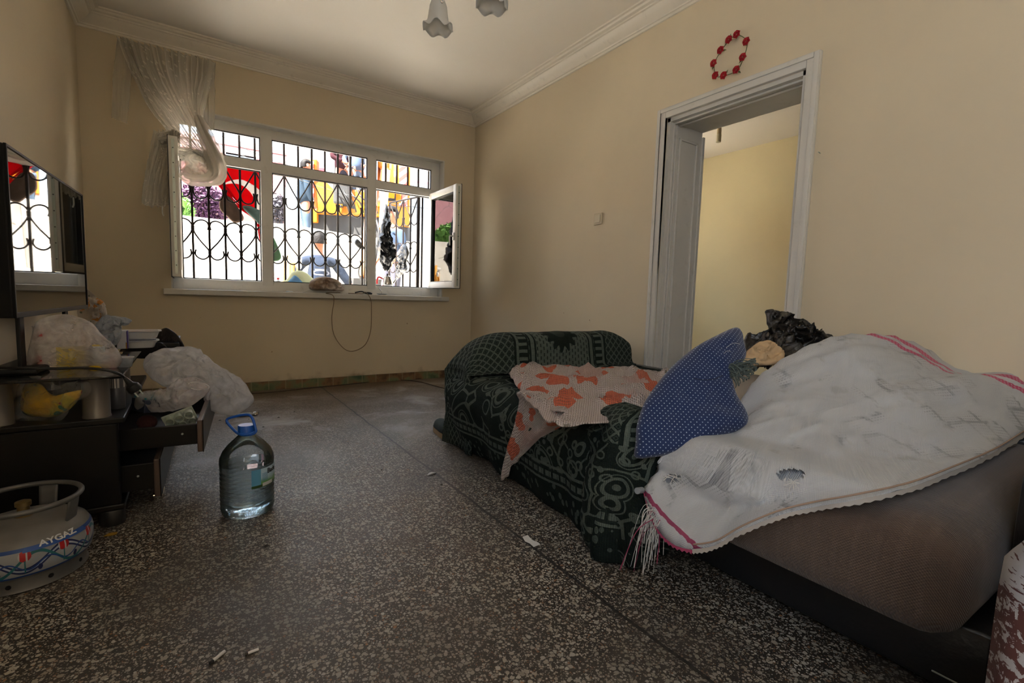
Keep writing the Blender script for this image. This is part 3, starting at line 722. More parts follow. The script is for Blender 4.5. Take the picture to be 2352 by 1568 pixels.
    for i, row in enumerate(vs):
        for k in range(24):
            ph = 2*PI*k/24
            if i > 7 and math.sin(ph) > -.1: row[k] = row[k].lerp(hc+Vector((0, 0, .07)), .55)
            elif i > 9: row[k] = row[k]+Vector((0, 0, -.035))
    hair.grid(vs); hair.grid([[r[-1], r[0]] for r in vs]); hair.build('hair', M_hair, t, smooth=True, solid=.012)
    for s in (-1, 1):
        e = MB(); e.lathe([(0, 0), (.012, .002), (.022, .010), (.026, .016), (.02, .02), (0, .014)], n=14, M=Matrix.Translation(hc+(R @ Vector((s*.082, 0, -.01)))) @ R @ Matrix.Rotation(s*PI/2*.8, 4, 'Y') @ Matrix.Scale(1.5, 4, (1, 0, 0)) ); e.build('ear', M_skin, t, smooth=True)
        e = MB(); e.lathe([(0, -.011), (.008, -.008), (.011, 0), (.008, .008), (0, .011)], hc+(R @ Vector((s*.032, .092, .01))), 12); e.build('eye', plain('eye_white', (.6, .6, .6), .3) if 'eye_white' not in bpy.data.materials else bpy.data.materials['eye_white'], t, smooth=True)
    e = MB(); e.tube([hc+(R @ Vector((0, .098, .015))), hc+(R @ Vector((0, .118, -.02))), hc+(R @ Vector((0, .105, -.032)))], [.008, .015, .010], 10); e.build('nose', M_skin, t, smooth=True)
    e = MB(); e.tube([hc+(R @ Vector((-.022, .094, -.058))), hc+(R @ Vector((0, .101, -.060))), hc+(R @ Vector((.022, .094, -.058)))], [.004, .007, .004], 8); e.build('mouth', M_red if False else plain('lips', (.35, .12, .1), .5) if 'lips' not in bpy.data.materials else bpy.data.materials['lips'], t, smooth=True)
    return t
def tee_mat():
    m = MT('dark_tee'); c = m.coord(); x, y, z = m.xyz(c)
    e = (((x+.0)/.115).pow(2.0)+((z-1.26)/.035).pow(2.0)); k = e.lt(1.0)*e.gt(.55)
    k = k.max(z.band(1.235, .008)*x.abs().lt(.07)*m.noise(c, 60, 2).gt(.45)).max(z.band(1.30, .010)*x.abs().lt(.075)).max(z.band(1.165, .006)*x.abs().lt(.10)*m.noise(c, 30, 1).gt(.42))
    k = k*y.lt(0)
    sp = m.noise(c, 70, 2).gt(.66)*z.lt(1.15)
    col = m.mix(k.max(sp*.7), (.010, .014, .024), (.10, .10, .12)); m.set(color=col, rough=.9); m.bump(m.noise(c, 10, 4), .6, .03); return m.m
hp_ = atF(733, 552, 6.4); gx_ = Vector((hp_.x, hp_.y, GZ))
person(gx_, -.12, .40, dict(hip=.94, ell=(-.33, .10, 1.20), wrl=(-.30, .33, 1.05), elr=(.37, .02, 1.16), wrr=(.50, .12, .93), lean=.03), tee_mat(), plain('blue_jeans', (.015, .035, .07), .9),
       'man in a dark printed tee seen from behind in the yard outside the window', sleeve=.6)
M_maroon = plain('maroon_jacket', (.02, .005, .007), .9); M_grey_t = plain('grey_trousers', (.05, .07, .10), .9)
def on_street(u, F): q = atF(u, 540, F); return Vector((q.x, q.y, stz(q.x)-.1))
_b = atF(785, 395, 11.2); person(Vector((_b.x, _b.y, _b.z-.86)), PI+.3, .40, dict(ell=(-.30, .12, 1.12), wrl=(-.18, .26, .98), elr=(.30, .10, 1.12), wrr=(.12, .28, 1.02)), M_maroon, plain('dark_trousers', (.02, .02, .03), .9), 'person in a maroon jacket standing on the digger, left of two', sleeve=.95)
_b = atF(822, 398, 11.3); person(Vector((_b.x, _b.y, _b.z-.86)), PI-.2, .40, dict(ell=(-.30, .10, 1.14), wrl=(-.14, .25, 1.0), elr=(.32, .08, 1.14), wrr=(.26, .24, .92)), plain('slate_jacket', (.04, .055, .085), .9), M_grey_t, 'person in slate clothes standing on the digger, right of two', sleeve=.95)
person(on_street(701, 9.9), -PI/2, .38, dict(ell=(-.26, .0, 1.15), wrl=(-.26, .12, .9), elr=(.26, 0, 1.15), wrr=(.26, .1, .9)), plain('dark_blue_top', (.012, .02, .03), .9), plain('faded_jeans', (.035, .05, .07), .9), 'person in faded jeans standing on the street edge left of the striped board', sleeve=.95)
_g = atF(903, 540, 7.5); _gz = .42
rm = cushion([Vector((_g.x+math.cos(t*PI/4)*.5, _g.y+math.sin(t*PI/4)*.28, GZ)) for t in range(8)], (0, 0, 1), _gz-GZ-.01, .01, 8, 3, 3.5, noise_amp=.03, noise_sc=4); tag(rm.build('rubble_heap', M_conc), 'heap of rubble under the man in the navy top', 'rubble')
person(Vector((_g.x, _g.y, _gz)), PI/2+.3, .38, dict(ell=(-.26, .0, 1.15), wrl=(-.22, .15, .95), elr=(.26, 0, 1.15), wrr=(.22, .15, .95)), plain('navy_top', (.02, .03, .05), .9), plain('dark_trousers_two', (.03, .03, .04), .9), 'person in a navy top behind the open grille panel', sleeve=.5)

# ------------------------------------------------------------------ digger on the street
M_yel = MT('digger_yellow'); _c = M_yel.coord(); M_yel.set(color=M_yel.mix(M_yel.noise(_c, 3, 5).step(.55, .75)*.5, (.34, .105, .006), (.22, .09, .02)), rough=.4, coat=.3); M_yel = M_yel.m
M_tyre = MT('tyre_rubber'); _c = M_tyre.coord(); M_tyre.set(color=M_tyre.mix(M_tyre.noise(_c, 3, 5), (.014, .014, .016), (.045, .043, .04)), rough=.9); M_tyre = M_tyre.m
def stripe_mat():
    m = MT('red_white_stripes'); c = m.coord(); x, y, z = m.xyz(c); k = ((z-x*.9)*4.6).fr().lt(.5); m.set(color=m.mix(k, (.34, .33, .33), (.40, .02, .015)), rough=.4); return m.m
M_str = stripe_mat()
D0 = atF(825, 480, 11.4); zs_ = stz(D0.x)-.1
rotm = math.atan2(_r[1], _r[0])
DM = Matrix.Translation(Vector((D0.x, D0.y, zs_))) @ Matrix.Rotation(rotm+.10, 4, 'Z')      # x right, y away, z up
dig = thing('backhoe_digger', 'yellow backhoe digger with striped boards parked on the street', 'digger', Vector((D0.x, D0.y, zs_)))
def DB(name, a, b, mat, r=.02, n=2): mb = MB(); mb.rbox(a, b, r, n, DM); return mb.build(name, mat, dig)
for sx in (-1, 1):
    mb = MB(); Mx = DM @ Matrix.Translation((sx*.78, 1.0, .78)) @ Matrix.Rotation(PI/2, 4, 'Y')
    mb.lathe([(0, -.2), (.38, -.2), (.42, -.22), (.70, -.23), (.78, -.18), (.78, .18), (.70, .23), (.42, .22), (.38, .2), (0, .2)], n=40, M=Mx); mb.build('rear_tyre', M_tyre, dig, smooth='auto')
    mb = MB(); mb.rbox((sx*1.06-.10, -.28, 1.20), (sx*1.06+.10, -.24, 2.12), .01, 2, DM); mb.build('striped_board', M_str, dig)
    DB('stabiliser', (sx*1.06-.15, -.22, .75), (sx*1.06+.15, .0, 2.18), M_yel)
    DB('tail_light', (sx*1.0-.07+(.22 if sx < 0 else -.22), -.26, 1.75), (sx*1.0+.07+(.22 if sx < 0 else -.22), -.2, 2.0), M_red)
    mb = MB(); mb.lathe([(0, -.12), (.3, -.12), (.42, -.1), (.42, .1), (.3, .12), (0, .12)], n=28, M=DM @ Matrix.Translation((sx*.7, 3.3, .45)) @ Matrix.Rotation(PI/2, 4, 'Y')); mb.build('front_tyre', M_tyre, dig, smooth='auto')
DB('rear_frame', (-1.0, -.2, .95), (1.0, .1, 1.55), M_yel, .05)
DB('dark_skirt', (-1.05, -.1, .15), (1.15, .3, 1.05), M_tyre, .06)
DB('chassis', (-.6, .1, .5), (.6, 4.0, 1.5), M_yel, .05)
DB('bonnet', (-.5, 2.3, 1.4), (.5, 4.0, 2.0), M_yel, .1, 3)
cab = DB('cab_frame', (-.72, .55, 1.55), (-.64, .63, 3.0), M_blackp)
for (x, y) in ((.68, .6), (-.68, 2.1), (.68, 2.1)): DB('cab_post', (x-.04, y-.04, 1.55), (x+.04, y+.04, 3.0), M_blackp)
DB('cab_roof', (-.78, .45, 3.0), (.78, 2.25, 3.12), M_yel, .03)
DB('cab_platform', (-.78, .3, 1.5), (.78, 2.2, 1.6), M_yel, .03)
DB('engine_lump', (-.55, -.32, 1.15), (-.12, -.1, 1.75), M_tyre, .08, 3)
side = MB(); side.poly([DM @ Vector(p) for p in [(.15, -.30, 1.10), (1.02, -.30, 1.28), (1.02, -.30, 1.62), (.55, -.30, 1.72), (.30, -.30, 1.60)]], DM.to_3x3() @ Vector((0, .12, 0))); side.build('rear_panel', M_yel, dig)
side = MB(); side.poly([DM @ Vector(p) for p in [(-.85, -.30, 1.0), (-.35, -.30, .95), (-.30, -.30, 1.25), (-.75, -.30, 1.75), (-.90, -.30, 1.6)]], DM.to_3x3() @ Vector((0, .12, 0))); side.build('rear_panel', M_yel, dig)
pl = MB(); pl.rbox((.48, -.325, 1.30), (.90, -.305, 1.62), .006, 2, DM @ Matrix.Rotation(0, 4, 'Z')); pl.build('badge_plate', M_blackp, dig)
tm = text_mb('JCB', .26, DM @ Matrix.Translation((.69, -.33, 1.37)) @ Matrix.Rotation(PI/2, 4, 'X') @ Matrix.Scale(.85, 4, (1, 0, 0)), .002, bold=.012); tm.build('badge_letters', plain('white_enamel', (.75, .75, .75), .4), dig)
for k in range(5):
    x0 = -.45+k*.16; mb = MB(); mb.tube(smoothpath([DM @ Vector((x0, -.3, 1.5)), DM @ Vector((x0+.1, -.5, 1.35)), DM @ Vector((x0+.25, -.45, 1.2)), DM @ Vector((x0+.3, -.35, 1.0))], 4), .018, 6); mb.build('hose', M_blackp, dig, smooth=True)
DB('lever_box', (.0, .15, 1.72), (.3, .35, 1.95), M_yel, .03)
DB('seat_box', (.35, .3, 1.65), (.85, .7, 1.9), plain('pale_grey_seat', (.5, .5, .52), .5), .05, 3)
# king post, boom and dipper reaching down into the yard (parts of the digger)
p_top = atF(884, 250, 8.6); p_bot = atF(846, 640, 7.5)
bo_base = DM @ Vector((.75, -.45, 1.5))
def beam(name, p, q, w0, w1, d0, d1, mat, side_vec=Vector((_r[0], _r[1], 0))):
    ax = (q-p).normalized(); sx = (side_vec-ax*side_vec.dot(ax)).normalized(); sy = ax.cross(sx); mb = MB()
    vs = [p+sx*a*w0/2+sy*b2*d0/2 for a, b2 in ((-1, -1), (1, -1), (1, 1), (-1, 1))]+[q+sx*a*w1/2+sy*b2*d1/2 for a, b2 in ((-1, -1), (1, -1), (1, 1), (-1, 1))]
    mb.add(vs, [(3, 2, 1, 0), (4, 5, 6, 7), (0, 1, 5, 4), (1, 2, 6, 5), (2, 3, 7, 6), (3, 0, 4, 7)]); return mb.build(name, mat, dig)
beam('boom', bo_base, p_top, .3, .3, .35, .35, M_yel)
side_off = Vector((_r[0], _r[1], 0))*.105
beam('dipper_cheek', p_top-side_off, p_bot-side_off*.8, .075, .06, .3, .2, M_yel); beam('dipper_cheek', p_top+side_off, atF(876, 530, 7.8)+side_off*.1, .09, .06, .3, .2, M_yel)
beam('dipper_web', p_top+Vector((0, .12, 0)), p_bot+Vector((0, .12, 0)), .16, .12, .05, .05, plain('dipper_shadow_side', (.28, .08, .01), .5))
cy = MB(); q0 = atF(861, 330, 8.1); q1 = atF(859, 470, 7.9); cy.tube([q0, q1], .055, 14); cy.build('ram_barrel', plain('grey_ram', (.22, .24, .27), .4, .3), dig, smooth='auto')
cy = MB(); cy.tube([atF(882, 330, 8.2), atF(880, 540, 7.7)], .022, 10); cy.build('ram_rod', M_ss, dig, smooth='auto')
cy = MB(); cy.rbox(tuple(-Vector((.10, .08, .10))), (.10, .08, .10), .02, 2, Matrix.Translation(atF(884, 374, 8.2)) @ Matrix.Rotation(rotm, 4, 'Z')); cy.build('knuckle', M_yel, dig)
hs = MB(); hs.tube(smoothpath([atF(862, 500, 7.6), atF(870, 530, 7.5), atF(866, 570, 7.5), atF(862, 600, 7.5)], 5), .016, 8); hs.tube(smoothpath([atF(836, 600, 7.2), atF(826, 612, 7.2), atF(824, 630, 7.2), atF(832, 648, 7.2)], 5), .012, 8); hs.build('hose', M_blackp, dig, smooth=True)
bk = MB(); bc_ = atF(850, 655, 7.4); bk.poly([bc_+Vector((-.25, 0, .1)), bc_+Vector((.2, 0, .1)), bc_+Vector((.3, 0, -.25)), bc_+Vector((.1, 0, -.6)), bc_+Vector((-.3, 0, -.5))], (0, .5, 0)); bk.build('bucket', M_tyre, dig)

# ------------------------------------------------------------------ yard clutter seen over the sill: yellow frame legs, hand tool
ch = thing('sawhorse', 'yellow wooden sawhorse in the yard left of the man', 'sawhorse', Vector((gx_.x-.35, gx_.y-.25, GZ)))
M_wy = plain('yellow_wood', (.38, .17, .03), .7)
def pix_bar(parent, name, u0, v0, F0, u1, v1, F1, r, mat):
    mb = MB(); mb.tube([atF(u0, v0, F0), atF(u1, v1, F1)], r, 6); return mb.build(name, mat, parent)
pix_bar(ch, 'leg', 668, 604, 6.1, 666, 700, 6.1, .022, M_wy); pix_bar(ch, 'leg', 673, 604, 6.0, 673, 715, 6.0, .018, M_wy); pix_bar(ch, 'rail', 662, 588, 6.1, 686, 616, 6.0, .022, M_wy)
pix_bar(ch, 'leg', 684, 612, 6.0, 690, 720, 6.0, .02, M_wy); pix_bar(ch, 'leg', 655, 600, 6.2, 652, 700, 6.2, .02, M_wy)
cr = thing('work_glove', 'pale work glove lying over the sawhorse rail', 'glove', atF(689, 610, 5.95))
gm = cushion([atF(u, v, 5.95) for u, v in [(681, 602), (688, 600), (692, 606), (693, 614), (688, 619), (683, 615)]], (0, -1, 0), .03, .03, 7, 3, noise_amp=.015, noise_sc=20); gm.build('palm', plain('glove_cloth', (.4, .38, .34), .9), cr, smooth=True)
for k in range(4):
    mb = MB(); p0 = atF(682+k*3, 603, 5.93); mb.tube([p0, p0+Vector((.004*k-.01, 0, .03)), p0+Vector((.008*k-.015, .01, .055))], [.009, .009, .006], 6); mb.build('finger', bpy.data.materials['glove_cloth'], cr, smooth=True)
st = thing('wooden_post', 'weathered wooden post leaning before the retaining wall', 'post', atF(660, 640, 7.4))
mb = MB(); mb.tube([atF(659, 640, 7.4), atF(663, 560, 7.4), atF(667, 498, 7.5)], [.045, .04, .035], 7); mb.build('post', plain('grey_wood', (.22, .19, .16), .9), st)

# ------------------------------------------------------------------ buildings and planting over the street
M_pink = conc_mat('pink_render', (.33, .15, .15), (.40, .20, .20)); M_pink_d = plain('brown_plinth', (.16, .07, .06), .8); M_white = conc_mat('white_render', (.40, .41, .42), (.46, .47, .48))
M_dwin = plain('dark_window', (.10, .12, .14), .2)
PY = 15.0
pb = thing('pink_house', 'pink rendered house across the street', 'house', Vector((-1, PY, 2)))
q1 = at(660, 470, 1, PY); zt0 = at(490, 322, 1, PY).z; 
MB().box((-9, PY, stz(0)-.2), (q1.x, PY+6, zt0)).build('wall', M_pink, pb)
MB().box((-9, PY-.06, zt0-.06), (q1.x+.1, PY+.02, zt0+.08)).box((-9, PY-.05, at(560, 352, 1, PY).z-.1), (q1.x+.04, PY, at(560, 352, 1, PY).z+.1)).build('cornice_band', plain('pale_pink_band', (.6, .4, .37), .8), pb)
MB().box((-9, PY-.04, stz(0)-.2), (q1.x+.02, PY, at(450, 466, 1, PY).z)).build('plinth', M_pink_d, pb)
wz = at(518, 350, 1, PY); wz2 = at(588, 352, 1, PY)
for k, x0 in enumerate((wz.x, wz.x-3.4)):
    fw = MB().box((x0, PY-.05, wz.z-1.2), (x0+wz2.x-wz.x, PY-.01, wz.z+.0)).build('window', M_dwin, pb)
    MB().box((x0+.12, PY-.07, wz.z-1.1), (x0+wz2.x-wz.x-.12, PY-.05, wz.z-.22)).build('curtained_pane', plain('white_blind', (.6, .62, .65), .6) if 'white_blind' not in bpy.data.materials else bpy.data.materials['white_blind'], fw)
wbld = thing('white_house', 'white clapboard house behind the digger', 'house', Vector((6, 21, 2)))
def clap():
    m = MT('white_clapboard'); c = m.coord(); x, y, z = m.xyz(c); k = (z*5).fr().lt(.12); m.set(color=m.mix(k, (.36, .39, .385), (.22, .24, .25)), rough=.7); return m.m
MB().box((q1.x+.6, 21, 1), (at(862, 400, 1, 21).x-.3, 27, 14)).build('wall', clap(), wbld)
def wbox(u0, v0, u1, v1, y, mat, par, nm='window'):
    A = at(u0, v0, 1, y); B = at(u1, v1, 1, y); return MB().box((A.x, y-.06, B.z), (B.x, y-.01, A.z)).build(nm, mat, par)
wbox(705, 338, 712, 392, 21, M_dwin, wbld); wbox(715, 338, 724, 360, 21, M_dwin, wbld)
wb3 = thing('apartment_block', 'white apartment block with maroon band beyond the open grille panel', 'building', Vector((14, 19, 2)))
A = at(892, 400, 1, 19); MB().box((A.x+.02, 19, 1), (A.x+12, 26, 12)).build('wall', M_white, wb3)
wbox(893, 409, 1010, 424, 18.99, plain('maroon_band', (.30, .09, .13), .8), wb3, 'colour_band')
for u0 in (900, 924, 946, 968): wbox(u0, 455, u0+12, 500, 18.98, M_dwin if u0 != 924 else plain('pale_shutter', (.4, .42, .45), .7), wb3)
for u0 in (938, 955): wbox(u0, 392, u0+10, 402, 18.98, plain('pale_green_glass', (.35, .42, .4), .3) if u0 == 938 else bpy.data.materials['pale_green_glass'], wb3)
fr_ = thing('white_cabinet', 'tall white cabinet standing on the street beside the pink house', 'cabinet', on_street(675, 9.8))
A = atF(661, 424, 9.8); B_ = atF(690, 515, 9.8)
mb = MB(); mb.rbox((A.x, A.y-.1, stz(A.x)-.1), (B_.x, A.y+.4, A.z), .02, 2); mb.build('carcass', plain('white_enamel_body', (.62, .64, .66), .35), fr_)
mb = MB(); mb.rbox((A.x+.14, A.y-.125, stz(A.x)+.35), (B_.x-.02, A.y-.1, A.z-.04), .008, 2); mb.build('door', plain('pale_blue_panel', (.36, .55, .66), .35), fr_)
def leaf_mat(name, c1, c2):
    m = MT(name); c = m.coord(); m.set(color=m.mix(m.noise(c, 6, 2), c1, c2), rough=.6); return m.m
def bush(name, center, rad, n, mat, label, seed):
    random.seed(seed); gz_ = stz(center.x)-.1; t = thing(name, label, 'bush', Vector((center.x, center.y, gz_)))
    mb = MB()
    for k in range(n):
        d = Vector((random.gauss(0, 1), random.gauss(0, 1), random.gauss(0, 1))).normalized()*(random.random()**.4)
        p = center+Vector((d.x*rad.x, d.y*rad.y, d.z*rad.z)); s = random.uniform(.035, .075)
        u_ = Vector((random.gauss(0, 1), random.gauss(0, 1), random.gauss(0, 1))).normalized(); v_ = u_.orthogonal().normalized()
        mb.add([p-u_*s, p+v_*s*.45, p+u_*s, p-v_*s*.45], [(0, 1, 2, 3)])
    mb.build('foliage', mat, t, recalc=False)
    st = MB()
    for k in range(5): st.tube([Vector((center.x, center.y, gz_)), center+Vector((random.uniform(-.5, .5)*rad.x, random.uniform(-.5, .5)*rad.y, rad.z*.3))], [.02, .008], 5)
    st.build('stem', plain('twig', (.08, .05, .03), .9) if 'twig' not in bpy.data.materials else bpy.data.materials['twig'], t)
bush('purple_bush', atF(466, 470, 11.0), Vector((.55, .4, .50)), 2600, leaf_mat('purple_leaves', (.02, .008, .02), (.07, .03, .055)), 'purple-leaved bush at the far left before the pink house', 1)
bush('purple_bush', atF(640, 480, 11.0), Vector((.30, .3, .35)), 1200, leaf_mat('dark_leaves', (.04, .03, .05), (.09, .09, .09)), 'dark bush between the flag and the white cabinet', 2)
bush('green_bush', Vector((-.60, WY+.65, stz(-.6)+.12)), Vector((.68, .3, .36)), 4200, leaf_mat('fresh_leaves', (.07, .17, .03), (.14, .25, .06)), 'fresh green bush on top of the retaining wall at far left', 3)
# street wires
wr_ = MB()
for (u0, v0, u1, v1, dz) in ((430, 290, 1010, 480, .3), (430, 262, 760, 398, .2), (440, 320, 530, 290, -.1)):
    A = atF(u0, v0, 8.2); B_ = atF(u1, v1, 9.0); wr_.tube([A.lerp(B_, k/12)+Vector((0, 0, -dz*4*(k/12)*(1-k/12))) for k in range(13)], .006, 5)
tag(wr_.build('overhead_cable', M_blackp), 'thin overhead cables sagging across the street', 'cable')
# our own outer wall right of the window is sunlit cream: belongs to wall_back

for _m in bpy.data.materials:             # specular lowered so strong light leaves less sheen on these materials
    if _m.use_nodes and 'Principled BSDF' in _m.node_tree.nodes and _m.name.split('.')[0] in ('dark_tee', 'blue_jeans', 'maroon_jacket', 'grey_trousers', 'dark_trousers', 'slate_jacket', 'dark_blue_top', 'faded_jeans', 'navy_top', 'dark_trousers_two', 'black_hair', 'skin', 'tyre_rubber', 'digger_yellow', 'black_iron', 'brown_towel', 'grey_felt', 'green_cloth', 'red_flag_cloth', 'dipper_shadow_side', 'yellow_wood', 'purple_leaves', 'dark_leaves', 'fresh_leaves', 'pink_render', 'black_plastic'):
        _m.node_tree.nodes['Principled BSDF'].inputs['Specular IOR Level'].default_value = .08 if _m.name != 'black_plastic' else .25
# ================================================================== LEFT SIDE OF THE ROOM
def film(name, tint=(.9, .9, .92), opac=.55, rough=.25, bump=.5, sc=30):
    """thin polythene: part see-through, part milky, glossy creases"""
    m = MT(name); c = m.coord(); m.set(color=tint, rough=rough, spec=.5)
    tl = m.node('ShaderNodeBsdfTranslucent'); tl.inputs[0].default_value = (*tint, 1)
    tr = m.node('ShaderNodeBsdfTransparent'); a = m.node('ShaderNodeMixShader'); a.inputs[0].default_value = .5
    m.link(m.b.outputs[0], a.inputs[1]); m.link(tl.outputs[0], a.inputs[2])
    k = (m.noise(c, 14, 5, .6, .6).step(.25, .75))*.35+(opac-.17); b = m.node('ShaderNodeMixShader')
    m.link(k.a, b.inputs[0]); m.link(tr.outputs[0], b.inputs[1]); m.link(a.outputs[0], b.inputs[2]); m.link(b.outputs[0], m.out.inputs[0])
    m.bump(m.noise(c, sc, 5, .6, 1.2)+m.vor(c, sc*.7, 'DISTANCE_TO_EDGE'), bump, .012); return m.m
M_film_w = film('milky_bag_film', (.74, .73, .74), .80); M_film_c = film('clear_bag_film', (.72, .67, .65), .44); M_film_g = film('grey_bag_film', (.55, .58, .62), .75)
M_film_t = film('crystal_film', (.6, .62, .62), .22, .12, .9, 22)
def gloss_black(name, c=(.006, .006, .006), r=.25): return plain(name, c, r)
M_lacq = MT('black_lacquer'); _c = M_lacq.coord(); M_lacq.set(color=M_lacq.mix(M_lacq.noise(_c, 9, 6).step(.6, .8)*.25, (.005, .0045, .004), (.025, .022, .02)), rough=.38, spec=.3); M_lacq = M_lacq.m
M_satin = plain('brushed_cylinder', (.16, .145, .13), .35, .5)
M_blkglass = MT('smoked_glass'); M_blkglass.set(color=(.012, .012, .012), rough=.03, spec=.6); M_blkglass = M_blkglass.m
SX0, SX1, SY0, SY1 = XL+.02, -.205, 2.12, 3.12
stand = thing('tv_stand', 'black media stand with glass top, steel columns and an opened drawer', 'tv stand', ((SX0+SX1)/2, (SY0+SY1)/2, 0))
def SB(name, a, b, mat, r=.006, parent=stand, M=None): mb = MB(); mb.rbox(a, b, r, 2, M); return mb.build(name, mat, parent)
SB('glass_top', (SX0, SY0, .531), (SX1, 2.90, .541), M_blkglass, .003)
SB('lower_shelf', (SX0, SY0+.0, .372), (SX1+.0, SY1, .392), M_lacq, .004)
SB('side_panel', (SX0, SY0+.01, .075), (SX1-.02, SY0+.035, .372), M_lacq)
SB('side_panel', (SX0, SY1-.035, .075), (SX1-.02, SY1-.01, .372), M_lacq)
SB('back_panel', (SX0, SY0+.03, .08), (SX0+.015, SY1-.03, .372), M_lacq)
SB('bottom_panel', (SX0, SY0+.01, .055), (SX1-.01, SY1-.01, .078), M_lacq)
SB('divider', (SX0+.01, SY0+.03, .222), (SX1-.05, SY1-.03, .235), M_lacq)
for (x, y) in ((-.285, 2.175), (-.53, 2.18), (-.285, 2.84), (-.53, 2.84)):
    mb = MB(); mb.lathe([(0, .392), (.040, .392), (.040, .396), (.0385, .398), (.0385, .525), (.040, .527), (.040, .531), (0, .531)], (x, y, 0), 28); mb.build('column', M_satin, stand, smooth='auto')
for (x, y) in ((-.255, 2.165), (-.55, 2.165), (-.255, 3.05), (-.55, 3.05)):
    mb = MB(); mb.lathe([(0, 0), (.036, 0), (.038, .003), (.038, .053), (.036, .056), (0, .056)], (x, y, 0), 24); mb.build('foot', plain('black_foot', (.02, .02, .02), .4) if 'black_foot' not in bpy.data.materials else bpy.data.materials['black_foot'], stand, smooth='auto')
def drawer(ox, oy, z0, z1, depth, width, rz, hang=0):
    """open box drawer; front panel towards +x; M places its near back corner"""
    M = Matrix.Translation((ox, oy, z0)) @ Matrix.Rotation(math.radians(rz), 4, 'Z') @ Matrix.Rotation(math.radians(hang), 4, 'Y'); h = z1-z0
    mb = MB()
    mb.rbox((0, 0, .012), (depth, .014, h-.02), .003, 2, M); mb.rbox((0, width-.014, .012), (depth, width, h-.02), .003, 2, M)
    mb.rbox((0, 0, .01), (depth, width, .018), .002, 2, M); mb.rbox((0, .01, .012), (.014, width-.01, h-.02), .003, 2, M)
    box = mb.build('drawer', M_lacq, stand)
    mb = MB(); mb.rbox((depth, -.03, -.015), (depth+.018, width+.02, h), .004, 2, M); mb.build('drawer_front', plain('walnut_edge', (.10, .065, .05), .45) if 'walnut_edge' not in bpy.data.materials else bpy.data.materials['walnut_edge'], box)
    mb = MB(); mb.rbox((depth+.018, -.031, -.016), (depth+.021, width+.021, h+.001), .001, 1, M); mb.build('drawer_face', M_lacq, box)
    mb = MB(); 
    for q in (.06, depth-.05): mb.lathe([(0, 0), (.004, 0), (.004, .0015), (0, .002)], n=8, M=M @ Matrix.Translation((q, -.0005, h*.5)) @ Matrix.Rotation(PI/2, 4, 'X'))
    mb.build('screw', M_steel, box); return M
DM1 = drawer(-.335, 2.225, .235, .345, .345, .62, -5)
DM2 = drawer(-.38, 2.20, .085, .215, .25, .66, -2)
# small metal fallen runner
mb = MB(); mb.rbox((-.15, 2.33, .0), (-.11, 2.42, .02), .004, 2); tag(mb.build('metal_catch', M_ss), 'small bright metal catch fallen by the open lower drawer', 'hardware')

# ------------------------------------------------------------------ television
ty0 = Vector((-.478, 2.20, 0)); ty1 = Vector((-.432, 3.18, 0)); td = (ty1-ty0).normalized(); tn = Vector((td.y, -td.x, 0))
tvz0, tvz1 = .735, 1.292
TM = Matrix(((td.x, tn.x, 0, ty0.x), (td.y, tn.y, 0, ty0.y), (0, 0, 1, 0), (0, 0, 0, 1)))      # local: x along, y = out of the screen
L = (ty1-ty0).length
tv = thing('television', 'flat television with glossy screen reflecting the window', 'television', (ty0.x-.05, 2.7, .541))
def TB(name, a, b, mat, r=.004, parent=tv): mb = MB(); mb.rbox(a, b, r, 2, TM); return mb.build(name, mat, parent)
TB('housing', (0, -.045, tvz0), (L, -.004, tvz1), plain('tv_plastic', (.008, .008, .008), .5, spec=.15), .006)
TB('rear_bulge', (.18, -.085, tvz0+.05), (L-.18, -.044, tvz1-.18), bpy.data.materials['tv_plastic'], .015)
scr = MT('tv_screen'); scr.set(color=(.010, .009, .009), rough=.02, spec=.9, coat=.6); scr.b.inputs['Coat Roughness'].default_value = .015
TB('screen', (.009, -.006, tvz0+.018), (L-.009, -.0015, tvz1-.009), scr.m, .001)
bz = MB()
for a_, b_ in (((0, -.006, tvz0), (L, .002, tvz0+.018)), ((0, -.006, tvz1-.009), (L, .002, tvz1)), ((0, -.006, tvz0+.001), (.009, .002, tvz1-.001)), ((L-.009, -.006, tvz0+.001), (L, .002, tvz1-.001))): bz.rbox(a_, b_, .0015, 2, TM)
bz.build('bezel', bpy.data.materials['tv_plastic'], tv)
st_ = MB(); st_.rbox((.10, -.03, .56), (.145, -.018, tvz0+.01), .003, 2, TM); st_.build('stand_neck', M_blackp, tv); st_ = MB(); st_.rbox((L-.32, -.03, .56), (L-.275, -.018, tvz0+.01), .003, 2, TM); st_.build('stand_neck', M_blackp, tv)
st_ = MB(); st_.rbox((.03, -.10, .5415), (L-.2, .035, .562), .008, 2, TM); st_.build('stand_foot', M_blackp, tv)
# TV power leads on the wall side
mb = MB(); mb.tube(smoothpath([(XL+.004, 1.75, .62), (XL+.006, 1.9, .66), (XL+.01, 2.05, .74), (-.575, 2.16, .80), (-.55, 2.24, .83)], 5), .003, 6)
tag(mb.build('aerial_cable', plain('yellowed_cable', (.35, .27, .12), .6)), 'thin yellowed aerial cable running along the wall behind the television', 'cable')
bx = thing('wall_box', 'black box fixed to the wall left of the television', 'box', (XL, 2.04, .97))
mb = MB(); mb.rbox((XL+.001, 1.93, .965), (XL+.06, 2.14, 1.055), .006, 2); mb.build('case', M_blackp, bx)
mb = MB(); mb.rbox((XL+.015, 2.141, .985), (XL+.045, 2.146, 1.03), .002, 2); mb.build('socket_plate', M_lacq, bx)

# ------------------------------------------------------------------ clutter on the glass top
def px(us, F): return [atF(u, v, (q[0] if q else F)) for u, v, *q in us]
NC = Vector((.15, -.9, .25))
GT = .541
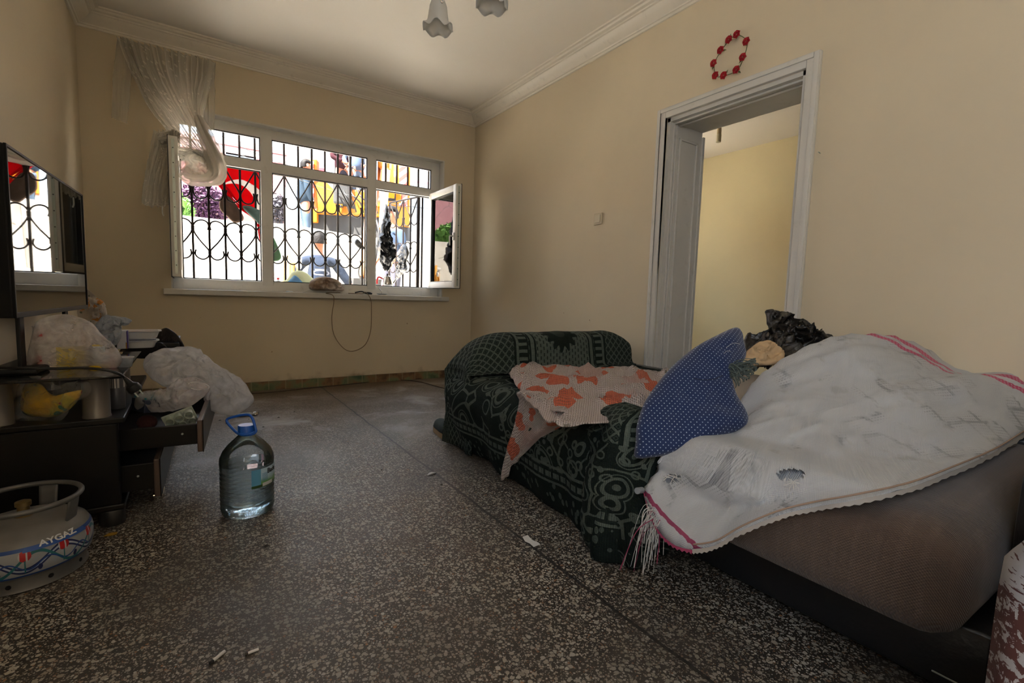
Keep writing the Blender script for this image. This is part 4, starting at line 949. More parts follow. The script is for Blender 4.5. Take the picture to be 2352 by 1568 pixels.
# translucent bag with a carton in it
bagA = cushion(px([(60, 838, 1.70), (75, 760, 1.68), (95, 732, 1.70), (150, 722, 1.74), (205, 738, 1.78), (240, 772, 1.80), (272, 806, 1.82), (279, 832, 1.82), (262, 846, 1.82), (200, 850, 1.81), (120, 852, 1.78), (78, 850, 1.74)], 1.80), NC, .06, .055, 26, 8, 2.6, noise_amp=.03, noise_sc=9, seed=2, crump=.022, crump_sc=9)
tag(bagA.build('carrier_bag', M_film_c, smooth=True), 'see-through carrier bag full of cartons on the glass top before the television', 'bag', 'carrier bags around the media stand')
def carton_mat():
    m = MT('printed_carton'); c = m.coord('Generated'); x, y, z = m.xyz(c)
    col = m.mix(m.noise(m.coord(), 20, 2), (.60, .52, .48), (.68, .62, .58))
    col = m.mix(x.band(.14, .10)*z.band(.84, .07), col, (.42, .02, .03)); col = m.mix(x.band(.11, .08)*z.band(.18, .15), col, (.45, .02, .04))
    col = m.mix(x.band(.62, .22)*z.lt(.52)*m.noise(m.coord(), 40, 3).gt(.35), col, (.62, .46, .06)); m.set(color=col, rough=.5); return m.m
ct = thing('food_carton', 'white carton with red and yellow print inside the see-through bag', 'carton', (-.40, 2.26, GT))
cM = Matrix.Translation((-.395, 2.42, GT+.001)) @ Matrix.Rotation(.35, 4, 'Z')
mb = MB(); mb.rbox((-.085, -.035, 0), (.075, .035, .150), .004, 2, cM); mb.build('box_body', carton_mat(), ct)
mb = MB(); mb.rbox((-.086, -.036, .149), (.076, .036, .154), .002, 2, cM); mb.build('box_flap', plain('carton_flap', (.6, .54, .5), .6), ct)
def spool():
    b0 = atF(226, 852, 1.82); b0.z = GT; t = thing('thread_cone', 'cone of pale thread on a yellow base at the glass edge', 'thread', b0)
    m = MT('pale_thread'); c = m.coord(); x, y, z = m.xyz(c); m.set(color=m.mix((z*900+x*60).sin().gt(.2), (.42, .47, .50), (.60, .64, .66)), rough=.4, spec=.6); m.bump((z*1400+x*90).sin(), .5, .002)
    mb = MB(); mb.lathe([(0, .012), (.0245, .012), (.0255, .016), (.022, .078), (.019, .081), (0, .081)], b0, 32); mb.build('thread', m.m, t, smooth='auto')
    ym = plain('yellow_plastic', (.60, .40, .02), .4); mb = MB(); mb.lathe([(0, 0), (.030, 0), (.031, .006), (.027, .012), (0, .012)], b0, 32); mb.build('cone_base', ym, t, smooth='auto')
    mb = MB(); mb.lathe([(.006, .081), (.0155, .081), (.0155, .085), (.012, .087), (.006, .087)], b0, 24, cap=False); mb.build('cone_tip', ym, t, smooth='auto')
spool()
# black power lead with plug lying over the front edge
lead = thing('power_lead', 'black power lead with plug draped over the near edge of the stand', 'cable', atF(280, 870, 1.5))
pts = smoothpath([atF(-60, 844, 1.42), atF(40, 845, 1.42), atF(120, 846, 1.46), atF(190, 845, 1.5), atF(240, 849, 1.52), atF(270, 857, 1.54), atF(286, 867, 1.56)], 6)
mb = MB(); mb.tube(pts, .0042, 8); mb.build('cord', M_blackp, lead, smooth=True)
pA = atF(286, 867, 1.56); pB = atF(314, 898, 1.58); mb = MB(); mb.tube([pA, pA.lerp(pB, .25), pA.lerp(pB, .45), pA.lerp(pB, .6), pA.lerp(pB, .85), pB], [.005, .008, .010, .019, .021, .018], 14); mb.build('plug_body', M_blackp, lead, smooth='auto')
dd = (pB-pA).normalized(); sd = dd.orthogonal().normalized(); mb = MB()
for s in (-1, 1): mb.tube([pB+sd*.009*s, pB+sd*.009*s+dd*.018], .0024, 8)
mb.build('plug_pin', M_steel, lead)
# small grey bag, printed bag by the wall, trays, cup
bagB = cushion(px([(208, 765), (225, 735), (250, 724), (300, 733), (298, 740), (275, 744), (278, 775), (268, 792), (240, 797), (215, 790)], 2.12), NC, .03, .05, 20, 7, noise_amp=.03, noise_sc=12, seed=7, crump=.03, crump_sc=16)
tag(bagB.build('carrier_bag', M_film_g, smooth=True), 'small bluish-grey knotted bag with an ear, left of the food trays', 'bag', 'carrier bags around the media stand')
def printed_film():
    m = MT('flower_print_film'); c = m.coord(); x, y, z = m.xyz(c); m.set(rough=.3)
    col = m.mix(m.noise(c, 22, 3).gt(.60), (.62, .55, .50), (.75, .28, .03)); col = m.mix(m.vor(c, 26).lt(.16), col, (.15, .2, .12)); col = m.mix(z.lt(.05)*m.noise(c, 50, 2).gt(.5), col, (.55, .05, .04))
    m.set(color=col); tr = m.node('ShaderNodeBsdfTransparent'); mx = m.node('ShaderNodeMixShader'); mx.inputs[0].default_value = .72; m.link(tr.outputs[0], mx.inputs[1]); m.link(m.b.outputs[0], mx.inputs[2]); m.link(mx.outputs[0], m.out.inputs[0]); m.bump(m.noise(c, 30, 4), .6, .01); return m.m
bagC = cushion(px([(178, 722), (184, 688), (199, 664), (222, 684), (238, 692), (247, 722), (243, 782), (200, 789)], 2.72), NC, .03, .05, 20, 7, noise_amp=.03, noise_sc=12, seed=9, crump=.02, crump_sc=16)
tag(bagC.build('carrier_bag', printed_film(), smooth=True), 'clear bag with orange flower print behind the television corner', 'bag', 'carrier bags around the media stand')
far_table = thing('side_table', 'low black side table past the media stand under the food trays', 'table', (-.36, 3.3, 0))
blkbag = cushion(px([(276, 812), (282, 799), (320, 795), (365, 790), (385, 800), (375, 812), (345, 818), (300, 820)], 2.42), (0, -.3, 1), .03, .03, 9, 4, noise_amp=.03, noise_sc=12, seed=11)
MB().rbox((-.585, 3.135, .53), (-.06, 3.62, .556), .004, 2).build('table_top', M_lacq, far_table)
for (x, y) in ((-.57, 3.16), (-.09, 3.16), (-.57, 3.59), (-.09, 3.59)): MB().rbox((x-.015, y-.015, 0), (x+.015, y+.015, .53), .003, 2).build('leg', M_lacq, far_table)
tag(blkbag.build('bin_bag', M_black, smooth=True), 'flat black plastic bag spread under the food trays', 'bag')
def tray(u, v, F, w, d, h, label, food):
    c = atF(u, v, F); t = thing('food_tray', label, 'tray', c, 'white food trays stacked on the stand'); M = Matrix.Translation(c) @ Matrix.Rotation(.08, 4, 'Z'); mb = MB(); n = 48
    def ring(a_, b_, z, rib=0):
        out = []
        for k in range(n):
            th = 2*PI*k/n; cx, sy = math.cos(th), math.sin(th); e = .5
            x = a_*math.copysign(abs(cx)**e, cx); y = b_*math.copysign(abs(sy)**e, sy); r = 1+rib*(k % 2)
            out.append(M @ Vector((x*r, y*r, z)))
        return out
    rows = [ring(w*.35, d*.36, 0), ring(w*.38, d*.38, .004, .015), ring(w*.43, d*.43, h*.90, .03), ring(w*.5, d*.5, h), ring(w*.5, d*.5, h+.003), ring(w*.425, d*.425, h+.002), ring(w*.36, d*.36, .006)]
    rows = [r+[r[0]] for r in rows]; mb.grid(rows); mb.add([p for p in rows[0][:-1]], [tuple(range(n))]); mb.build('tray_shell', bpy.data.materials.get('white_foam') or plain('white_foam', (.68, .68, .70), .5), t, smooth='auto')
    if food:
        f = MB(); f.add([p+Vector((0, 0, -.001)) for p in ring(w*.415, d*.415, h-.004)], [tuple(range(n))[::-1]]); f.build('food', plain('orange_sauce', (.50, .18, .05), .5), t)
    return t
tray(320, 797, 2.40, .165, .13, .034, 'lower white ribbed food tray of the stack of two', False)
tray(322, 776, 2.40, .175, .14, .036, 'upper white ribbed food tray holding orange food', True)
cup_c = atF(283, 800, 2.28); cp = thing('paper_cup', 'white and purple carton left of the food trays', 'carton', cup_c)
mb = MB(); mb.rbox((-.022, -.02, 0), (.016, .02, .085), .003, 2, Matrix.Translation(cup_c)); mb.build('box_body', MT('purple_print_carton').set(color=plain and (.55, .55, .6), rough=.5).m, cp)
mb = MB(); mb.rbox((.016, -.0205, .0), (.020, .0205, .085), .001, 1, Matrix.Translation(cup_c)); mb.build('print_band', plain('purple_ink', (.09, .05, .28), .5), cp)
mb = MB(); mb.rbox((.012, -.021, .0), (.0165, .021, .03), .001, 1, Matrix.Translation(cup_c)); mb.build('print_patch', plain('amber_ink', (.5, .25, .05), .5), cp)
spk = cushion(px([(352, 800), (362, 765), (378, 753), (392, 757), (410, 772), (424, 798), (408, 806), (375, 806)], 2.62), NC, .02, .04, 12, 4, noise_amp=.025, noise_sc=12, seed=12)
tag(spk.build('bin_bag', film('smoke_film', (.05, .04, .035), .92, .2), smooth=True), 'peaked smoky brown bag right of the food trays', 'bag')
rp = cushion(px([(238, 815), (252, 808), (268, 818), (266, 832), (245, 834)], 1.95), NC, .02, .02, 8, 3)
tag(rp.build('snack_packet', plain('dark_red_foil', (.20, .012, .025), .3), smooth=True), 'dark red snack packet behind the thread cone', 'packet')
tb = atF(287, 838, 1.85); tb.z = GT; tub = thing('plastic_tub', 'small clear lidded tub right of the red packet', 'tub', tb)
mb = MB(); mb.lathe([(0, 0), (.022, 0), (.027, .035), (.026, .035), (.021, .002), (0, .002)], tb, 24); mb.build('tub_body', M_film_g, tub, smooth=True)
mb = MB(); mb.lathe([(0, .036), (.030, .035), (.030, .038), (0, .039)], tb, 24); mb.build('lid', M_film_w, tub, smooth='auto')
# can between the shelves, yellow bag on lower shelf
cn = Vector((-.265, 2.30, .392)); can = thing('drink_can', 'printed tin standing beside the steel column under the glass', 'tin', cn)
def can_mat():
    m = MT('printed_tin'); c = m.coord(); x, y, z = m.xyz(c); k = ((x-y)*900).sin().gt(.1)*z.gt(.08)*z.lt(.115); m.set(color=m.mix(k, (.10, .10, .11), (.5, .48, .45)), rough=.35, metal=.4); return m.m
mb = MB(); mb.lathe([(0, 0), (.027, 0), (.029, .005), (.029, .12), (.026, .128), (0, .128)], cn+Vector((.02, 0, 0)), 28); mb.build('tin_body', can_mat(), can, smooth='auto')
def yellow_mat():
    m = MT('yellow_print_packet'); c = m.coord(); col = m.mix(m.noise(c, 14, 3).step(.45, .6), (.62, .36, .02), (.50, .40, .04)); col = m.mix(m.noise(c, 10, 2).gt(.64), col, (.03, .16, .07)); col = m.mix(m.vor(c, 24).lt(.13), col, (.35, .02, .02)); m.set(color=col, rough=.4); m.bump(m.noise(c, 12, 4), .6, .02); return m.m
yp = cushion(px([(52, 948), (50, 900), (62, 880), (95, 882), (118, 905), (160, 908), (190, 895), (175, 925), (145, 950), (110, 958)], 1.64), NC, .05, .05, 12, 4, noise_amp=.03, noise_sc=10, seed=15)
tag(yp.build('snack_packet', yellow_mat(), smooth=True), 'yellow packet wrapped in clear film on the lower shelf', 'packet')
yf = cushion(px([(38, 962), (36, 905), (52, 872), (92, 864), (120, 882), (165, 885), (204, 878), (205, 905), (165, 930), (145, 962), (90, 972)], 1.61), NC, .06, .055, 24, 7, 2.8, noise_amp=.035, noise_sc=10, seed=16, crump=.03, crump_sc=12)
tag(yf.build('clear_wrap', M_film_t, smooth=True), 'crinkled clear film wrapped round the yellow packet', 'wrapping')

# ------------------------------------------------------------------ bags and junk in and over the open drawer
big = cushion(px([(328, 835, 2.1), (345, 812, 2.15), (388, 800, 2.2), (440, 802, 2.25), (468, 822, 2.3), (508, 848, 2.3), (550, 872, 2.35), (578, 905, 2.35), (580, 925, 2.35), (545, 952, 2.3), (505, 950, 2.25), (478, 935, 2.2), (470, 900, 2.15), (430, 885, 2.1), (375, 880, 2.05), (340, 862, 2.08)], 2.2),
              (.1, -.75, .6), .075, .05, 30, 7, 2.6, noise_amp=.055, noise_sc=7, seed=21, crump=.030, crump_sc=9)
tag(big.build('carrier_bag', M_film_w, smooth=True), 'large empty white carrier bag draped over the drawer front towards the window', 'bag', 'carrier bags around the media stand')
sm = cushion(px([(312, 938), (312, 912), (330, 898), (372, 897), (395, 880), (425, 868), (455, 868), (480, 888), (474, 905), (440, 930), (400, 942), (350, 946)], 1.88), (.2, -.8, .5), .035, .04, 24, 6, 2.6, noise_amp=.02, noise_sc=10, seed=23, crump=.02, crump_sc=12)
tag(sm.build('carrier_bag', M_film_c, smooth=True), 'see-through bag with looped handle and a navy box, lying in the open drawer', 'bag', 'carrier bags around the media stand')
hl = MB(); hl.tube(smoothpath([atF(u, v, 1.86) for u, v in [(432, 882), (450, 877), (470, 882), (480, 889), (468, 894), (445, 893)]], 4, True), .0035, 6, closed=True)
nb_ = thing('navy_box', 'navy box inside the see-through bag in the drawer', 'box', (-.12, 2.3, .30))
nM = Matrix.Translation(atF(352, 930, 1.93)) @ Matrix.Rotation(.5, 4, 'Z') @ Matrix.Rotation(.12, 4, 'Y'); mb = MB(); mb.rbox((-.055, -.05, -.022), (.095, .05, .028), .003, 2, nM); mb.build('box_body', plain('navy_card', (.015, .022, .045), .4), nb_)
tl2 = MB(); tl2.rbox((-.05, -.04, .0285), (.05, .045, .036), .002, 2, nM); tl2.build('teal_sleeve', plain('teal_card', (.01, .16, .18), .5), nb_)
hl.build('bag_handle', M_film_w, bpy.data.objects['carrier_bag.004'], smooth=True) if 'carrier_bag.004' in bpy.data.objects else None
eg = thing('egg_holder', 'pale green plastic holder with round cups standing in the open drawer', 'holder', atF(410, 955, 1.95))
eM = Matrix.Translation(atF(412, 955, 1.95)) @ Matrix.Rotation(-.35, 4, 'Y') @ Matrix.Rotation(.2, 4, 'X'); M_pg = plain('pale_green_plastic', (.42, .48, .42), .4)
mb = MB()
for i in range(3):
    for j in range(2):
        Mx = eM @ Matrix.Translation((-.034+.034*i, -.018, -.008+.032*j-.014)) @ Matrix.Rotation(PI/2, 4, 'X'); mb.lathe([(.0155, 0), (.0155, .035), (.0135, .035), (.0125, .004), (.0, .002)], n=20, M=Mx, cap=False)
mb.build('cups', M_pg, eg, smooth='auto'); mb = MB(); mb.rbox((-.055, -.02, -.042), (.055, -.014, .03), .003, 2, eM); mb.build('frame', M_pg, eg)
bl = atF(338, 970, 1.95); ball = MB(); ball.lathe([(0, -.03), (.02, -.026), (.032, -.012), (.035, .002), (.03, .018), (.016, .028), (0, .03)], bl, 24)
def knit():
    m = MT('dark_red_yarn'); c = m.coord(); m.set(color=m.mix(m.noise(c, 30, 3), (.05, .012, .012), (.12, .04, .035)), rough=.9); m.bump(m.noise(c, 60, 2, .5, 2), .7, .01); return m.m
tag(ball.build('yarn_ball', knit(), smooth=True), 'dark red ball of yarn at the back of the open drawer', 'yarn')

# ------------------------------------------------------------------ gas cylinder
TC = Vector((-.424, 1.91, 0))
def tank_mat():
    m = MT('painted_cylinder'); c = m.coord(); x, y, z = m.xyz(c)
    an = y.op('ARCTAN2', x); u = an*.15
    grey = m.mix(m.noise(c, 25, 5), (.12, .115, .11), (.22, .21, .20))
    belt = z.gt(.048)*z.lt(.130)
    white = (.34, .35, .38)
    def ell(pu, pv, a_, b_): return (((u-pu)/a_).pow(2)+((z-pv)/b_).pow(2)).lt(1.0)
    col = m.mix(m.noise(c, 60, 2).gt(.62)*.25, white, (.25, .35, .5))
    blue = (.012, .06, .26); navy = (.012, .02, .10); teal = (.02, .16, .18); red = (.42, .015, .02)
    w_ = (z-.088-(u*38).sin()*.022).abs(); col = m.mix(w_.lt(.0085), col, navy); col = m.mix(w_.lt(.0028), col, (.4, .45, .55))
    w2 = (z-.085-((u*38)+2.2).sin()*.030).abs(); col = m.mix(w2.lt(.0045), col, teal)
    w3 = (z-.080-((u*76)+1.0).sin()*.012).abs(); col = m.mix(w3.lt(.0022), col, blue)
    cell = (u*12.1).fr()-.5; cz = z
    tul = ((cell/.16).pow(2)+((cz-.108)/.015).pow(2)).lt(1.0); col = m.mix(tul, col, red); col = m.mix(tul*((cell*34).sin().gt(.75)), col, (.5, .5, .52))
    stem = cell.abs().lt(.018)*cz.lt(.095)*cz.gt(.060); col = m.mix(stem, col, teal)
    bud = (((cell-.36)/.06).pow(2)+((cz-.068)/.009).pow(2)).lt(1.0); col = m.mix(bud, col, navy)
    col = m.mix(z.band(.1255, .0045).max(z.band(.0505, .0035)), col, blue)
    res = m.mix(belt, grey, col)
    m.set(color=res, rough=.38, metal=0.0, spec=.5); m.bump(m.noise(c, 40, 3), .05, .004); return m.m
M_alu = MT('worn_grey_steel'); _c = M_alu.coord(); M_alu.set(color=M_alu.mix(M_alu.noise(_c, 20, 6), (.09, .088, .085), (.19, .185, .18)), rough=.38, metal=.35); M_alu = M_alu.m
tank = thing('gas_cylinder', 'small grey gas cylinder with blue and red floral band and lettering', 'gas cylinder', TC)
mb = MB(); mb.lathe([(0, .026), (.11, .026), (.132, .036), (.147, .052), (.152, .075), (.152, .105), (.148, .122), (.138, .140), (.118, .155), (.085, .166), (.04, .172), (0, .173)], TC, 72); mb.build('vessel', tank_mat(), tank, smooth=True)
mb = MB(); mb.lathe([(.112, .0), (.134, .0), (.138, .004), (.134, .010), (.136, .040), (.130, .046), (.126, .044), (.126, .008), (.112, .004)], TC, 64, cap=False); foot_ = mb.build('foot_ring', M_alu, tank, smooth='auto')
for k in range(10):
    mb = MB(); th = 2*PI*k/10+.25; mb.lathe([(0, 0), (.006, 0), (.006, .001), (0, .001)], n=12, M=Matrix.Translation(TC+Vector((math.cos(th)*.1365, math.sin(th)*.1365, .024))) @ Matrix.Rotation(th, 4, 'Z') @ Matrix.Rotation(PI/2, 4, 'Y')); mb.build('drain_hole', M_blackp, foot_)
RR = .128
mb = MB(); mb.tube([TC+Vector((RR*math.cos(t), RR*math.sin(t), .222)) for t in [2*PI*k/64 for k in range(64)]], .0075, 12, closed=True); mb.build('collar_rim', M_alu, tank, smooth=True)
for th in (-2.05, -.35, 1.3, 2.9):
    rows = []
    for k in range(7):
        a_ = th-.19+.38*k/6; rows.append([TC+Vector(((RR-.012+s*.012)*math.cos(a_), (RR-.012+s*.012)*math.sin(a_), .142+.08*s)) for s in (0, .3, .6, 1)])
    mb = MB(); mb.grid(rows); mb.build('collar_post', M_alu, tank, smooth=True, solid=.004)
mb = MB(); mb.lathe([(0, .17), (.022, .17), (.022, .18), (.014, .184), (.014, .200), (.018, .202), (.018, .214), (.008, .218), (0, .219)], TC, 24); mb.build('valve', plain('brass_valve', (.28, .2, .09), .4, .8), tank, smooth='auto')
def bend(co):
    a_ = math.radians(-50)+co.x/.142; s = co.y                       # follow the sloping shoulder
    zz = .1225+s*.72; r = .1487-s*.55+co.z
    return TC+Vector((r*math.cos(a_), r*math.sin(a_), zz))
bnd = MB(); rows = []
for k in range(41):
    a_ = math.radians(-50)+(-.075+.15*k/40)/.142; e = max(0, 1-abs(k-20)/20)**.4
    rows.append([TC+Vector(((.1500-s*.60)*math.cos(a_), (.1500-s*.60)*math.sin(a_), .1215+s*.75)) for s in (-.004, .008*e, .018*e+.0008, .026*e+.001)])
bnd.grid(rows); bnd.build('name_band', plain('blue_enamel', (.012, .07, .30), .35), tank, smooth=True)
tm = text_mb('AYGAZ', .026, None, .0006, bend=lambda co: bend(Vector((co.x, co.y+.003, co.z+.0022))), bold=.0006); tm.build('name_letters', plain('white_lettering', (.62, .64, .68), .4), tank)

# ------------------------------------------------------------------ water bottle
WB = Vector((.163, 2.035, 0)); wbt = thing('water_bottle', 'half full five litre water bottle with blue cap and ring handle on the floor', 'bottle', WB)
def bodyprof(k=1.0, z0=.0, z1=.30):
    P_ = [(.0, .006), (.060, .004), (.078, .0), (.088, .010), (.0925, .030)]
    z = .034
    for i in range(9): P_ += [(.0925, z), (.0890, z+.006), (.0925, z+.012)]; z += .0165
    P_ += [(.0925, .190), (.0935, .205), (.0915, .222), (.081, .246), (.062, .270), (.040, .291), (.028, .303), (.0245, .309), (.0245, .318)]
    return [(r*k, zz) for r, zz in P_ if z0 <= zz <= z1+.02]
pet = thin_glass('pet_plastic', (.90, .94, .96)); 
mb = MB(); mb.lathe(bodyprof(), WB, 56, cap=False); mb.build('bottle_body', pet, wbt, smooth=True)
wat = MT('water'); wat.set(color=(.86, .93, .96), rough=0.0, trans=1.0, ior=1.33); _t = wat.node('ShaderNodeBsdfTransparent'); _t.inputs[0].default_value = (.80, .86, .88, 1); _x = wat.node('ShaderNodeMixShader'); _x.inputs[0].default_value = .55; wat.link(wat.b.outputs[0], _x.inputs[1]); wat.link(_t.outputs[0], _x.inputs[2]); wat.link(_x.outputs[0], wat.out.inputs[0])
wp = [(r*.975, z+.002) for r, z in bodyprof() if z <= .190]+[(.0925*.975, .196), (0, .196)]
mb = MB(); mb.lathe(wp, WB, 56); mb.build('water', wat.m, wbt, smooth='auto')
M_bl = plain('blue_plastic', (.012, .10, .48), .35); M_bl2 = plain('pale_blue_cap', (.20, .30, .60), .35)
mb = MB(); mb.lathe([(.0245, .309), (.029, .309), (.029, .338), (.027, .341), (0, .341)], WB, 36); mb.build('cap', M_bl, wbt, smooth='auto')
hp = MB(); c0 = WB+Vector((0, 0, .312)); e1 = Vector((-_r[0], -_r[1], 0)); e2 = Vector((0, 0, 1))
loop = [(.030, -.003), (-.005, -.006), (-.030, .004), (-.062, .032), (-.070, .046), (-.058, .055), (-.015, .066), (.012, .067), (.028, .052), (.040, .022), (.044, .008)]
hp.tube(smoothpath([c0+e1*(-a_)+e2*b_+Vector((_f[0], _f[1], 0))*(-.018+.25*b_) for a_, b_ in loop], 5, True), .0048, 10, closed=True); hp.build('handle', M_bl, wbt, smooth=True)
rg = MB(); rg.tube([WB+Vector((.031*math.cos(t), .031*math.sin(t), .312)) for t in [2*PI*k/32 for k in range(32)]], .0042, 8, closed=True); rg.build('neck_ring', M_bl, wbt, smooth=True)
def label_mat():
    m = MT('bottle_label'); c = m.coord('UV'); x, y, z = m.xyz(c)
    col = m.mix((y+m.noise(c, 4, 3)*.3).step(.35, .75), (.10, .30, .07), (.42, .58, .72)); col = m.mix(x.lt(.22)*y.gt(.12), col, (.10, .32, .52))
    col = m.mix(y.lt(.16), col, (.03, .08, .02)); col = m.mix(x.band(.42, .16)*y.band(.13, .10), col, (.55, .56, .58)); col = m.mix(x.band(.33, .08)*((y*22).fr().lt(.4))*y.band(.55, .22), col, (.05, .2, .45))
    m.set(color=col, rough=.3); return m.m
cang = math.atan2(-WB.y, -WB.x); rows = []; uvr = []
for k in range(25):
    a_ = cang+math.radians(8+92*k/24); rows.append([WB+Vector((.0938*math.cos(a_), .0938*math.sin(a_), z)) for z in (.118, .150, .188)]); uvr.append([(k/24, v) for v in (0, .5, 1)])
mb = MB(); mb.grid(rows, uv=uvr); lab = mb.build('label', label_mat(), wbt, smooth=True)
tm = text_mb('Bade', .026, None, .0004, bend=lambda co: WB+Vector(((.0944+co.z)*math.cos(cang+math.radians(60)+co.x/.094), (.0944+co.z)*math.sin(cang+math.radians(60)+co.x/.094), .164+co.y)), bold=.0006); tm.build('label_letters', plain('dark_lettering', (.01, .015, .03), .4), lab)

# ------------------------------------------------------------------ litter on the floor
M_paper = plain('white_paper', (.62, .61, .60), .8); M_filter = plain('tan_filter', (.42, .22, .08), .8)
def butt(u0, v0, u1, v1, label, r=.0038):
    A = at(u0, v0, 2, r+.0005); B_ = at(u1, v1, 2, r+.0005); t = thing('cigarette_end', label, 'cigarette end', (A.x, A.y, 0), 'cigarette ends on the terrazzo'); mb = MB(); mb.tube([A.lerp(B_, .22), B_], r, 10); mb.build('paper', M_paper, t, smooth='auto')
    mb = MB(); mb.tube([A, A.lerp(B_, .21)], r*1.02, 10); mb.build('burnt_tip', plain('ash', (.03, .028, .025), .9) if 'ash' not in bpy.data.materials else bpy.data.materials['ash'], t, smooth='auto')
butt(482, 1523, 516, 1495, 'white cigarette end with burnt tip near the bottom edge, left one of two'); butt(563, 1502, 594, 1490, 'thinner cigarette end near the bottom edge, right one of two', .0030)
def flat(name, pts, z, th, mat, label, cat, group=None):
    P_ = [at(u, v, 2, z) for u, v in pts]; mb = MB(); mb.poly(P_, (0, 0, th)); o = mb.build(name, mat); return tag(o, label, cat, group)
flat('paper_scrap', [(1200, 1233), (1212, 1229), (1222, 1240), (1236, 1246), (1241, 1250), (1226, 1256), (1217, 1248), (1206, 1243)], .0006, .0012, M_paper, 'torn white paper scrap on the floor joint before the sofa', 'paper')
cv = MB(); A = at(982, 1091, 2, .002); B_ = at(1001, 1085, 2, .002); rows = [[A.lerp(B_, k/8)+Vector((0, 0, .006*math.sin(k/8*PI)))+Vector((.008, -.016, 0))*s*math.sin((k+.5)/9*PI) for s in (-.5, .5)] for k in range(9)]
cv.grid(rows); tag(cv.build('plastic_shard', M_paper, smooth=True, solid=.001), 'curved white shard on the crossing of the floor joints', 'shard')
flat('yellow_peel', [(238, 1232), (250, 1225), (270, 1222), (268, 1227), (252, 1231)], .0006, .002, plain('orange_peel', (.40, .22, .02), .7), 'small orange-yellow peel strip on the floor beside the gas cylinder', 'peel')
tt = MB(); A = at(545, 953, 2, .012); tt.tube([A, A+Vector((.075, -.01, .001)), A+Vector((.10, -.013, .002))], [.010, .012, .004], 10); tag(tt.build('crushed_tube', plain('white_printed_tube', (.5, .52, .48), .4), smooth=True), 'crushed white tube on the floor under the big white bag', 'tube')
cf = cushion([at(u, v, 2, .006) for u, v in [(578, 948), (588, 944), (594, 948), (588, 953), (580, 952)]], (0, 0, 1), .012, .004, 5, 3, noise_amp=.01, noise_sc=30); tag(cf.build('foil_scrap', M_ss), 'scrunched silver foil on the floor right of the crushed tube', 'foil')
where = ['nearest the drawer corner under the white bag', 'just right of the drawer corner flake', 'beside the floor joint near the window wall', 'midway between the bottle and the sofa', 'before the sofa corner, left of the long joint', 'right of the silver foil scrap', 'touching the crushed tube', 'just below the white shard on the joint crossing', 'right of the foot of the water bottle', 'behind the water bottle handle']
random.seed(5)
for k, (u, v) in enumerate([(505, 965), (520, 972), (676, 945), (801, 1018), (876, 1078), (640, 958), (572, 962), (1014, 1112), (612, 1252), (604, 980)]):
    c0 = at(u, v, 2, .002); s = random.uniform(.006, .014); mb = MB(); an = random.random()*3
    mb.add([c0+Vector((math.cos(an+t)*s*random.uniform(.4, 1), math.sin(an+t)*s*.4, -.0015)) for t in (0, 1.3, 2.6, 4.0, 5.1)]+[c0+Vector((0, 0, .003))], [(0, 1, 5), (1, 2, 5), (2, 3, 5), (3, 4, 5), (4, 0, 5), (4, 3, 2, 1, 0)])
    tag(mb.build('grit_flake', plain('dark_grit', (.03, .025, .02), .9) if 'dark_grit' not in bpy.data.materials else bpy.data.materials['dark_grit']), 'dark dirt flake '+where[k], 'dirt', 'dark flakes scattered on the floor')
# twigs by the skirting, cables along it
cb = MB(); cb.tube(smoothpath([at(560, 905, 2, .006), at(640, 899, 2, .006), at(720, 890, 2, .006), at(800, 882, 2, .006), at(860, 876, 2, .006), at(910, 872, 2, .005), at(960, 876, 2, .005), at(1000, 886, 2, .005), at(1040, 896, 2, .005), at(1085, 899, 2, .005)], 6), .0035, 6)
tag(cb.build('floor_cable', plain('dark_brown_cable', (.03, .02, .015), .6), smooth=True), 'dark cable snaking along the floor below the window wall', 'cable')
cb = MB(); cb.tube(smoothpath([at(1090, 855, 2, .03), at(1070, 845, 2, .08), at(1055, 850, 2, .06), at(1045, 862, 2, .02), at(1038, 872, 2, .006), at(1075, 871, 2, .006), at(1062, 866, 2, .01), at(1040, 858, 2, .03), at(1034, 845, 2, .06)], 6), .0035, 6)
tag(cb.build('floor_cable', plain('beige_cable', (.35, .27, .18), .6), smooth=True), 'beige cable looping in the corner behind the sofa', 'cable')
# small brown hollow dirt heap where tiles broke off
rb = cushion([at(u, v, 2, .004) for u, v in [(925, 868), (940, 858), (975, 855), (985, 862), (965, 870)]], (0, 0, 1), .03, .003, 6, 3, noise_amp=.015, noise_sc=20); tag(rb.build('rubble', plain('brown_rubble', (.07, .045, .03), .95)), 'little heap of broken plaster against the window wall', 'rubble')

# ------------------------------------------------------------------ curtain
def lace():
    m = MT('ivory_net'); c = m.coord('UV'); x, y, z = m.xyz(c); o = m.coord()
    col = (.70, .66, .58); m.set(color=col, rough=.9, spec=.1)
    tl = m.node('ShaderNodeBsdfTranslucent'); tl.inputs[0].default_value = (*col, 1); tr = m.node('ShaderNodeBsdfTransparent')
    a_ = m.node('ShaderNodeMixShader'); a_.inputs[0].default_value = .45; m.link(m.b.outputs[0], a_.inputs[1]); m.link(tl.outputs[0], a_.inputs[2])
    st = m.noise(m.comb(x*55, y*1.2), 1.0, 4); em = m.vor(m.comb(x*30, y*22), 1.6).lt(.3)*m.noise(o, 7, 3).gt(.48)
    k = (st.step(.25, .75)*.40+em*.25+z+.44); k = k.min(.96)
    b_ = m.node('ShaderNodeMixShader'); m.link(k.a, b_.inputs[0]); m.link(tr.outputs[0], b_.inputs[1]); m.link(a_.outputs[0], b_.inputs[2]); m.link(b_.outputs[0], m.out.inputs[0])
    m.bump(st, .4, .01); return m.m
M_lace = lace()
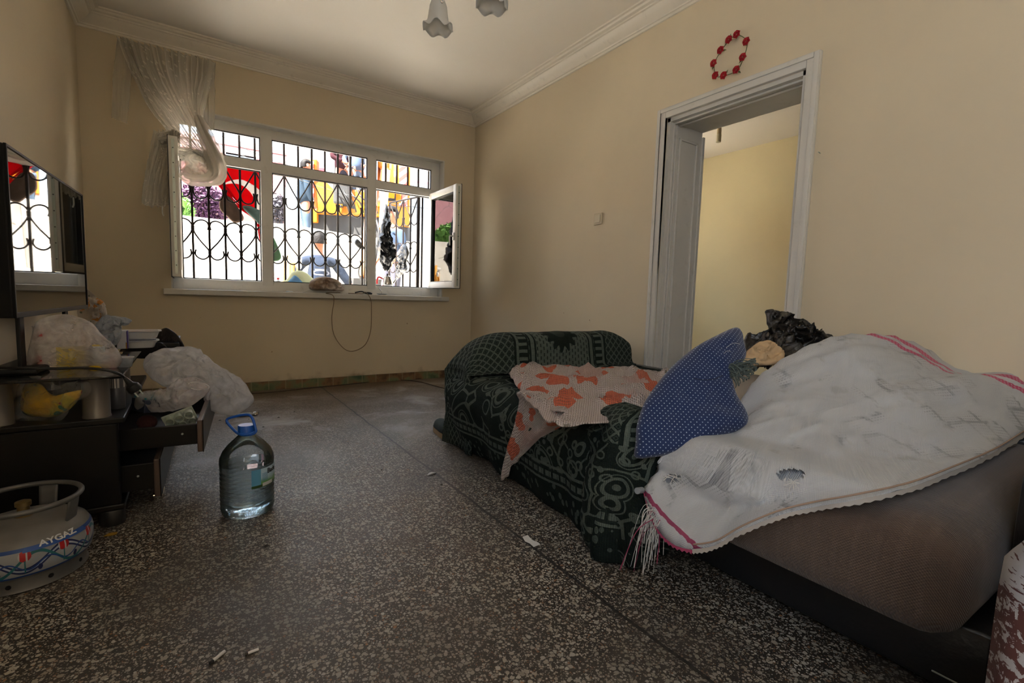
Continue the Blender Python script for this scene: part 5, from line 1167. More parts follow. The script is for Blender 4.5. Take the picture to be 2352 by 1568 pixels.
M_sheer = thin_glass('sheer_net', (.93, .92, .90)); _n = M_sheer.node_tree.nodes; _tl = _n.new('ShaderNodeBsdfDiffuse'); _tl.inputs[0].default_value = (.85, .82, .75, 1); _mx = _n.new('ShaderNodeMixShader'); _mx.inputs[0].default_value = .30; M_sheer.node_tree.links.new(_n['Transparent BSDF'].outputs[0], _mx.inputs[1]); M_sheer.node_tree.links.new(_tl.outputs[0], _mx.inputs[2]); M_sheer.node_tree.links.new(_mx.outputs[0], _n['Material Output'].inputs[0])
def cyy_(F): return 4.44-(4.1-F)*.5
def drape(cols, n=30, dep=.03, pleats=14, seed=0, u0=0, u1=1, rough=.012):
    """cols: list of polylines of (u,v,F); pleated sheet spanning them"""
    C_ = [smoothpath([at(q[0], q[1], 1, cyy_(q[2])) for q in c], 8) for c in cols]; m_ = min(len(c) for c in C_); rows = []; uv = []
    N_ = n*4
    for i in range(N_+1):
        s = i/N_*(len(C_)-1); k = min(int(s), len(C_)-2); f = s-k; row = []; ur = []
        for j in range(m_):
            p = C_[k][j].lerp(C_[k+1][j], f); t = j/(m_-1); ph = s/(len(C_)-1)*pleats*2*PI
            d = (math.sin(ph+1.5*fbm((s*3, t*3, seed), 1.5, 2))*dep*.5+dep*.6*fbm((s*9, t*2.2, seed+4), 1.3, 2))*(1-.35*t)
            p = p-Vector(_f)*d+Vector((0, 0, rough*fbm((s*6, t*7, seed), 2, 2))); row.append(p); ur.append((u0+(u1-u0)*i/N_, t))
        rows.append(row); uv.append(ur)
    mb = MB(); mb.grid(rows, uv=uv); return mb
cur = thing('net_curtain', 'ivory net curtain gathered and slung over the open left sash', 'curtain', (-.1, YB-.1, 1.2))
drape([[(270, 86, 4.00), (292, 140, 3.95), (322, 205, 3.9), (352, 262, 3.8), (405, 320, 3.7), (450, 362, 3.65), (490, 408, 3.6)],
       [(310, 97, 4.02), (325, 150, 3.95), (355, 210, 3.88), (395, 262, 3.78), (432, 315, 3.68), (468, 362, 3.6), (497, 402, 3.55)],
       [(370, 112, 4.06), (378, 160, 4.0), (398, 210, 3.9), (425, 262, 3.78), (455, 308, 3.68), (482, 350, 3.6), (502, 392, 3.55)],
       [(440, 129, 4.1), (440, 175, 4.02), (442, 218, 3.92), (450, 262, 3.82), (468, 300, 3.72), (490, 340, 3.64), (501, 375, 3.58)],
       [(492, 142, 4.12), (487, 180, 4.05), (474, 220, 3.95), (464, 262, 3.85), (474, 298, 3.74), (494, 335, 3.66), (500, 365, 3.6)]], 40, .06, 17, 1).build('main_drop', M_lace, cur, smooth=True)
drape([[(446, 130, 4.13), (446, 190, 4.13), (449, 250, 4.13), (452, 300, 4.13)], [(494, 142, 4.15), (494, 200, 4.15), (493, 260, 4.15), (491, 318, 4.15)]], 8, .03, 3, 2).build('sheer_edge', M_sheer, cur, smooth=True)
drape([[(270, 88, 4.08), (262, 150, 4.08), (258, 210, 4.08), (256, 270, 4.08)], [(300, 94, 4.08), (305, 160, 4.08), (298, 220, 4.08), (294, 285, 4.08)]], 6, .02, 2, 3).build('sheer_edge', M_sheer, cur, smooth=True)
# piece slung over the sash and the hanging tail, then the swag under the loop
drape([[(356, 300, 3.75), (350, 345, 3.75), (336, 400, 3.75), (325, 468, 3.75)], [(385, 302, 3.7), (372, 350, 3.68), (358, 410, 3.66), (352, 474, 3.66)], [(405, 300, 3.66), (396, 350, 3.62), (385, 410, 3.6), (378, 472, 3.6)], [(410, 305, 3.62), (404, 350, 3.6), (397, 400, 3.6), (394, 466, 3.6)]], 24, .05, 9, 4, rough=.03).build('tail', M_lace, cur, smooth=True)
drape([[(360, 305, 3.72), (395, 298, 3.68), (430, 312, 3.66), (455, 332, 3.62), (478, 348, 3.6)], [(368, 330, 3.66), (398, 328, 3.62), (430, 336, 3.6), (452, 345, 3.58), (480, 362, 3.56)], [(398, 352, 3.6), (410, 358, 3.58), (430, 357, 3.56), (448, 352, 3.55), (476, 372, 3.54)]], 16, .03, 4, 5).build('slung_fold', M_lace, cur, smooth=True)
sw = cushion([at(u, v, 1, cyy_(F)) for u, v, F in [(418, 362, 3.62), (450, 352, 3.6), (478, 366, 3.58), (497, 385, 3.55), (500, 408, 3.55), (482, 416, 3.57), (455, 418, 3.6), (428, 410, 3.62), (416, 388, 3.64)]], -Vector(_f), .05, .05, 12, 4, noise_amp=.04, noise_sc=10, seed=31, crump=.03, crump_sc=9)
sw.build('swag', M_lace, cur, smooth=True)
lp = MB(); lp.tube(smoothpath([at(u, v, 1, cyy_(F)) for u, v, F in [(455, 268, 3.7), (470, 305, 3.62), (488, 350, 3.55), (499, 385, 3.5), (496, 404, 3.5), (478, 412, 3.52), (455, 412, 3.55), (432, 405, 3.58), (420, 395, 3.6)]], 6), [.02+.028*math.sin(min(1, k/30)*PI*.8)*1.0 for k in range(49)], 16)
nn = 48
_old = lp.v; _path = smoothpath([at(u, v, 1, cyy_(F)) for u, v, F in [(455, 268, 3.7), (470, 305, 3.62), (488, 350, 3.55), (499, 385, 3.5), (496, 404, 3.5), (478, 412, 3.52), (455, 412, 3.55), (432, 405, 3.58), (420, 395, 3.6)]], 6)
lp = MB(); lp.tube(_path, [(.022+.030*math.sin(min(1, k/30)*PI*.8)) for k in range(49)], nn, caps=False)
for i in range(len(lp.v)):
    k, a_ = divmod(i, nn); ctr = _path[k]; q = lp.v[i]; w_ = 1+.28*math.sin(a_/nn*2*PI*6+k*.22)+.35*fbm(q, 16, 2, 2)
    lp.v[i] = ctr+(q-ctr)*w_
lp.build('twisted_roll', M_lace, cur, smooth=True)
hk = MB(); hk.tube(smoothpath([at(373, 474, 1, 4.2), at(373, 488, 1, 4.2), at(376, 496, 1, 4.2)], 3), .004, 6); hk.build('curtain_hook', M_pvc, cur, smooth=True)

# ------------------------------------------------------------------ things on the sill and the wall
sack_c = cushion([at(u, v, 1, YB+.02) for u, v in [(710, 662), (713, 645), (732, 636), (755, 636), (775, 643), (787, 654), (790, 667), (760, 668), (728, 667)]], (0, -1, 0), .05, .05, 12, 4, noise_amp=.03, noise_sc=12, seed=41, crump=.03, crump_sc=14)
def papermat():
    m = MT('brown_wrapping'); c = m.coord(); m.set(color=m.mix(m.noise(c, 9, 4).step(.35, .7), (.30, .19, .12), (.62, .56, .52)), rough=.45); m.bump(m.noise(c, 25, 5, .6, 1), .7, .015); return m.m
tag(sack_c.build('wrapped_parcel', papermat(), smooth=True), 'crumpled brown wrapped parcel on the window sill', 'parcel')
sz = WZ0
xw = MB(); xw.tube(smoothpath([Vector((1.13, YB-.03, sz+.012)), Vector((1.0, YB-.062, sz+.002)), at(767, 682, 1, YB-.065), at(762, 730, 1, YB-.03), at(768, 770, 1, YB-.02), at(790, 800, 1, YB-.015), at(812, 806, 1, YB-.015), at(838, 792, 1, YB-.015), at(851, 760, 1, YB-.02), at(853, 710, 1, YB-.03), at(851, 686, 1, YB-.062), at(840, 671, 1, YB-.06), Vector((1.33, YB-.02, sz+.006)), Vector((1.22, YB+.03, sz+.006))], 8), .0034, 8)
tag(xw.build('hanging_cable', plain('beige_wire', (.24, .17, .10), .6), smooth=True), 'thin beige cable hanging in a long loop below the window sill', 'cable')
xw = MB(); c1 = Vector((1.27, YB-.01, sz+.014)); xw.tube(smoothpath([c1, c1+Vector((.06, 0, .012)), c1+Vector((.10, -.02, -.004)), c1+Vector((.15, -.02, -.006)), c1+Vector((.13, 0, .004)), c1+Vector((.08, .01, .0))], 5), .006, 8); tag(xw.build('black_strap', M_blackp, smooth=True), 'short black strap loop beside the parcel on the sill', 'strap')
sc = at(878, 667, 1, YB+.0); sc.z = sz; sau = thing('saucer', 'small pale saucer near the right end of the sill', 'saucer', sc)
mb = MB(); mb.lathe([(0, .002), (.03, .002), (.05, .010), (.052, .012), (.03, .006), (0, .005)], sc, 28); mb.build('dish', plain('pale_ceramic', (.5, .56, .58), .25), sau, smooth=True)
sp = MB(); sp.tube([sc+Vector((-.01, 0, .008)), sc+Vector((.0, .01, .03)), sc+Vector((-.03, .02, .07))], [.003, .003, .005], 8); sp.build('teaspoon', M_ss, sau, smooth=True)
s2 = at(665, 663, 1, YB+.0); s2.z = sz; mb = MB(); mb.lathe([(0, .0), (.028, .0), (.03, .004), (.024, .010), (0, .012)], s2, 20); tag(mb.build('jar_lid', plain('pale_blue_lid', (.45, .5, .55), .3), smooth='auto'), 'pale round jar lid on the sill left of the parcel', 'lid')
fl_ = MB(); fl_.tube(smoothpath([s2+Vector((.04, 0, .004)), s2+Vector((.10, -.02, .004)), s2+Vector((.15, -.0, .02)), s2+Vector((.2, 0, .02))], 5), .003, 6); tag(fl_.build('white_flex', M_paper, smooth=True), 'white flex lying between the jar lid and the parcel on the sill', 'cable')
# light switch
sw0 = at(1375, 503, 0, XR); swt = thing('light_switch', 'cream square light switch on the wall left of the doorway', 'switch', sw0)
mb = MB(); mb.rbox((XR-.011, sw0.y-.042, sw0.z-.042), (XR, sw0.y+.042, sw0.z+.042), .004, 3); mb.build('plate', plain('cream_plastic', (.55, .46, .30), .4), swt)
mb = MB(); mb.rbox((XR-.017, sw0.y-.028, sw0.z-.028), (XR-.010, sw0.y+.028, sw0.z+.028), .003, 3); mb.build('rocker', plain('cream_rocker', (.58, .50, .34), .35), swt)
nl = at(1884, 352, 0, XR); mb = MB(); mb.tube([nl, nl+Vector((-.02, 0, .003))], .002, 6); tag(mb.build('wall_nail', M_steel), 'bare nail in the wall right of the door casing', 'nail')
# rose garland on the wall above the door
ring_px = [(1694, 80), (1676, 92), (1657, 116), (1641, 146), (1645, 174), (1664, 174), (1693, 161), (1708, 132), (1716, 96)]
gar = thing('rose_garland', 'wire ring with nine red fabric roses on the wall above the door', 'garland', at(1680, 130, 0, XR))
rp_ = [at(u, v, 0, XR-.02) for u, v in ring_px]; mb = MB(); mb.tube(smoothpath(rp_, 6, True), .0022, 6, closed=True); mb.build('wire', plain('green_wire', (.12, .13, .05), .7), gar, smooth=True)
M_rose = MT('red_fabric'); M_rose.set(color=(.40, .008, .015), rough=.8); M_rose = M_rose.m; random.seed(3)
for k, p in enumerate(rp_):
    mb = MB()
    for lay, (rr, nn) in enumerate(((.022, 6), (.016, 5), (.009, 4))):
        for j in range(nn):
            an = 2*PI*j/nn+lay*.6+k; d = Vector((0, math.cos(an), math.sin(an))); n_ = Vector((-1, 0, 0)); c = p+d*rr*.45+n_*(.006+.007*lay)
            t_ = n_.cross(d); rows = [[c+d*rr*.6*(a_/3-.3)+t_*rr*.55*math.sin(b_/4*PI*1.0-PI/2)+n_*(.006*math.cos((b_-2)/2*1.2)*(a_/3)) for b_ in range(5)] for a_ in range(4)]
            mb.grid(rows)
    mb.build('rose', M_rose, gar, smooth=True, solid=.0012)
    lf = MB(); an = k*1.7; d = Vector((0, math.cos(an), math.sin(an))); t_ = Vector((0, -math.sin(an), math.cos(an))); lf.add([p, p+d*.018+t_*.006, p+d*.034, p+d*.018-t_*.006], [(0, 1, 2, 3)]); lf.build('leaf', bpy.data.materials['green_wire'], gar)
# chandelier above the frame edge
CH = Vector((1.03, 2.02, 2.33)); chd = thing('chandelier', 'ceiling light with bell shaped frosted glass shades and crystal drops', 'chandelier', (CH.x, CH.y, ZC))
M_chr = plain('dull_brass', (.30, .24, .14), .3, .9); M_fr = MT('frosted_glass'); M_fr.set(color=(.80, .80, .78), rough=.35, trans=.35, ior=1.3); M_fr = M_fr.m
mb = MB(); mb.lathe([(0, 0), (.06, 0), (.055, -.03), (.012, -.05), (.009, -.30), (.03, -.33), (.045, -.37), (.03, -.42), (.01, -.44), (0, -.45)], (CH.x, CH.y, ZC), 28); mb.build('stem', M_chr, chd, smooth='auto')
shade_pts = [Vector((.925, 2.03, 0)), Vector((1.205, 2.12, 0)), Vector((1.03, 1.75, 0))]
for i, sp_ in enumerate(shade_pts):
    up = 1 if i == 1 else -1; top = 2.125 if up < 0 else 2.262
    A = Vector((CH.x, CH.y, 2.33)); B_ = Vector((sp_.x, sp_.y, top+(.03 if up < 0 else -.03))); mid = A.lerp(B_, .55)+Vector((0, 0, .07 if up < 0 else -.02))
    mb = MB(); mb.tube(smoothpath([A, mid, B_+Vector((0, 0, .02 if up < 0 else 0)), B_], 6), .006, 10); mb.build('arm', M_chr, chd, smooth=True)
    n_ = 40; rows = []
    for (r, z) in ((.018, .01), (.028, 0), (.036, -.02), (.040, -.05), (.044, -.08), (.052, -.098), (.066, -.112)):
        fl = max(0, (r-.046)/.02); rows.append([Vector((sp_.x+r*(1+.05*fl*math.cos(6*2*PI*k/n_))*math.cos(2*PI*k/n_), sp_.y+r*(1+.05*fl*math.cos(6*2*PI*k/n_))*math.sin(2*PI*k/n_), top+(z+.010*fl*math.cos(6*2*PI*k/n_))*(1 if up < 0 else -1))) for k in range(n_+1)])
    mb = MB(); mb.grid(rows); mb.build('shade', M_fr, chd, smooth=True, solid=.003)
    mb = MB(); mb.lathe([(.012, .0), (.012, -.03), (0, -.03)] if up < 0 else [(.012, .0), (.012, .03), (0, .03)], (sp_.x, sp_.y, top+.01), 16); mb.build('lamp_holder', M_chr, chd, smooth='auto')
for (x, y, z) in ((.905, 1.95, 2.085), (.86, 2.0, 2.118), (1.03, 1.98, 2.2)):
    mb = MB(); mb.tube([(x, y, z), (x, y, z+.10), (.985, 2.02, 2.385)], .0008, 5); mb.lathe([(0, -.012), (.006, -.007), (.007, 0), (.003, .010), (0, .014)], (x, y, z), 12); mb.build('crystal_drop', M_glass.m, chd, smooth=True)
# next room: bare lamp holder and the cupboard edge
bl_ = at(1652, 300, 0, 4.0); blb = thing('pendant_lamp', 'bare lamp holder hanging on its flex in the next room', 'lamp', (bl_.x, bl_.y, ZC))
mb = MB(); mb.tube([(bl_.x, bl_.y, ZC), (bl_.x, bl_.y, bl_.z+.04)], .003, 6); mb.build('flex', plain('old_flex', (.35, .28, .18), .7), blb)
mb = MB(); mb.lathe([(0, .06), (.010, .055), (.018, .03), (.020, 0), (.020, -.03), (0, -.03)], bl_, 18); mb.build('holder', plain('cream_bakelite', (.40, .33, .22), .4), blb, smooth='auto')
mb = MB(); mb.lathe([(.0, -.03), (.020, -.03), (.0215, -.04), (.0215, -.10), (.018, -.102), (0, -.102)], bl_, 18); mb.build('bulb_cap', plain('pale_glass_cap', (.5, .48, .36), .25), blb, smooth='auto')
cyy = at(1838, 330, 0, 3.6); 
def chk():
    m = MT('checkered_panel'); c = m.coord(); x, y, z = m.xyz(c); a_ = ((x*26).fl()+(y*26).fl()+(z*26).fl()).mod(2.0).gt(.5); col = m.mix(a_, (.012, .012, .012), (.36, .35, .33)); col = m.mix(z.gt(1.62), col, (.02, .02, .018)); col = m.mix(z.gt(2.0), col, (.16, .14, .11)); m.set(color=col, rough=.3); return m.m
cup = thing('tall_cupboard', 'tall cupboard edge with black and white checks seen through the doorway', 'cupboard', (3.8, cyy.y-.3, 0))
mb = MB(); mb.rbox((3.6, cyy.y-.6, 0), (4.05, cyy.y-.01, at(1838, 332, 0, 3.6).z), .006, 2); mb.build('carcass', chk(), cup)
mb = MB(); mb.rbox((3.585, cyy.y-.59, .1), (3.599, cyy.y-.25, 1.6), .004, 2); mb.build('door', M_lacq, cup)
# ================================================================== SOFA BED AND WHAT LIES ON IT
def brown_fabric():
    m = MT('brown_upholstery'); c = m.coord(); x, y, z = m.xyz(c)
    wv = ((y*900).sin()*((z+x)*900).sin())
    col = m.mix(m.noise(c, 5, 5), (.070, .043, .028), (.125, .082, .056)); col = m.mix((y*160+m.noise(c, 3, 2)*6).sin().gt(.6)*.08, col, (.20, .14, .11)); col = m.mix(wv.gt(.2)*.35, col, (.05, .028, .02))
    st = m.noise(c, 6, 4).step(.6, .72); col = m.mix(st*.45, col, (.04, .022, .016)); m.set(color=col, rough=.95, sheen=.2); m.bump(wv+m.noise(c, 5, 4)*6, .35, .006); return m.m
M_brown = brown_fabric(); M_leather = MT('black_leatherette'); _c = M_leather.coord(); M_leather.set(color=(.010, .010, .011), rough=.30, spec=.6); M_leather.bump(M_leather.noise(_c, 90, 3)+M_leather.noise(_c, 6, 3)*2, .2, .004); M_leather = M_leather.m
sofa = thing('sofa_bed', 'opened sofa bed with brown seat and black arms along the right wall', 'sofa', (1.85, 1.2, 0))
def FB(name, a, b, mat, r=.02, n=3): mb = MB(); mb.rbox(a, b, r, n); return mb.build(name, mat, sofa, smooth='auto')
# seat cushion with softly swollen faces
def swollen(a, b, r, amp, nx=14, ny=30, nz=6):
    mb = MB(); x0, y0, z0 = a; x1, y1, z1 = b; cx, cy, cz = (x0+x1)/2, (y0+y1)/2, (z0+z1)/2; hx, hy, hz = (x1-x0)/2, (y1-y0)/2, (z1-z0)/2
    def mp(p):
        q = Vector(p); i = Vector((max(-hx+r, min(hx-r, q.x)), max(-hy+r, min(hy-r, q.y)), max(-hz+r, min(hz-r, q.z)))); d = q-i
        s = d.normalized()*r if d.length > 1e-9 else d
        o = i+s; sx = max(0, 1-(q.x/hx)**4); sy = max(0, 1-(q.y/hy)**6); sz_ = max(0, 1-(q.z/hz)**2)
        n_ = s.normalized() if s.length > 1e-9 else Vector(); o = o+n_*amp*(.3+.7*fbm(o+Vector((cx, cy, cz)), 2.2, 2)+.4)*max(sx*sy*(abs(n_.z)), sy*sz_*abs(n_.x), sx*sz_*abs(n_.y))
        return Vector((cx, cy, cz))+o
    def face(f, nu, nv): mb.grid([[mp(f(i/nu*2-1, j/nv*2-1)) for j in range(nv+1)] for i in range(nu+1)])
    face(lambda u, v: (u*hx, v*hy, hz), nx, ny); face(lambda u, v: (u*hx, v*hy, -hz), nx, ny); face(lambda u, v: (hx, u*hy, v*hz), ny, nz); face(lambda u, v: (-hx, u*hy, v*hz), ny, nz); face(lambda u, v: (u*hx, hy, v*hz), nx, nz); face(lambda u, v: (u*hx, -hy, v*hz), nx, nz)
    return mb
swollen((1.20, .235, .175), (2.36, 2.15, .415), .075, .018, 16, 40, 12).build('seat', M_brown, sofa, smooth=True)
FB('base', (1.34, .20, .03), (2.34, 2.14, .19), M_leather, .01)
for (x, y) in ((1.40, .26), (2.28, .26), (1.40, 2.08), (2.28, 2.08)): FB('foot', (x-.03, y-.03, 0), (x+.03, y+.03, .035), M_blackp, .004)
swollen((1.30, 2.19, .03), (2.34, 2.40, .600), .08, .006, 16, 10, 16).build('arm', M_leather, sofa, smooth=True)
swollen((1.38, -.04, .03), (2.36, .21, .60), .10, .012, 16, 12, 16).build('arm', M_leather, sofa, smooth=True)
FB('back_cushion', (2.36, .0, .05), (2.49, 2.38, .44), M_leather, .03)
mt = MB(); mt.rbox((1.336, .235, .060), (1.339, .29, .064), .001, 1); mt.build('metal_strip', M_steel, sofa)

# ---- green cover
def kilim():
    m = MT('green_jacquard'); c = m.coord('UV'); u, v, z = m.xyz(c); o = m.coord()
    dk = m.mix(m.noise(o, 40, 2), (.010, .015, .013), (.022, .030, .025)); lt = m.mix(m.noise(o, 50, 2), (.11, .135, .115), (.18, .21, .18)); md = (.045, .060, .050)
    def pat(base, k, c_, f=1.0): return m.mix(k*f, base, c_)
    # seat and front: scrolling flowers
    P_ = m.comb(u*1.0+(v*9).sin()*.035, v*1.0+(u*11).sin()*.03); d = m.vor(P_, 7.5); id_ = m.vor(P_, 7.5, 'F1', out='Color')
    k = d.band(.30, .045).max(d.lt(.12)).max(d.band(.43, .018)); e = m.vor(P_, 7.5, 'DISTANCE_TO_EDGE'); k = k.max(e.lt(.035)*m.noise(c, 6, 1).gt(.45))
    d2 = m.vor(c, 19.0); k = k.max(d2.band(.30, .07)*m.noise(c, 2.3, 2).gt(.53))
    col = pat(dk, k, lt, .8)
    # arm field: diamond lattice with squares at the sides
    a_ = ((u+v*1.0)*21).fr()-.5; b_ = ((u-v*1.0)*21).fr()-.5; lat = a_.abs().gt(.36).max(b_.abs().gt(.36)); dot = a_.abs().lt(.14)*b_.abs().lt(.14)
    field = pat(dk, lat, lt, .8); ring = (a_.abs().max(b_.abs())); field = pat(field, ring.lt(.25)*ring.gt(.12), md, 1)
    # centre medallion panel
    uc = u-1.84; vc = v-.60; R_ = (uc.pow(2)+vc.pow(2)).sqrt(); an = vc.op('ARCTAN2', uc); star = R_.lt((an*14).sin()*.018+.115)
    dash = ((u*42).fr().lt(.35))*((v*30+(u*42).fl()*.5).fr().lt(.55)); panel = pat(lt, dash, dk, .85); panel = pat(panel, star, dk, 1); panel = pat(panel, R_.lt(.045), md); 
    inpan = uc.abs().lt(.20); col_arm = m.mix(inpan, field, panel)
    for cc, w, t in ((.225, .022, 'd'), (.225, .012, 'l'), (.262, .010, 'd'), (.29, .028, 'b'), (.33, .010, 'l'), (.345, .008, 'd')):
        k = uc.abs().band(cc, w); tgt = dk if t == 'd' else (lt if t == 'l' else m.mix(((v*26).fr()-.5).abs().lt(.22), dk, lt)); col_arm = m.mix(k, col_arm, tgt)
    col = m.mix(v.gt(.335), col, col_arm)
    # borders: coordinate v = distance along the drop, stored negative below the edge
    h = v
    for cc, w, t in ((-.215, .006, 'l'), (-.232, .006, 'd'), (-.250, .012, 'k'), (-.268, .006, 'd'), (-.280, .005, 'l')):
        k = h.band(cc, w); tgt = lt if t == 'l' else (dk if t == 'd' else m.mix(((u*24).fr().lt(.5)).max(((u*24)+.25).fr().lt(.2)), dk, lt)); col = m.mix(k*.9, col, tgt)
    lo = h.lt(-.285); lf = m.vor(m.comb(u*1.5, h), 22).lt(.33); col = m.mix(lo, col, m.mix(lf, dk, m.mix(m.noise(o, 60, 2), md, lt)))
    # knitted bands where the cloth is folded (near end)
    kn = z*0
    rib = (v*1500).sin()*.5+.5; ribu = (u*1100).sin()*.5+.5
    col = m.mix(rib.lt(.35)*.55, col, (.006, .008, .007)); col = m.mix(ribu.lt(.22)*.35, col, (.006, .008, .007))
    m.set(color=col, rough=.95, spec=.1); m.bump(rib+ribu+m.noise(o, 30, 3), .45, .004); return m.m
M_kilim = kilim()
cv_ = MB(); rows = []; uvr = []
y0c, y1c = .98, 2.455; NY = 110
prof_x = [(2.36, .445), (2.2, .440), (2.0, .436), (1.8, .434), (1.6, .433), (1.45, .432), (1.33, .431), (1.26, .427), (1.215, .412), (1.190, .385), (1.182, .34), (1.18, .28), (1.185, .20), (1.19, .12), (1.20, .05), (1.21, .012)]
PX = smoothpath([(a_, 0, b_) for a_, b_ in prof_x], 5); acc = [0]
for i in range(1, len(PX)): acc.append(acc[-1]+(PX[i]-PX[i-1]).length)
edge_s = next(acc[i] for i in range(len(PX)) if PX[i].x < 1.215)
for i in range(NY+1):
    y = y0c+(y1c-y0c)*i/NY; row = []; ur = []
    near = max(0, 1-(y-y0c)/.36); far_ = max(0, 1-(y1c-y)/.10)
    for p, s in zip(PX, acc):
        drop = max(0, .42-p.z)/.42; x = p.x; z = p.z; yy = y
        fold = .016*math.sin(y*17+1.2)*drop+.022*fbm((0, y*5, z*2), 1, 2, 2)*drop
        flare = near*(drop*.11+.015)*(.7+.5*math.sin(y*30+.6)); hemx = (.105*(y-1.3)/1.1 if y > 1.3 else 0)*drop
        x = x-fold-flare+hemx*drop-.03*min(1, drop*4)+.008*fbm((x*3, y*3, z*3), 2, 3, 5)
        z = z+(.012*fbm((x*5, y*5, 0), 1.4, 3, 6)+near*.030*(1-abs(2*((s/acc[-1])-.35)))*0)*(1-drop)+near*(1-drop)*(.012+.018*math.sin(x*26+y*19)) 
        if far_ > 0 and drop > 0: x += .05*far_*far_
        z = max(z, .010+.006*math.sin(y*40))
        row.append(Vector((x, yy, z))); ur.append((y*1.02, -(s-edge_s) if s > edge_s else min(.33, edge_s-s)))
    rows.append(row); uvr.append(ur)
cv_.grid(rows, uv=uvr)
# over the arm
pyz = [(2.135, .445), (2.165, .455), (2.178, .50), (2.185, .56), (2.20, .615), (2.235, .643), (2.29, .652), (2.35, .645), (2.405, .625), (2.435, .575), (2.447, .50), (2.455, .36), (2.465, .2), (2.475, .02)]
PA = smoothpath([(0, a_, b_) for a_, b_ in pyz], 5); ac2 = [0]
for i in range(1, len(PA)): ac2.append(ac2[-1]+(PA[i]-PA[i-1]).length)
rows = []; uvr = []
for i in range(91):
    x = 1.195+(2.43-1.195)*i/90; row = []; ur = []
    t = (x-1.195)/.33; h = (1-(1-min(1, t))**2.4)**.6 if t < 1 else 1
    if x > 2.26: h = 1-((x-2.26)/.17)**2*.28
    for p, s in zip(PA, ac2):
        z = p.z if p.z < .44 else .44+(p.z-.44)*h
        y = p.y+(.012*fbm((x*4, s*4, 0), 1.5, 3, 8)); z = z+.010*fbm((x*4, s*5, 3), 1.5, 3, 9)*(1 if p.z > .1 else 0)
        y = 2.29+(y-2.29)*(.86+.14*min(1, t*1.4)) if t < 1 else y
        row.append(Vector((x-.012*math.sin(s*14)*(1 if x < 1.25 else 0), y, max(z, .012)))); ur.append((x, .36+s*.92))
    rows.append(row); uvr.append(ur)
first = rows[0]
cv_.grid(rows, uv=uvr)
drop_rows = [first]; du = [uvr[0]]
for k in range(1, 9): drop_rows.append([Vector((p.x+.0025*k, p.y, p.z*(1-k/8)+.012*k/8)) for p in first]); du.append([(a_*1.0-.05*k, b_) for a_, b_ in uvr[0]])
cv_.grid(drop_rows, uv=du)
cover = cv_.build('sofa_cover', M_kilim, smooth=True, solid=.006, recalc=False)
tag(cover, 'dark green and grey patterned cover draped over the far end of the sofa', 'sofa cover')
# bunched near end of the cover hanging in heavy folds to the floor
bn = MB(); rows = []; uvr = []
for i in range(61):
    s = i/60; row = []; ur = []
    base = smoothpath([Vector((1.235, 1.30, 0)), Vector((1.165, 1.225, 0)), Vector((1.115, 1.14, 0)), Vector((1.10, 1.05, 0)), Vector((1.135, .975, 0)), Vector((1.20, .945, 0)), Vector((1.30, .955, 0))], 10)
    p0 = base[int(s*60)]
    for j in range(41):
        t = j/40; z = .455-.445*t
        fx = .022*math.sin(s*17+t*2.5)*(.4+t)+.025*fbm((s*5, t*3, 0), 1.5, 3, 12); top = (1-t)**3
        q = Vector((p0.x, p0.y, 0)).lerp(Vector((1.27, 1.10, 0)), .26*top); n_ = (q-Vector((1.30, 1.12, 0))).normalized()
        q = q+n_*(fx+.020*math.sin(t*PI)*1.2-.03*(t > .9)*(t-.9)*10); row.append(Vector((q.x, q.y, z+.012*fbm((s*6, 0, 0), 1.2, 2, 14)*(1-t)))); ur.append((1.22+s*.5, .42-t*.62))
    rows.append(row); uvr.append(ur)
bn.grid(rows, uv=uvr)
top = [[p.lerp(Vector((1.36, 1.12, .462)), k/6)+Vector((0, 0, .022*math.sin(k/6*PI)+.014*fbm(p*6+Vector((0, 0, k)), 1.3, 2, 15))) for p in [r[0] for r in rows]] for k in range(7)]
bn.grid(top, uv=[[(1.22+i/60*.5, .42+k*.035) for i in range(61)] for k in range(7)])
bn.build('bunched_fold', M_kilim, cover, smooth=True, solid=.007, recalc=False)

# ---- waffle blanket with orange blossoms
def waffle():
    m = MT('waffle_blanket'); c = m.coord('UV'); u, v, z = m.xyz(c); o = m.coord()
    base = m.mix(m.noise(o, 5, 3), (.50, .42, .39), (.64, .56, .53))
    dv = m.node('ShaderNodeVectorMath', operation='ADD'); nt = m.node('ShaderNodeTexNoise'); nt.inputs['Scale'].default_value = 14; m.link(c, nt.inputs['Vector']); sc = m.node('ShaderNodeVectorMath', operation='SCALE'); sc.inputs['Scale'].default_value = .05; m.link(nt.outputs['Color'], sc.inputs[0]); m.link(c, dv.inputs[0]); m.link(sc.outputs[0], dv.inputs[1])
    d = m.vor(dv.outputs[0], 7.0, 'F1', .85); idc = m.vor(dv.outputs[0], 7.0, 'F1', .85, 'Color'); sp = m.node('ShaderNodeSeparateColor'); m.link(idc, sp.inputs[0]); r = X(m, sp.outputs[0])
    fl = (d-r*.12).lt(.30)*r.gt(.15); col = m.mix(fl*.95, base, m.mix(m.noise(o, 30, 3), (.56, .08, .035), (.72, .17, .07)))
    pk = m.noise(c, 3.0, 2).step(.5, .62)*.35*u.gt(1.5); col = m.mix(pk, col, (.55, .22, .17))
    lf = m.vor(c, 11, 'F1').lt(.13)*m.noise(c, 5, 1).gt(.52); col = m.mix(lf*.7, col, (.10, .10, .06))
    w_ = ((u*560).sin()*(v*560).sin()); col = m.mix(w_.lt(-.15)*.55, col, (.16, .10, .08)); m.set(color=col, rough=.95); m.bump(w_, .8, .004); return m.m
M_waffle = waffle()
zb = .468
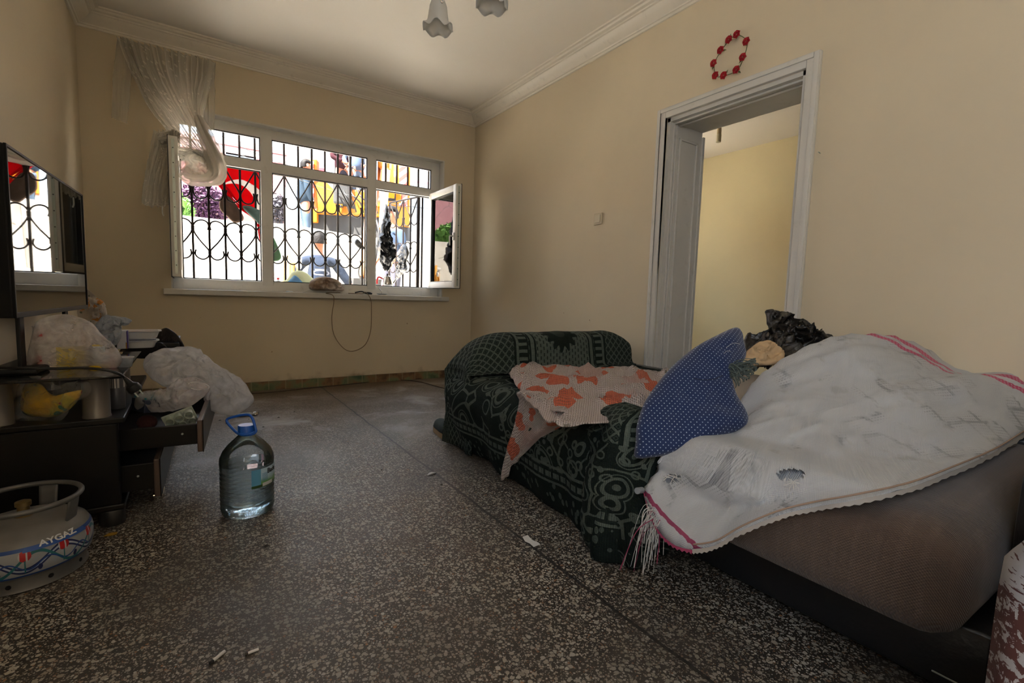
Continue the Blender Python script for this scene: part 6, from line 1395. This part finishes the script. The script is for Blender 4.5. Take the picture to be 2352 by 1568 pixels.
topE = smoothpath([at(u, v, 2, zb) for u, v in [(1168, 852), (1190, 840), (1240, 838), (1300, 838), (1350, 846), (1430, 842), (1500, 852), (1560, 858)]], 9)
botE = smoothpath([at(u, v, 2, zb) for u, v in [(1196, 895), (1225, 925), (1262, 962), (1290, 972), (1350, 968), (1420, 955), (1480, 935), (1560, 900)]], 9)
bl_ = MB(); rows = []; uvr = []
for i in range(len(topE)):
    row = []; ur = []
    for j in range(57):
        t = j/56; p = topE[i].lerp(botE[i], t)
        r1 = (1-abs(math.sin(p.y*13+p.x*4.0+3.2*fbm((p.x*2.2, p.y*2.2, 0), 1, 2, 3))))**2; r2 = (1-abs(math.sin(p.y*10-p.x*9+4.0*fbm((p.x*3, p.y*3, 4), 1, 2, 4))))**2.5
        dz = .046*r1+.032*r2+.016*fbm(p*7, 1, 3, 5)
        e = min(1, min(t, 1-t)*10, i/4, (len(topE)-1-i)/4)
        row.append(Vector((p.x, p.y, zb-.016+dz*(.3+.7*e)))); ur.append((p.x*1.05, p.y*1.05))
    rows.append(row); uvr.append(ur)
bl_.grid(rows, uv=uvr)
tA = [(1202, 898), (1210, 900), (1240, 905), (1270, 925), (1300, 948)]; tB = [(1156, 1100), (1168, 1094), (1182, 1066), (1200, 1050), (1222, 1015)]
A_ = smoothpath([at(u, v, 2, zb+.004) for u, v in tA], 6); B_ = smoothpath([at(u, v, 0, 1.150) for u, v in tB], 6); rows = []; uvr = []
for i in range(len(A_)):
    a_, b_ = A_[i], B_[i]; K = Vector((1.160, a_.lerp(b_, .35).y, .400)); K0 = Vector((min(a_.x, 1.235), a_.lerp(b_, .15).y, .464)); pl = smoothpath([a_+Vector((.04, 0, 0)), K0, K, K.lerp(b_, .5)+Vector((-.004, 0, 0)), b_], 8); row = []; ur = []; L_ = 0
    for j, p in enumerate(pl):
        if j: L_ += (p-pl[j-1]).length
        row.append(p+Vector((-.010*abs(math.sin(i*.35+j*.05))**2-.006*fbm((i*.2, j*.1, 0), 1.3, 2, 7)-.004, .006*math.sin(j*.5+i), 0))); ur.append((p.y*1.1+.22, 1.05-L_))
    rows.append(row); uvr.append(ur)
bl_.grid(rows, uv=uvr)
tag(bl_.build('blanket', M_waffle, smooth=True, solid=.005, recalc=False), 'off-white waffle blanket with orange blossoms spread over the green cover', 'blanket')

# ---- woven white sack
A0 = atF(2108, 776, 1.78); A1 = atF(2352, 955, 1.80)
S_out = [(1478, 1128, 1.42), (1500, 1092, 1.44), (1530, 1058, 1.47), (1600, 1035, 1.52), (1650, 1000, 1.58), (1690, 940, 1.62), (1720, 890, 1.66), (1760, 850, 1.70), (1840, 802, 1.74), (1920, 775, 1.78), (2000, 768, 1.80), (2070, 778, 1.84), (2140, 808, 1.88), (2195, 852, 1.92), (2260, 862, 1.95), (2330, 880, 2.0), (2400, 905, 2.0), (2420, 960, 1.8), (2352, 1000, 1.57), (2280, 1045, 1.34), (2180, 1090, 1.165), (2080, 1128, 1.055), (1960, 1155, 1.03), (1860, 1172, 1.09), (1780, 1192, 1.12), (1700, 1225, 1.16), (1640, 1258, 1.20), (1590, 1266, 1.24), (1550, 1255, 1.28), (1515, 1225, 1.33), (1492, 1180, 1.38)]
Sn = Vector((-.35, -.40, .85)).normalized()
ex_ = Vector((0, 0, 1)).cross(Sn).normalized(); ey_ = Sn.cross(ex_)
SO = smoothpath([atF(*q) for q in S_out], 5, closed=True); Sc = atF(1930, 960, 1.50)
def suv(p): return (p-Sc).dot(ex_), (p-Sc).dot(ey_)
def sack_mat():
    m = MT('woven_polypropylene'); c = m.coord('UV'); u, v, z = m.xyz(c); o = m.coord()
    th = .35; U = u*math.cos(th)+v*math.sin(th); V = v*math.cos(th)-u*math.sin(th)
    wu = (U*1500+m.noise(o, 5, 2)*3).sin(); wv = (V*1500+m.noise(o, 5, 2)*3).sin(); weave = wu*wv
    base = m.mix(m.noise(o, 4, 4), (.44, .45, .47), (.56, .57, .59)); base = m.mix(weave.gt(.1)*.30, base, (.22, .23, .25))
    # slack places where the tapes part and dark shows between them
    ln = ((V*95).sin().gt(.80)).max((U*80).sin().gt(.86)); gap = ((V*620+m.noise(o, 4, 1)*4).sin().gt(.55))*((U*620).sin().gt(-.35)); zone = m.noise(o, 5.5, 4, .6, .8).step(.52, .66); base = m.mix(gap*zone*.45, base, (.05, .05, .055)); base = m.mix(ln*zone*.5, base, (.10, .10, .11))
    base = m.mix(m.noise(o, 10, 5).step(.62, .72)*.35, base, (.20, .17, .13)); base = m.mix(m.vor(o, 5).lt(.035), base, (.30, .17, .06))
    a_ = suv(A0); b_ = suv(A1); dx, dy = b_[0]-a_[0], b_[1]-a_[1]; L_ = math.hypot(dx, dy); dist = ((u-a_[0])*dy-(v-a_[1])*dx)*(1/L_)
    chk_ = (U*380).sin()*(V*380).sin()
    for cc, w in ((0.0, .016), (.052, .011)): base = m.mix(dist.band(cc+.0, w)*(chk_.gt(-.35)*.45+.5), base, (.50, .03, .12))
    # stitched pink hem at the mouth
    q0 = suv(atF(1478, 1128, 1.42)); q1 = suv(atF(1600, 1266, 1.24)); dx, dy = q1[0]-q0[0], q1[1]-q0[1]; L2 = math.hypot(dx, dy); d2 = ((u-q0[0])*dy-(v-q0[1])*dx)*(1/L2)
    base = m.mix(d2.abs().lt(.0045), base, (.28, .04, .10))
    m.set(color=base, rough=.42, spec=.4); m.bump(weave*.6+m.noise(o, 6, 4)*3, .35, .006)
    h = None
    for (pu, pv, F, ru, rv) in ((1547, 1098, 1.40, .026, .014), (1820, 1108, 1.17, .024, .014)):
        w_ = suv(atF(pu, pv, F)); q = ((u-w_[0])*(1/ru)).pow(2)+((v-w_[1])*(1/rv)).pow(2); k = q.lt(1.0+0*1)if False else (q+(m.noise(o, 60, 3)-.5)*1.6+(U*700).sin()*.35).lt(1.0); h = k if h is None else h.max(k)
    tr = m.node('ShaderNodeBsdfTransparent'); mx = m.node('ShaderNodeMixShader'); m.link(h.a, mx.inputs[0]); m.link(m.b.outputs[0], mx.inputs[1]); m.link(tr.outputs[0], mx.inputs[2]); m.link(mx.outputs[0], m.out.inputs[0]); return m.m
M_sack = sack_mat()
def settle(p, up):
    if p.y < .22 or p.y > 2.1: return p
    if p.x > 2.3: return p
    top = .447+up
    if p.x < 1.27: top -= max(0, (1.27-p.x)/.09)**2*.07
    if p.x > 1.178-up and p.z < top:
        dx = p.x-(1.172-up); dz = top-p.z
        if dx < dz: return Vector((1.172-up, p.y, p.z))
        return Vector((p.x, p.y, top))
    return p
def sack_mesh():
    n = len(SO); rings = 40; vs = []; uv = []; fs = []; lift = harmonic([(q-Sc).dot(Sn) for q in SO])
    for side in (1, -1):
        for i in range(rings, 0, -1):
            if side < 0 and i == rings: continue
            t = i/rings; hs = lift(t)
            for k, q in enumerate(SO):
                raw = Sc.lerp(q, t); raw = raw+Sn*(hs[k]-(raw-Sc).dot(Sn)); pr = max(0, 1-t**2.3)**.6; z = (.085 if side > 0 else .03)*pr
                d = .030*fbm(raw, 3.2, 3, 3)*min(1, 4*(1-t)+.1)+.016*creases(Vector(((raw-Sc).dot(ex_)*.35+(raw-Sc).dot(ey_)*.2, (raw-Sc).dot(ey_)-(raw-Sc).dot(ex_)*.5, 0)), 7, 4)*min(1, 4*(1-t)+.15)+.012*(crumple(raw, 6, 5)-.3)*min(1, 5*(1-t)+.05)
                hump = .055*math.exp(-((raw-atF(2000, 860, 1.66)).length/.20)**2)+.035*math.exp(-((raw-atF(1760, 1010, 1.5)).length/.13)**2)-.03*math.exp(-((raw-atF(2110, 940, 1.6)).length/.09)**2)
                lip = .004*math.sin(k*1.9)*(t > .97)
                P_ = settle(raw+Sn*(side*z+ (d+hump*min(1, 3*(1-t)))*(1 if side > 0 else -.4))+Vector((0, 0, lip)), .012 if side > 0 else .0); vs.append(P_); uv.append(suv(raw) if side > 0 else (suv(raw)[0]+.5, suv(raw)[1]+.5))
        vs.append(Sc+Sn*(lift(0)[0]+side*(.085+.02 if side > 0 else .03))); uv.append(suv(Sc))
    fo = rings*n; bo_ = fo+1
    for k in range(rings-1):
        for j in range(n): fs.append((k*n+j, k*n+(j+1) % n, (k+1)*n+(j+1) % n, (k+1)*n+j))
    for j in range(n): fs.append(((rings-1)*n+j, (rings-1)*n+(j+1) % n, fo))
    R_ = [list(range(n))]+[[bo_+k*n+j for j in range(n)] for k in range(rings-1)]; bc = bo_+(rings-1)*n
    for k in range(rings-1):
        for j in range(n): fs.append((R_[k][j], R_[k+1][j], R_[k+1][(j+1) % n], R_[k][(j+1) % n]))
    for j in range(n): fs.append((R_[-1][j], bc, R_[-1][(j+1) % n]))
    mb = MB(); mb.add(vs, fs, uv); return mb
sack = sack_mesh().build('woven_sack', M_sack, smooth=True); tag(sack, 'big white woven sack with pink stripes sprawled over the sofa', 'sack')
# sewn seam along the lower edge, pinked trim, loose threads
i0 = [k for k, q in enumerate(SO)]; lowseg = [atF(*q) for q in S_out[17:28]]; sp_ = [settle(p, .004) for p in smoothpath(lowseg, 10)]
def ribbon(path, w, off, mat, name, pink=0, th=.0015):
    mb = MB(); rows = []
    for k, p in enumerate(path): dn = Vector((-.30, -.30, -.75)).normalized(); rows.append([p+off, p+off+dn*(w*(1+(pink if k % 2 else -pink)+.35*fbm(p, 20, 2)))]);
    mb.grid(rows); return mb.build(name, mat, sack, smooth=False, solid=th)
M_trimtape = plain('frayed_tape', (.36, .33, .30), .8)
ribbon(sp_, .010, Vector((0, 0, .006)), M_trimtape, 'frayed_seam', .16)
mb = MB(); mb.tube([p+Sn*.012+Vector((0, 0, .012)) for p in sp_], .0022, 6); mb.build('seam_cord', plain('tan_cord', (.32, .22, .16), .8), sack, smooth=True)
mouth = smoothpath([atF(*q) for q in S_out[27:31]+[S_out[0]]], 8); ribbon(mouth, .008, Vector((0, 0, .004)), plain('pink_stitching', (.28, .035, .09), .7), 'pink_hem', .3)
M_thr = plain('white_threads', (.55, .54, .52), .6); M_thp = bpy.data.materials['pink_stitching']; random.seed(8)
def threads(name, mat, n, seed):
    random.seed(seed); mb = MB()
    for k in range(n):
        s = random.random()**.7; p = atF(1484+30*s+random.uniform(-6, 6), 1150+55*s+random.uniform(-8, 8), 1.38-.04*s); d = Vector((random.uniform(-.6, .25)*_r[0], random.uniform(-.6, .25)*_r[1], 0)); ln = random.uniform(.05, .19)
        side = Vector((_r[0], _r[1], 0))*random.uniform(-.55, .18); c1 = p+side*ln*.5+Vector((0, 0, -ln*random.uniform(.05, .35))); c2 = p+side*ln*random.uniform(.4, 1.1)+Vector((random.uniform(-.02, .02), 0, -ln*random.uniform(.7, 1.1)))
        mb.tube(smoothpath([p, c1, c2], 5), random.choice((.0006, .0008, .0012)), 4)
    o = mb.build(name, mat, sack); o['kind'] = 'stuff'; return o
threads('loose_threads', M_thr, 42, 8); threads('pink_threads', M_thp, 7, 9)
hl_ = MB()
for cpx, F in (((1547, 1098), 1.39), ((1820, 1108), 1.16)):
    for k in range(9):
        a_ = atF(cpx[0]+random.uniform(-22, 22), cpx[1]+random.uniform(-12, 8), F-.03); b_ = atF(cpx[0]+random.uniform(-25, 25), cpx[1]+random.uniform(-4, 18), F-.035); hl_.tube([a_, a_.lerp(b_, .5)+Vector((0, 0, .004)), b_], .0008, 4)
hl_ = hl_.build('torn_fibres', M_thr, sack); hl_['kind'] = 'stuff'
pin = atF(1470, 1128, 1.40); mb = MB(); mb.tube([pin+Vector((-.012, 0, .004)), pin+Vector((.02, .01, -.004))], [.0095, .0095], 12); tag(mb.build('plastic_plug', plain('grey_plug', (.22, .24, .26), .35), smooth='auto'), 'grey plastic plug poking out at the mouth of the sack', 'plug')

# ---- blue cushion
def dots():
    m = MT('blue_dotted_cotton'); c = m.coord('UV'); u, v, z = m.xyz(c); o = m.coord(); s = 62.0
    a_ = (u*s).fr()-.5; b_ = (v*s).fr()-.5; a2 = (u*s+.5).fr()-.5; b2 = (v*s+.5).fr()-.5
    k = (a_*a_+b_*b_).lt(.010).max((a2*a2+b2*b2).lt(.010)); col = m.mix(m.noise(o, 6, 4), (.004, .016, .07), (.006, .025, .105)); col = m.mix(m.noise(o, 5, 4).step(.62, .7)*.4, col, (.006, .012, .05)); col = m.mix(k*.9, col, (.40, .48, .62)); m.set(color=col, rough=.85, sheen=.15); m.bump(m.noise(o, 9, 4), .5, .02); return m.m
P_out = [(1459, 1050, 1.44), (1460, 1015, 1.46), (1463, 975, 1.48), (1480, 925, 1.52), (1510, 880, 1.57), (1550, 835, 1.62), (1600, 795, 1.66), (1650, 768, 1.70), (1688, 752, 1.74), (1703, 760, 1.75), (1708, 785, 1.73), (1713, 812, 1.70), (1700, 832, 1.68), (1672, 848, 1.62), (1680, 870, 1.60), (1690, 905, 1.57), (1712, 945, 1.54), (1717, 968, 1.52), (1708, 985, 1.50), (1670, 1000, 1.48), (1610, 1020, 1.46), (1550, 1040, 1.45), (1500, 1050, 1.44)]
pn = (Vector((-.55, -.75, .35))).normalized()
bp = cushion([atF(*q) for q in P_out], pn, .075, .05, 20, 5, 2.4, noise_amp=.022, noise_sc=7, seed=51, center=atF(1600, 930, 1.54))
cu = bp.build('cushion', dots(), smooth=True); tag(cu, 'dark blue cushion with tiny white dots leaning on the sack', 'cushion')
cr_ = MB(); cr_.tube(smoothpath([atF(1592, 868, 1.50), atF(1615, 872, 1.49), atF(1640, 870, 1.50), atF(1660, 862, 1.53)], 5), .0012, 5); cr_.build('crease_seam', plain('navy_thread', (.004, .008, .03), .9), cu)
pf = MB()
for (u0, v0, u1, v1) in ((1668, 798, 1700, 790), (1660, 815, 1680, 808), (1670, 828, 1682, 832)): pf.tube(smoothpath([atF(u0, v0, 1.60), atF((u0+u1)/2, (v0+v1)/2-6, 1.59), atF(u1, v1, 1.61)], 4), .0006, 4)
pf.build('loose_thread', M_thr, cu)
# grey-green fringe tuft between cushion and sack
def tuft():
    random.seed(12); mb = MB()
    for k in range(70):
        a_ = atF(1668+random.uniform(-4, 8), 855+random.uniform(-10, 22), 1.585); u1 = random.uniform(1690, 1738); v1 = 868-(u1-1690)*.85+random.uniform(-14, 22); b_ = atF(u1, v1, 1.56+random.uniform(-.02, .03))
        mid = a_.lerp(b_, .5)+Vector((random.uniform(-.01, .01), random.uniform(-.01, .01), random.uniform(.0, .022))); mb.tube(smoothpath([a_, mid, b_, b_+Vector((random.uniform(-.01, .01), 0, -.008))], 4), random.choice((.0011, .0016, .0022)), 5)
    return mb
o = tuft().build('yarn_fringe', plain('grey_green_yarn', (.085, .105, .095), .9), smooth=True); tag(o, 'tangled grey-green yarn fringe sticking out beside the blue cushion', 'fringe', kind='stuff')
# yellow cloth, black striped bags behind
yc = cushion([atF(u, v, F) for u, v, F in [(1712, 815, 1.95), (1722, 800, 1.98), (1752, 785, 2.0), (1770, 786, 2.0), (1800, 812, 1.95), (1790, 835, 1.88), (1740, 838, 1.86), (1715, 832, 1.9)]], (-.4, -.6, .6), .03, .03, 20, 7, noise_amp=.035, noise_sc=14, seed=61, crump=.02, crump_sc=14)
tag(yc.build('cloth', plain('straw_cloth', (.52, .36, .20), .9), smooth=True), 'crumpled straw-yellow cloth between the cushion and the black bag', 'cloth')
M_sb = black_plastic('striped_bag_film', True)
b1 = cushion([atF(u, v, F) for u, v, F in [(1706, 800, 2.3), (1712, 776, 2.32), (1740, 768, 2.32), (1800, 772, 2.3), (1860, 765, 2.28), (1915, 775, 2.26), (1900, 800, 2.2), (1850, 815, 2.15), (1780, 822, 2.1), (1730, 822, 2.15)]], (-.3, -.5, .8), .05, .08, 24, 7, noise_amp=.03, noise_sc=9, seed=62, crump=.05, crump_sc=12)
tag(b1.build('bin_bag', M_sb, smooth=True), 'low striped black bin bag lying behind the yellow cloth', 'bag', 'black bin bags on the sofa')
b2 = cushion([atF(u, v, F) for u, v, F in [(1758, 716, 2.30), (1775, 711, 2.30), (1805, 720, 2.28), (1838, 742, 2.24), (1870, 762, 2.22), (1900, 772, 2.20), (1905, 785, 2.18), (1860, 790, 2.18), (1820, 778, 2.2), (1785, 770, 2.24), (1764, 750, 2.28)]], (-.6, -.6, .3), .05, .05, 24, 7, noise_amp=.03, noise_sc=12, seed=63, crump=.05, crump_sc=13)
tag(b2.build('bin_bag', M_sb, smooth=True), 'upper striped black bin bag with its top pointing up to the left', 'bag', 'black bin bags on the sofa')
# support under the pile: folded bedding hidden behind the sack
hb = cushion([Vector((1.75, .55, .43)), Vector((1.75, 1.25, .43)), Vector((2.0, 1.5, .43)), Vector((2.35, 1.45, .43)), Vector((2.38, .9, .43)), Vector((2.3, .35, .43))], (0, 0, 1), .10, .0, 8, 4, 3.5); tag(hb.build('folded_bedding', plain('beige_bedding', (.35, .30, .25), .95), smooth=True), 'beige folded bedding underneath the sack and bags on the sofa', 'bedding')
# shoe peeping out behind the sofa
shp = at(1080, 985, 2, 0); sh = thing('shoe', 'dark shoe with tan sole beside the far foot of the sofa', 'shoe', (shp.x+.03, shp.y+.12, 0))
so = [(1.30, 2.52, 0), (1.245, 2.50, 0), (1.225, 2.56, 0), (1.235, 2.64, 0), (1.25, 2.72, 0), (1.30, 2.76, 0), (1.33, 2.7, 0), (1.33, 2.58, 0)]
mb = cushion([Vector(p)+Vector((0, 0, .035)) for p in so], (0, 0, 1), .055, .01, 8, 4, 3); mb.build('upper', plain('dark_green_canvas', (.03, .04, .035), .9), sh, smooth=True)
mb = MB(); mb.poly([p+Vector((0, 0, .001)) for p in smoothpath([Vector(p) for p in so], 4, True)], (0, 0, .03)); mb.build('sole', plain('tan_rubber', (.30, .20, .10), .7), sh)

# ---- armchair at the right edge, cropped by the frame
def chairfab():
    m = MT('brown_white_weave'); c = m.coord(); x, y, z = m.xyz(c)
    st = m.noise(m.coord(scale=(4, 30, 22)), 4, 5, .6, .5); st2 = m.noise(m.coord(scale=(30, 6, 50)), 2.5, 4, .6)
    k = (st.gt(.53)*st2.gt(.46)).max(z.gt(.535)*m.noise(m.coord(scale=(6, 6, 60)), 4, 4).gt(.40)); col = m.mix(k, (.060, .016, .014), m.mix(m.noise(c, 20, 3), (.20, .19, .20), (.38, .37, .38))); m.set(color=col, rough=.8); m.bump(k+m.noise(c, 60, 2), .4, .004); return m.m
M_cf = chairfab(); ach = thing('armchair', 'armchair in brown and white woven fabric at the bottom right corner', 'armchair', (1.0, -.22, 0))
aM = Matrix.Translation((.750, .128, 0)) @ Matrix.Rotation(math.radians(-8), 4, 'Z')
def AC(name, a, b, r, mat=None): 
    mb = swollen(a, b, r, .006, 12, 12, 14); mb.v = [aM @ q for q in mb.v]; return mb.build(name, mat or M_cf, ach, smooth=True)
AC('arm', (0, -.15, .02), (.42, 0, .61), .055); AC('arm', (0, -.70, .02), (.40, -.55, .60), .055); AC('seat', (.01, -.545, .12), (.38, -.155, .42), .05); AC('backrest', (.34, -.62, .14), (.44, -.08, .80), .045)
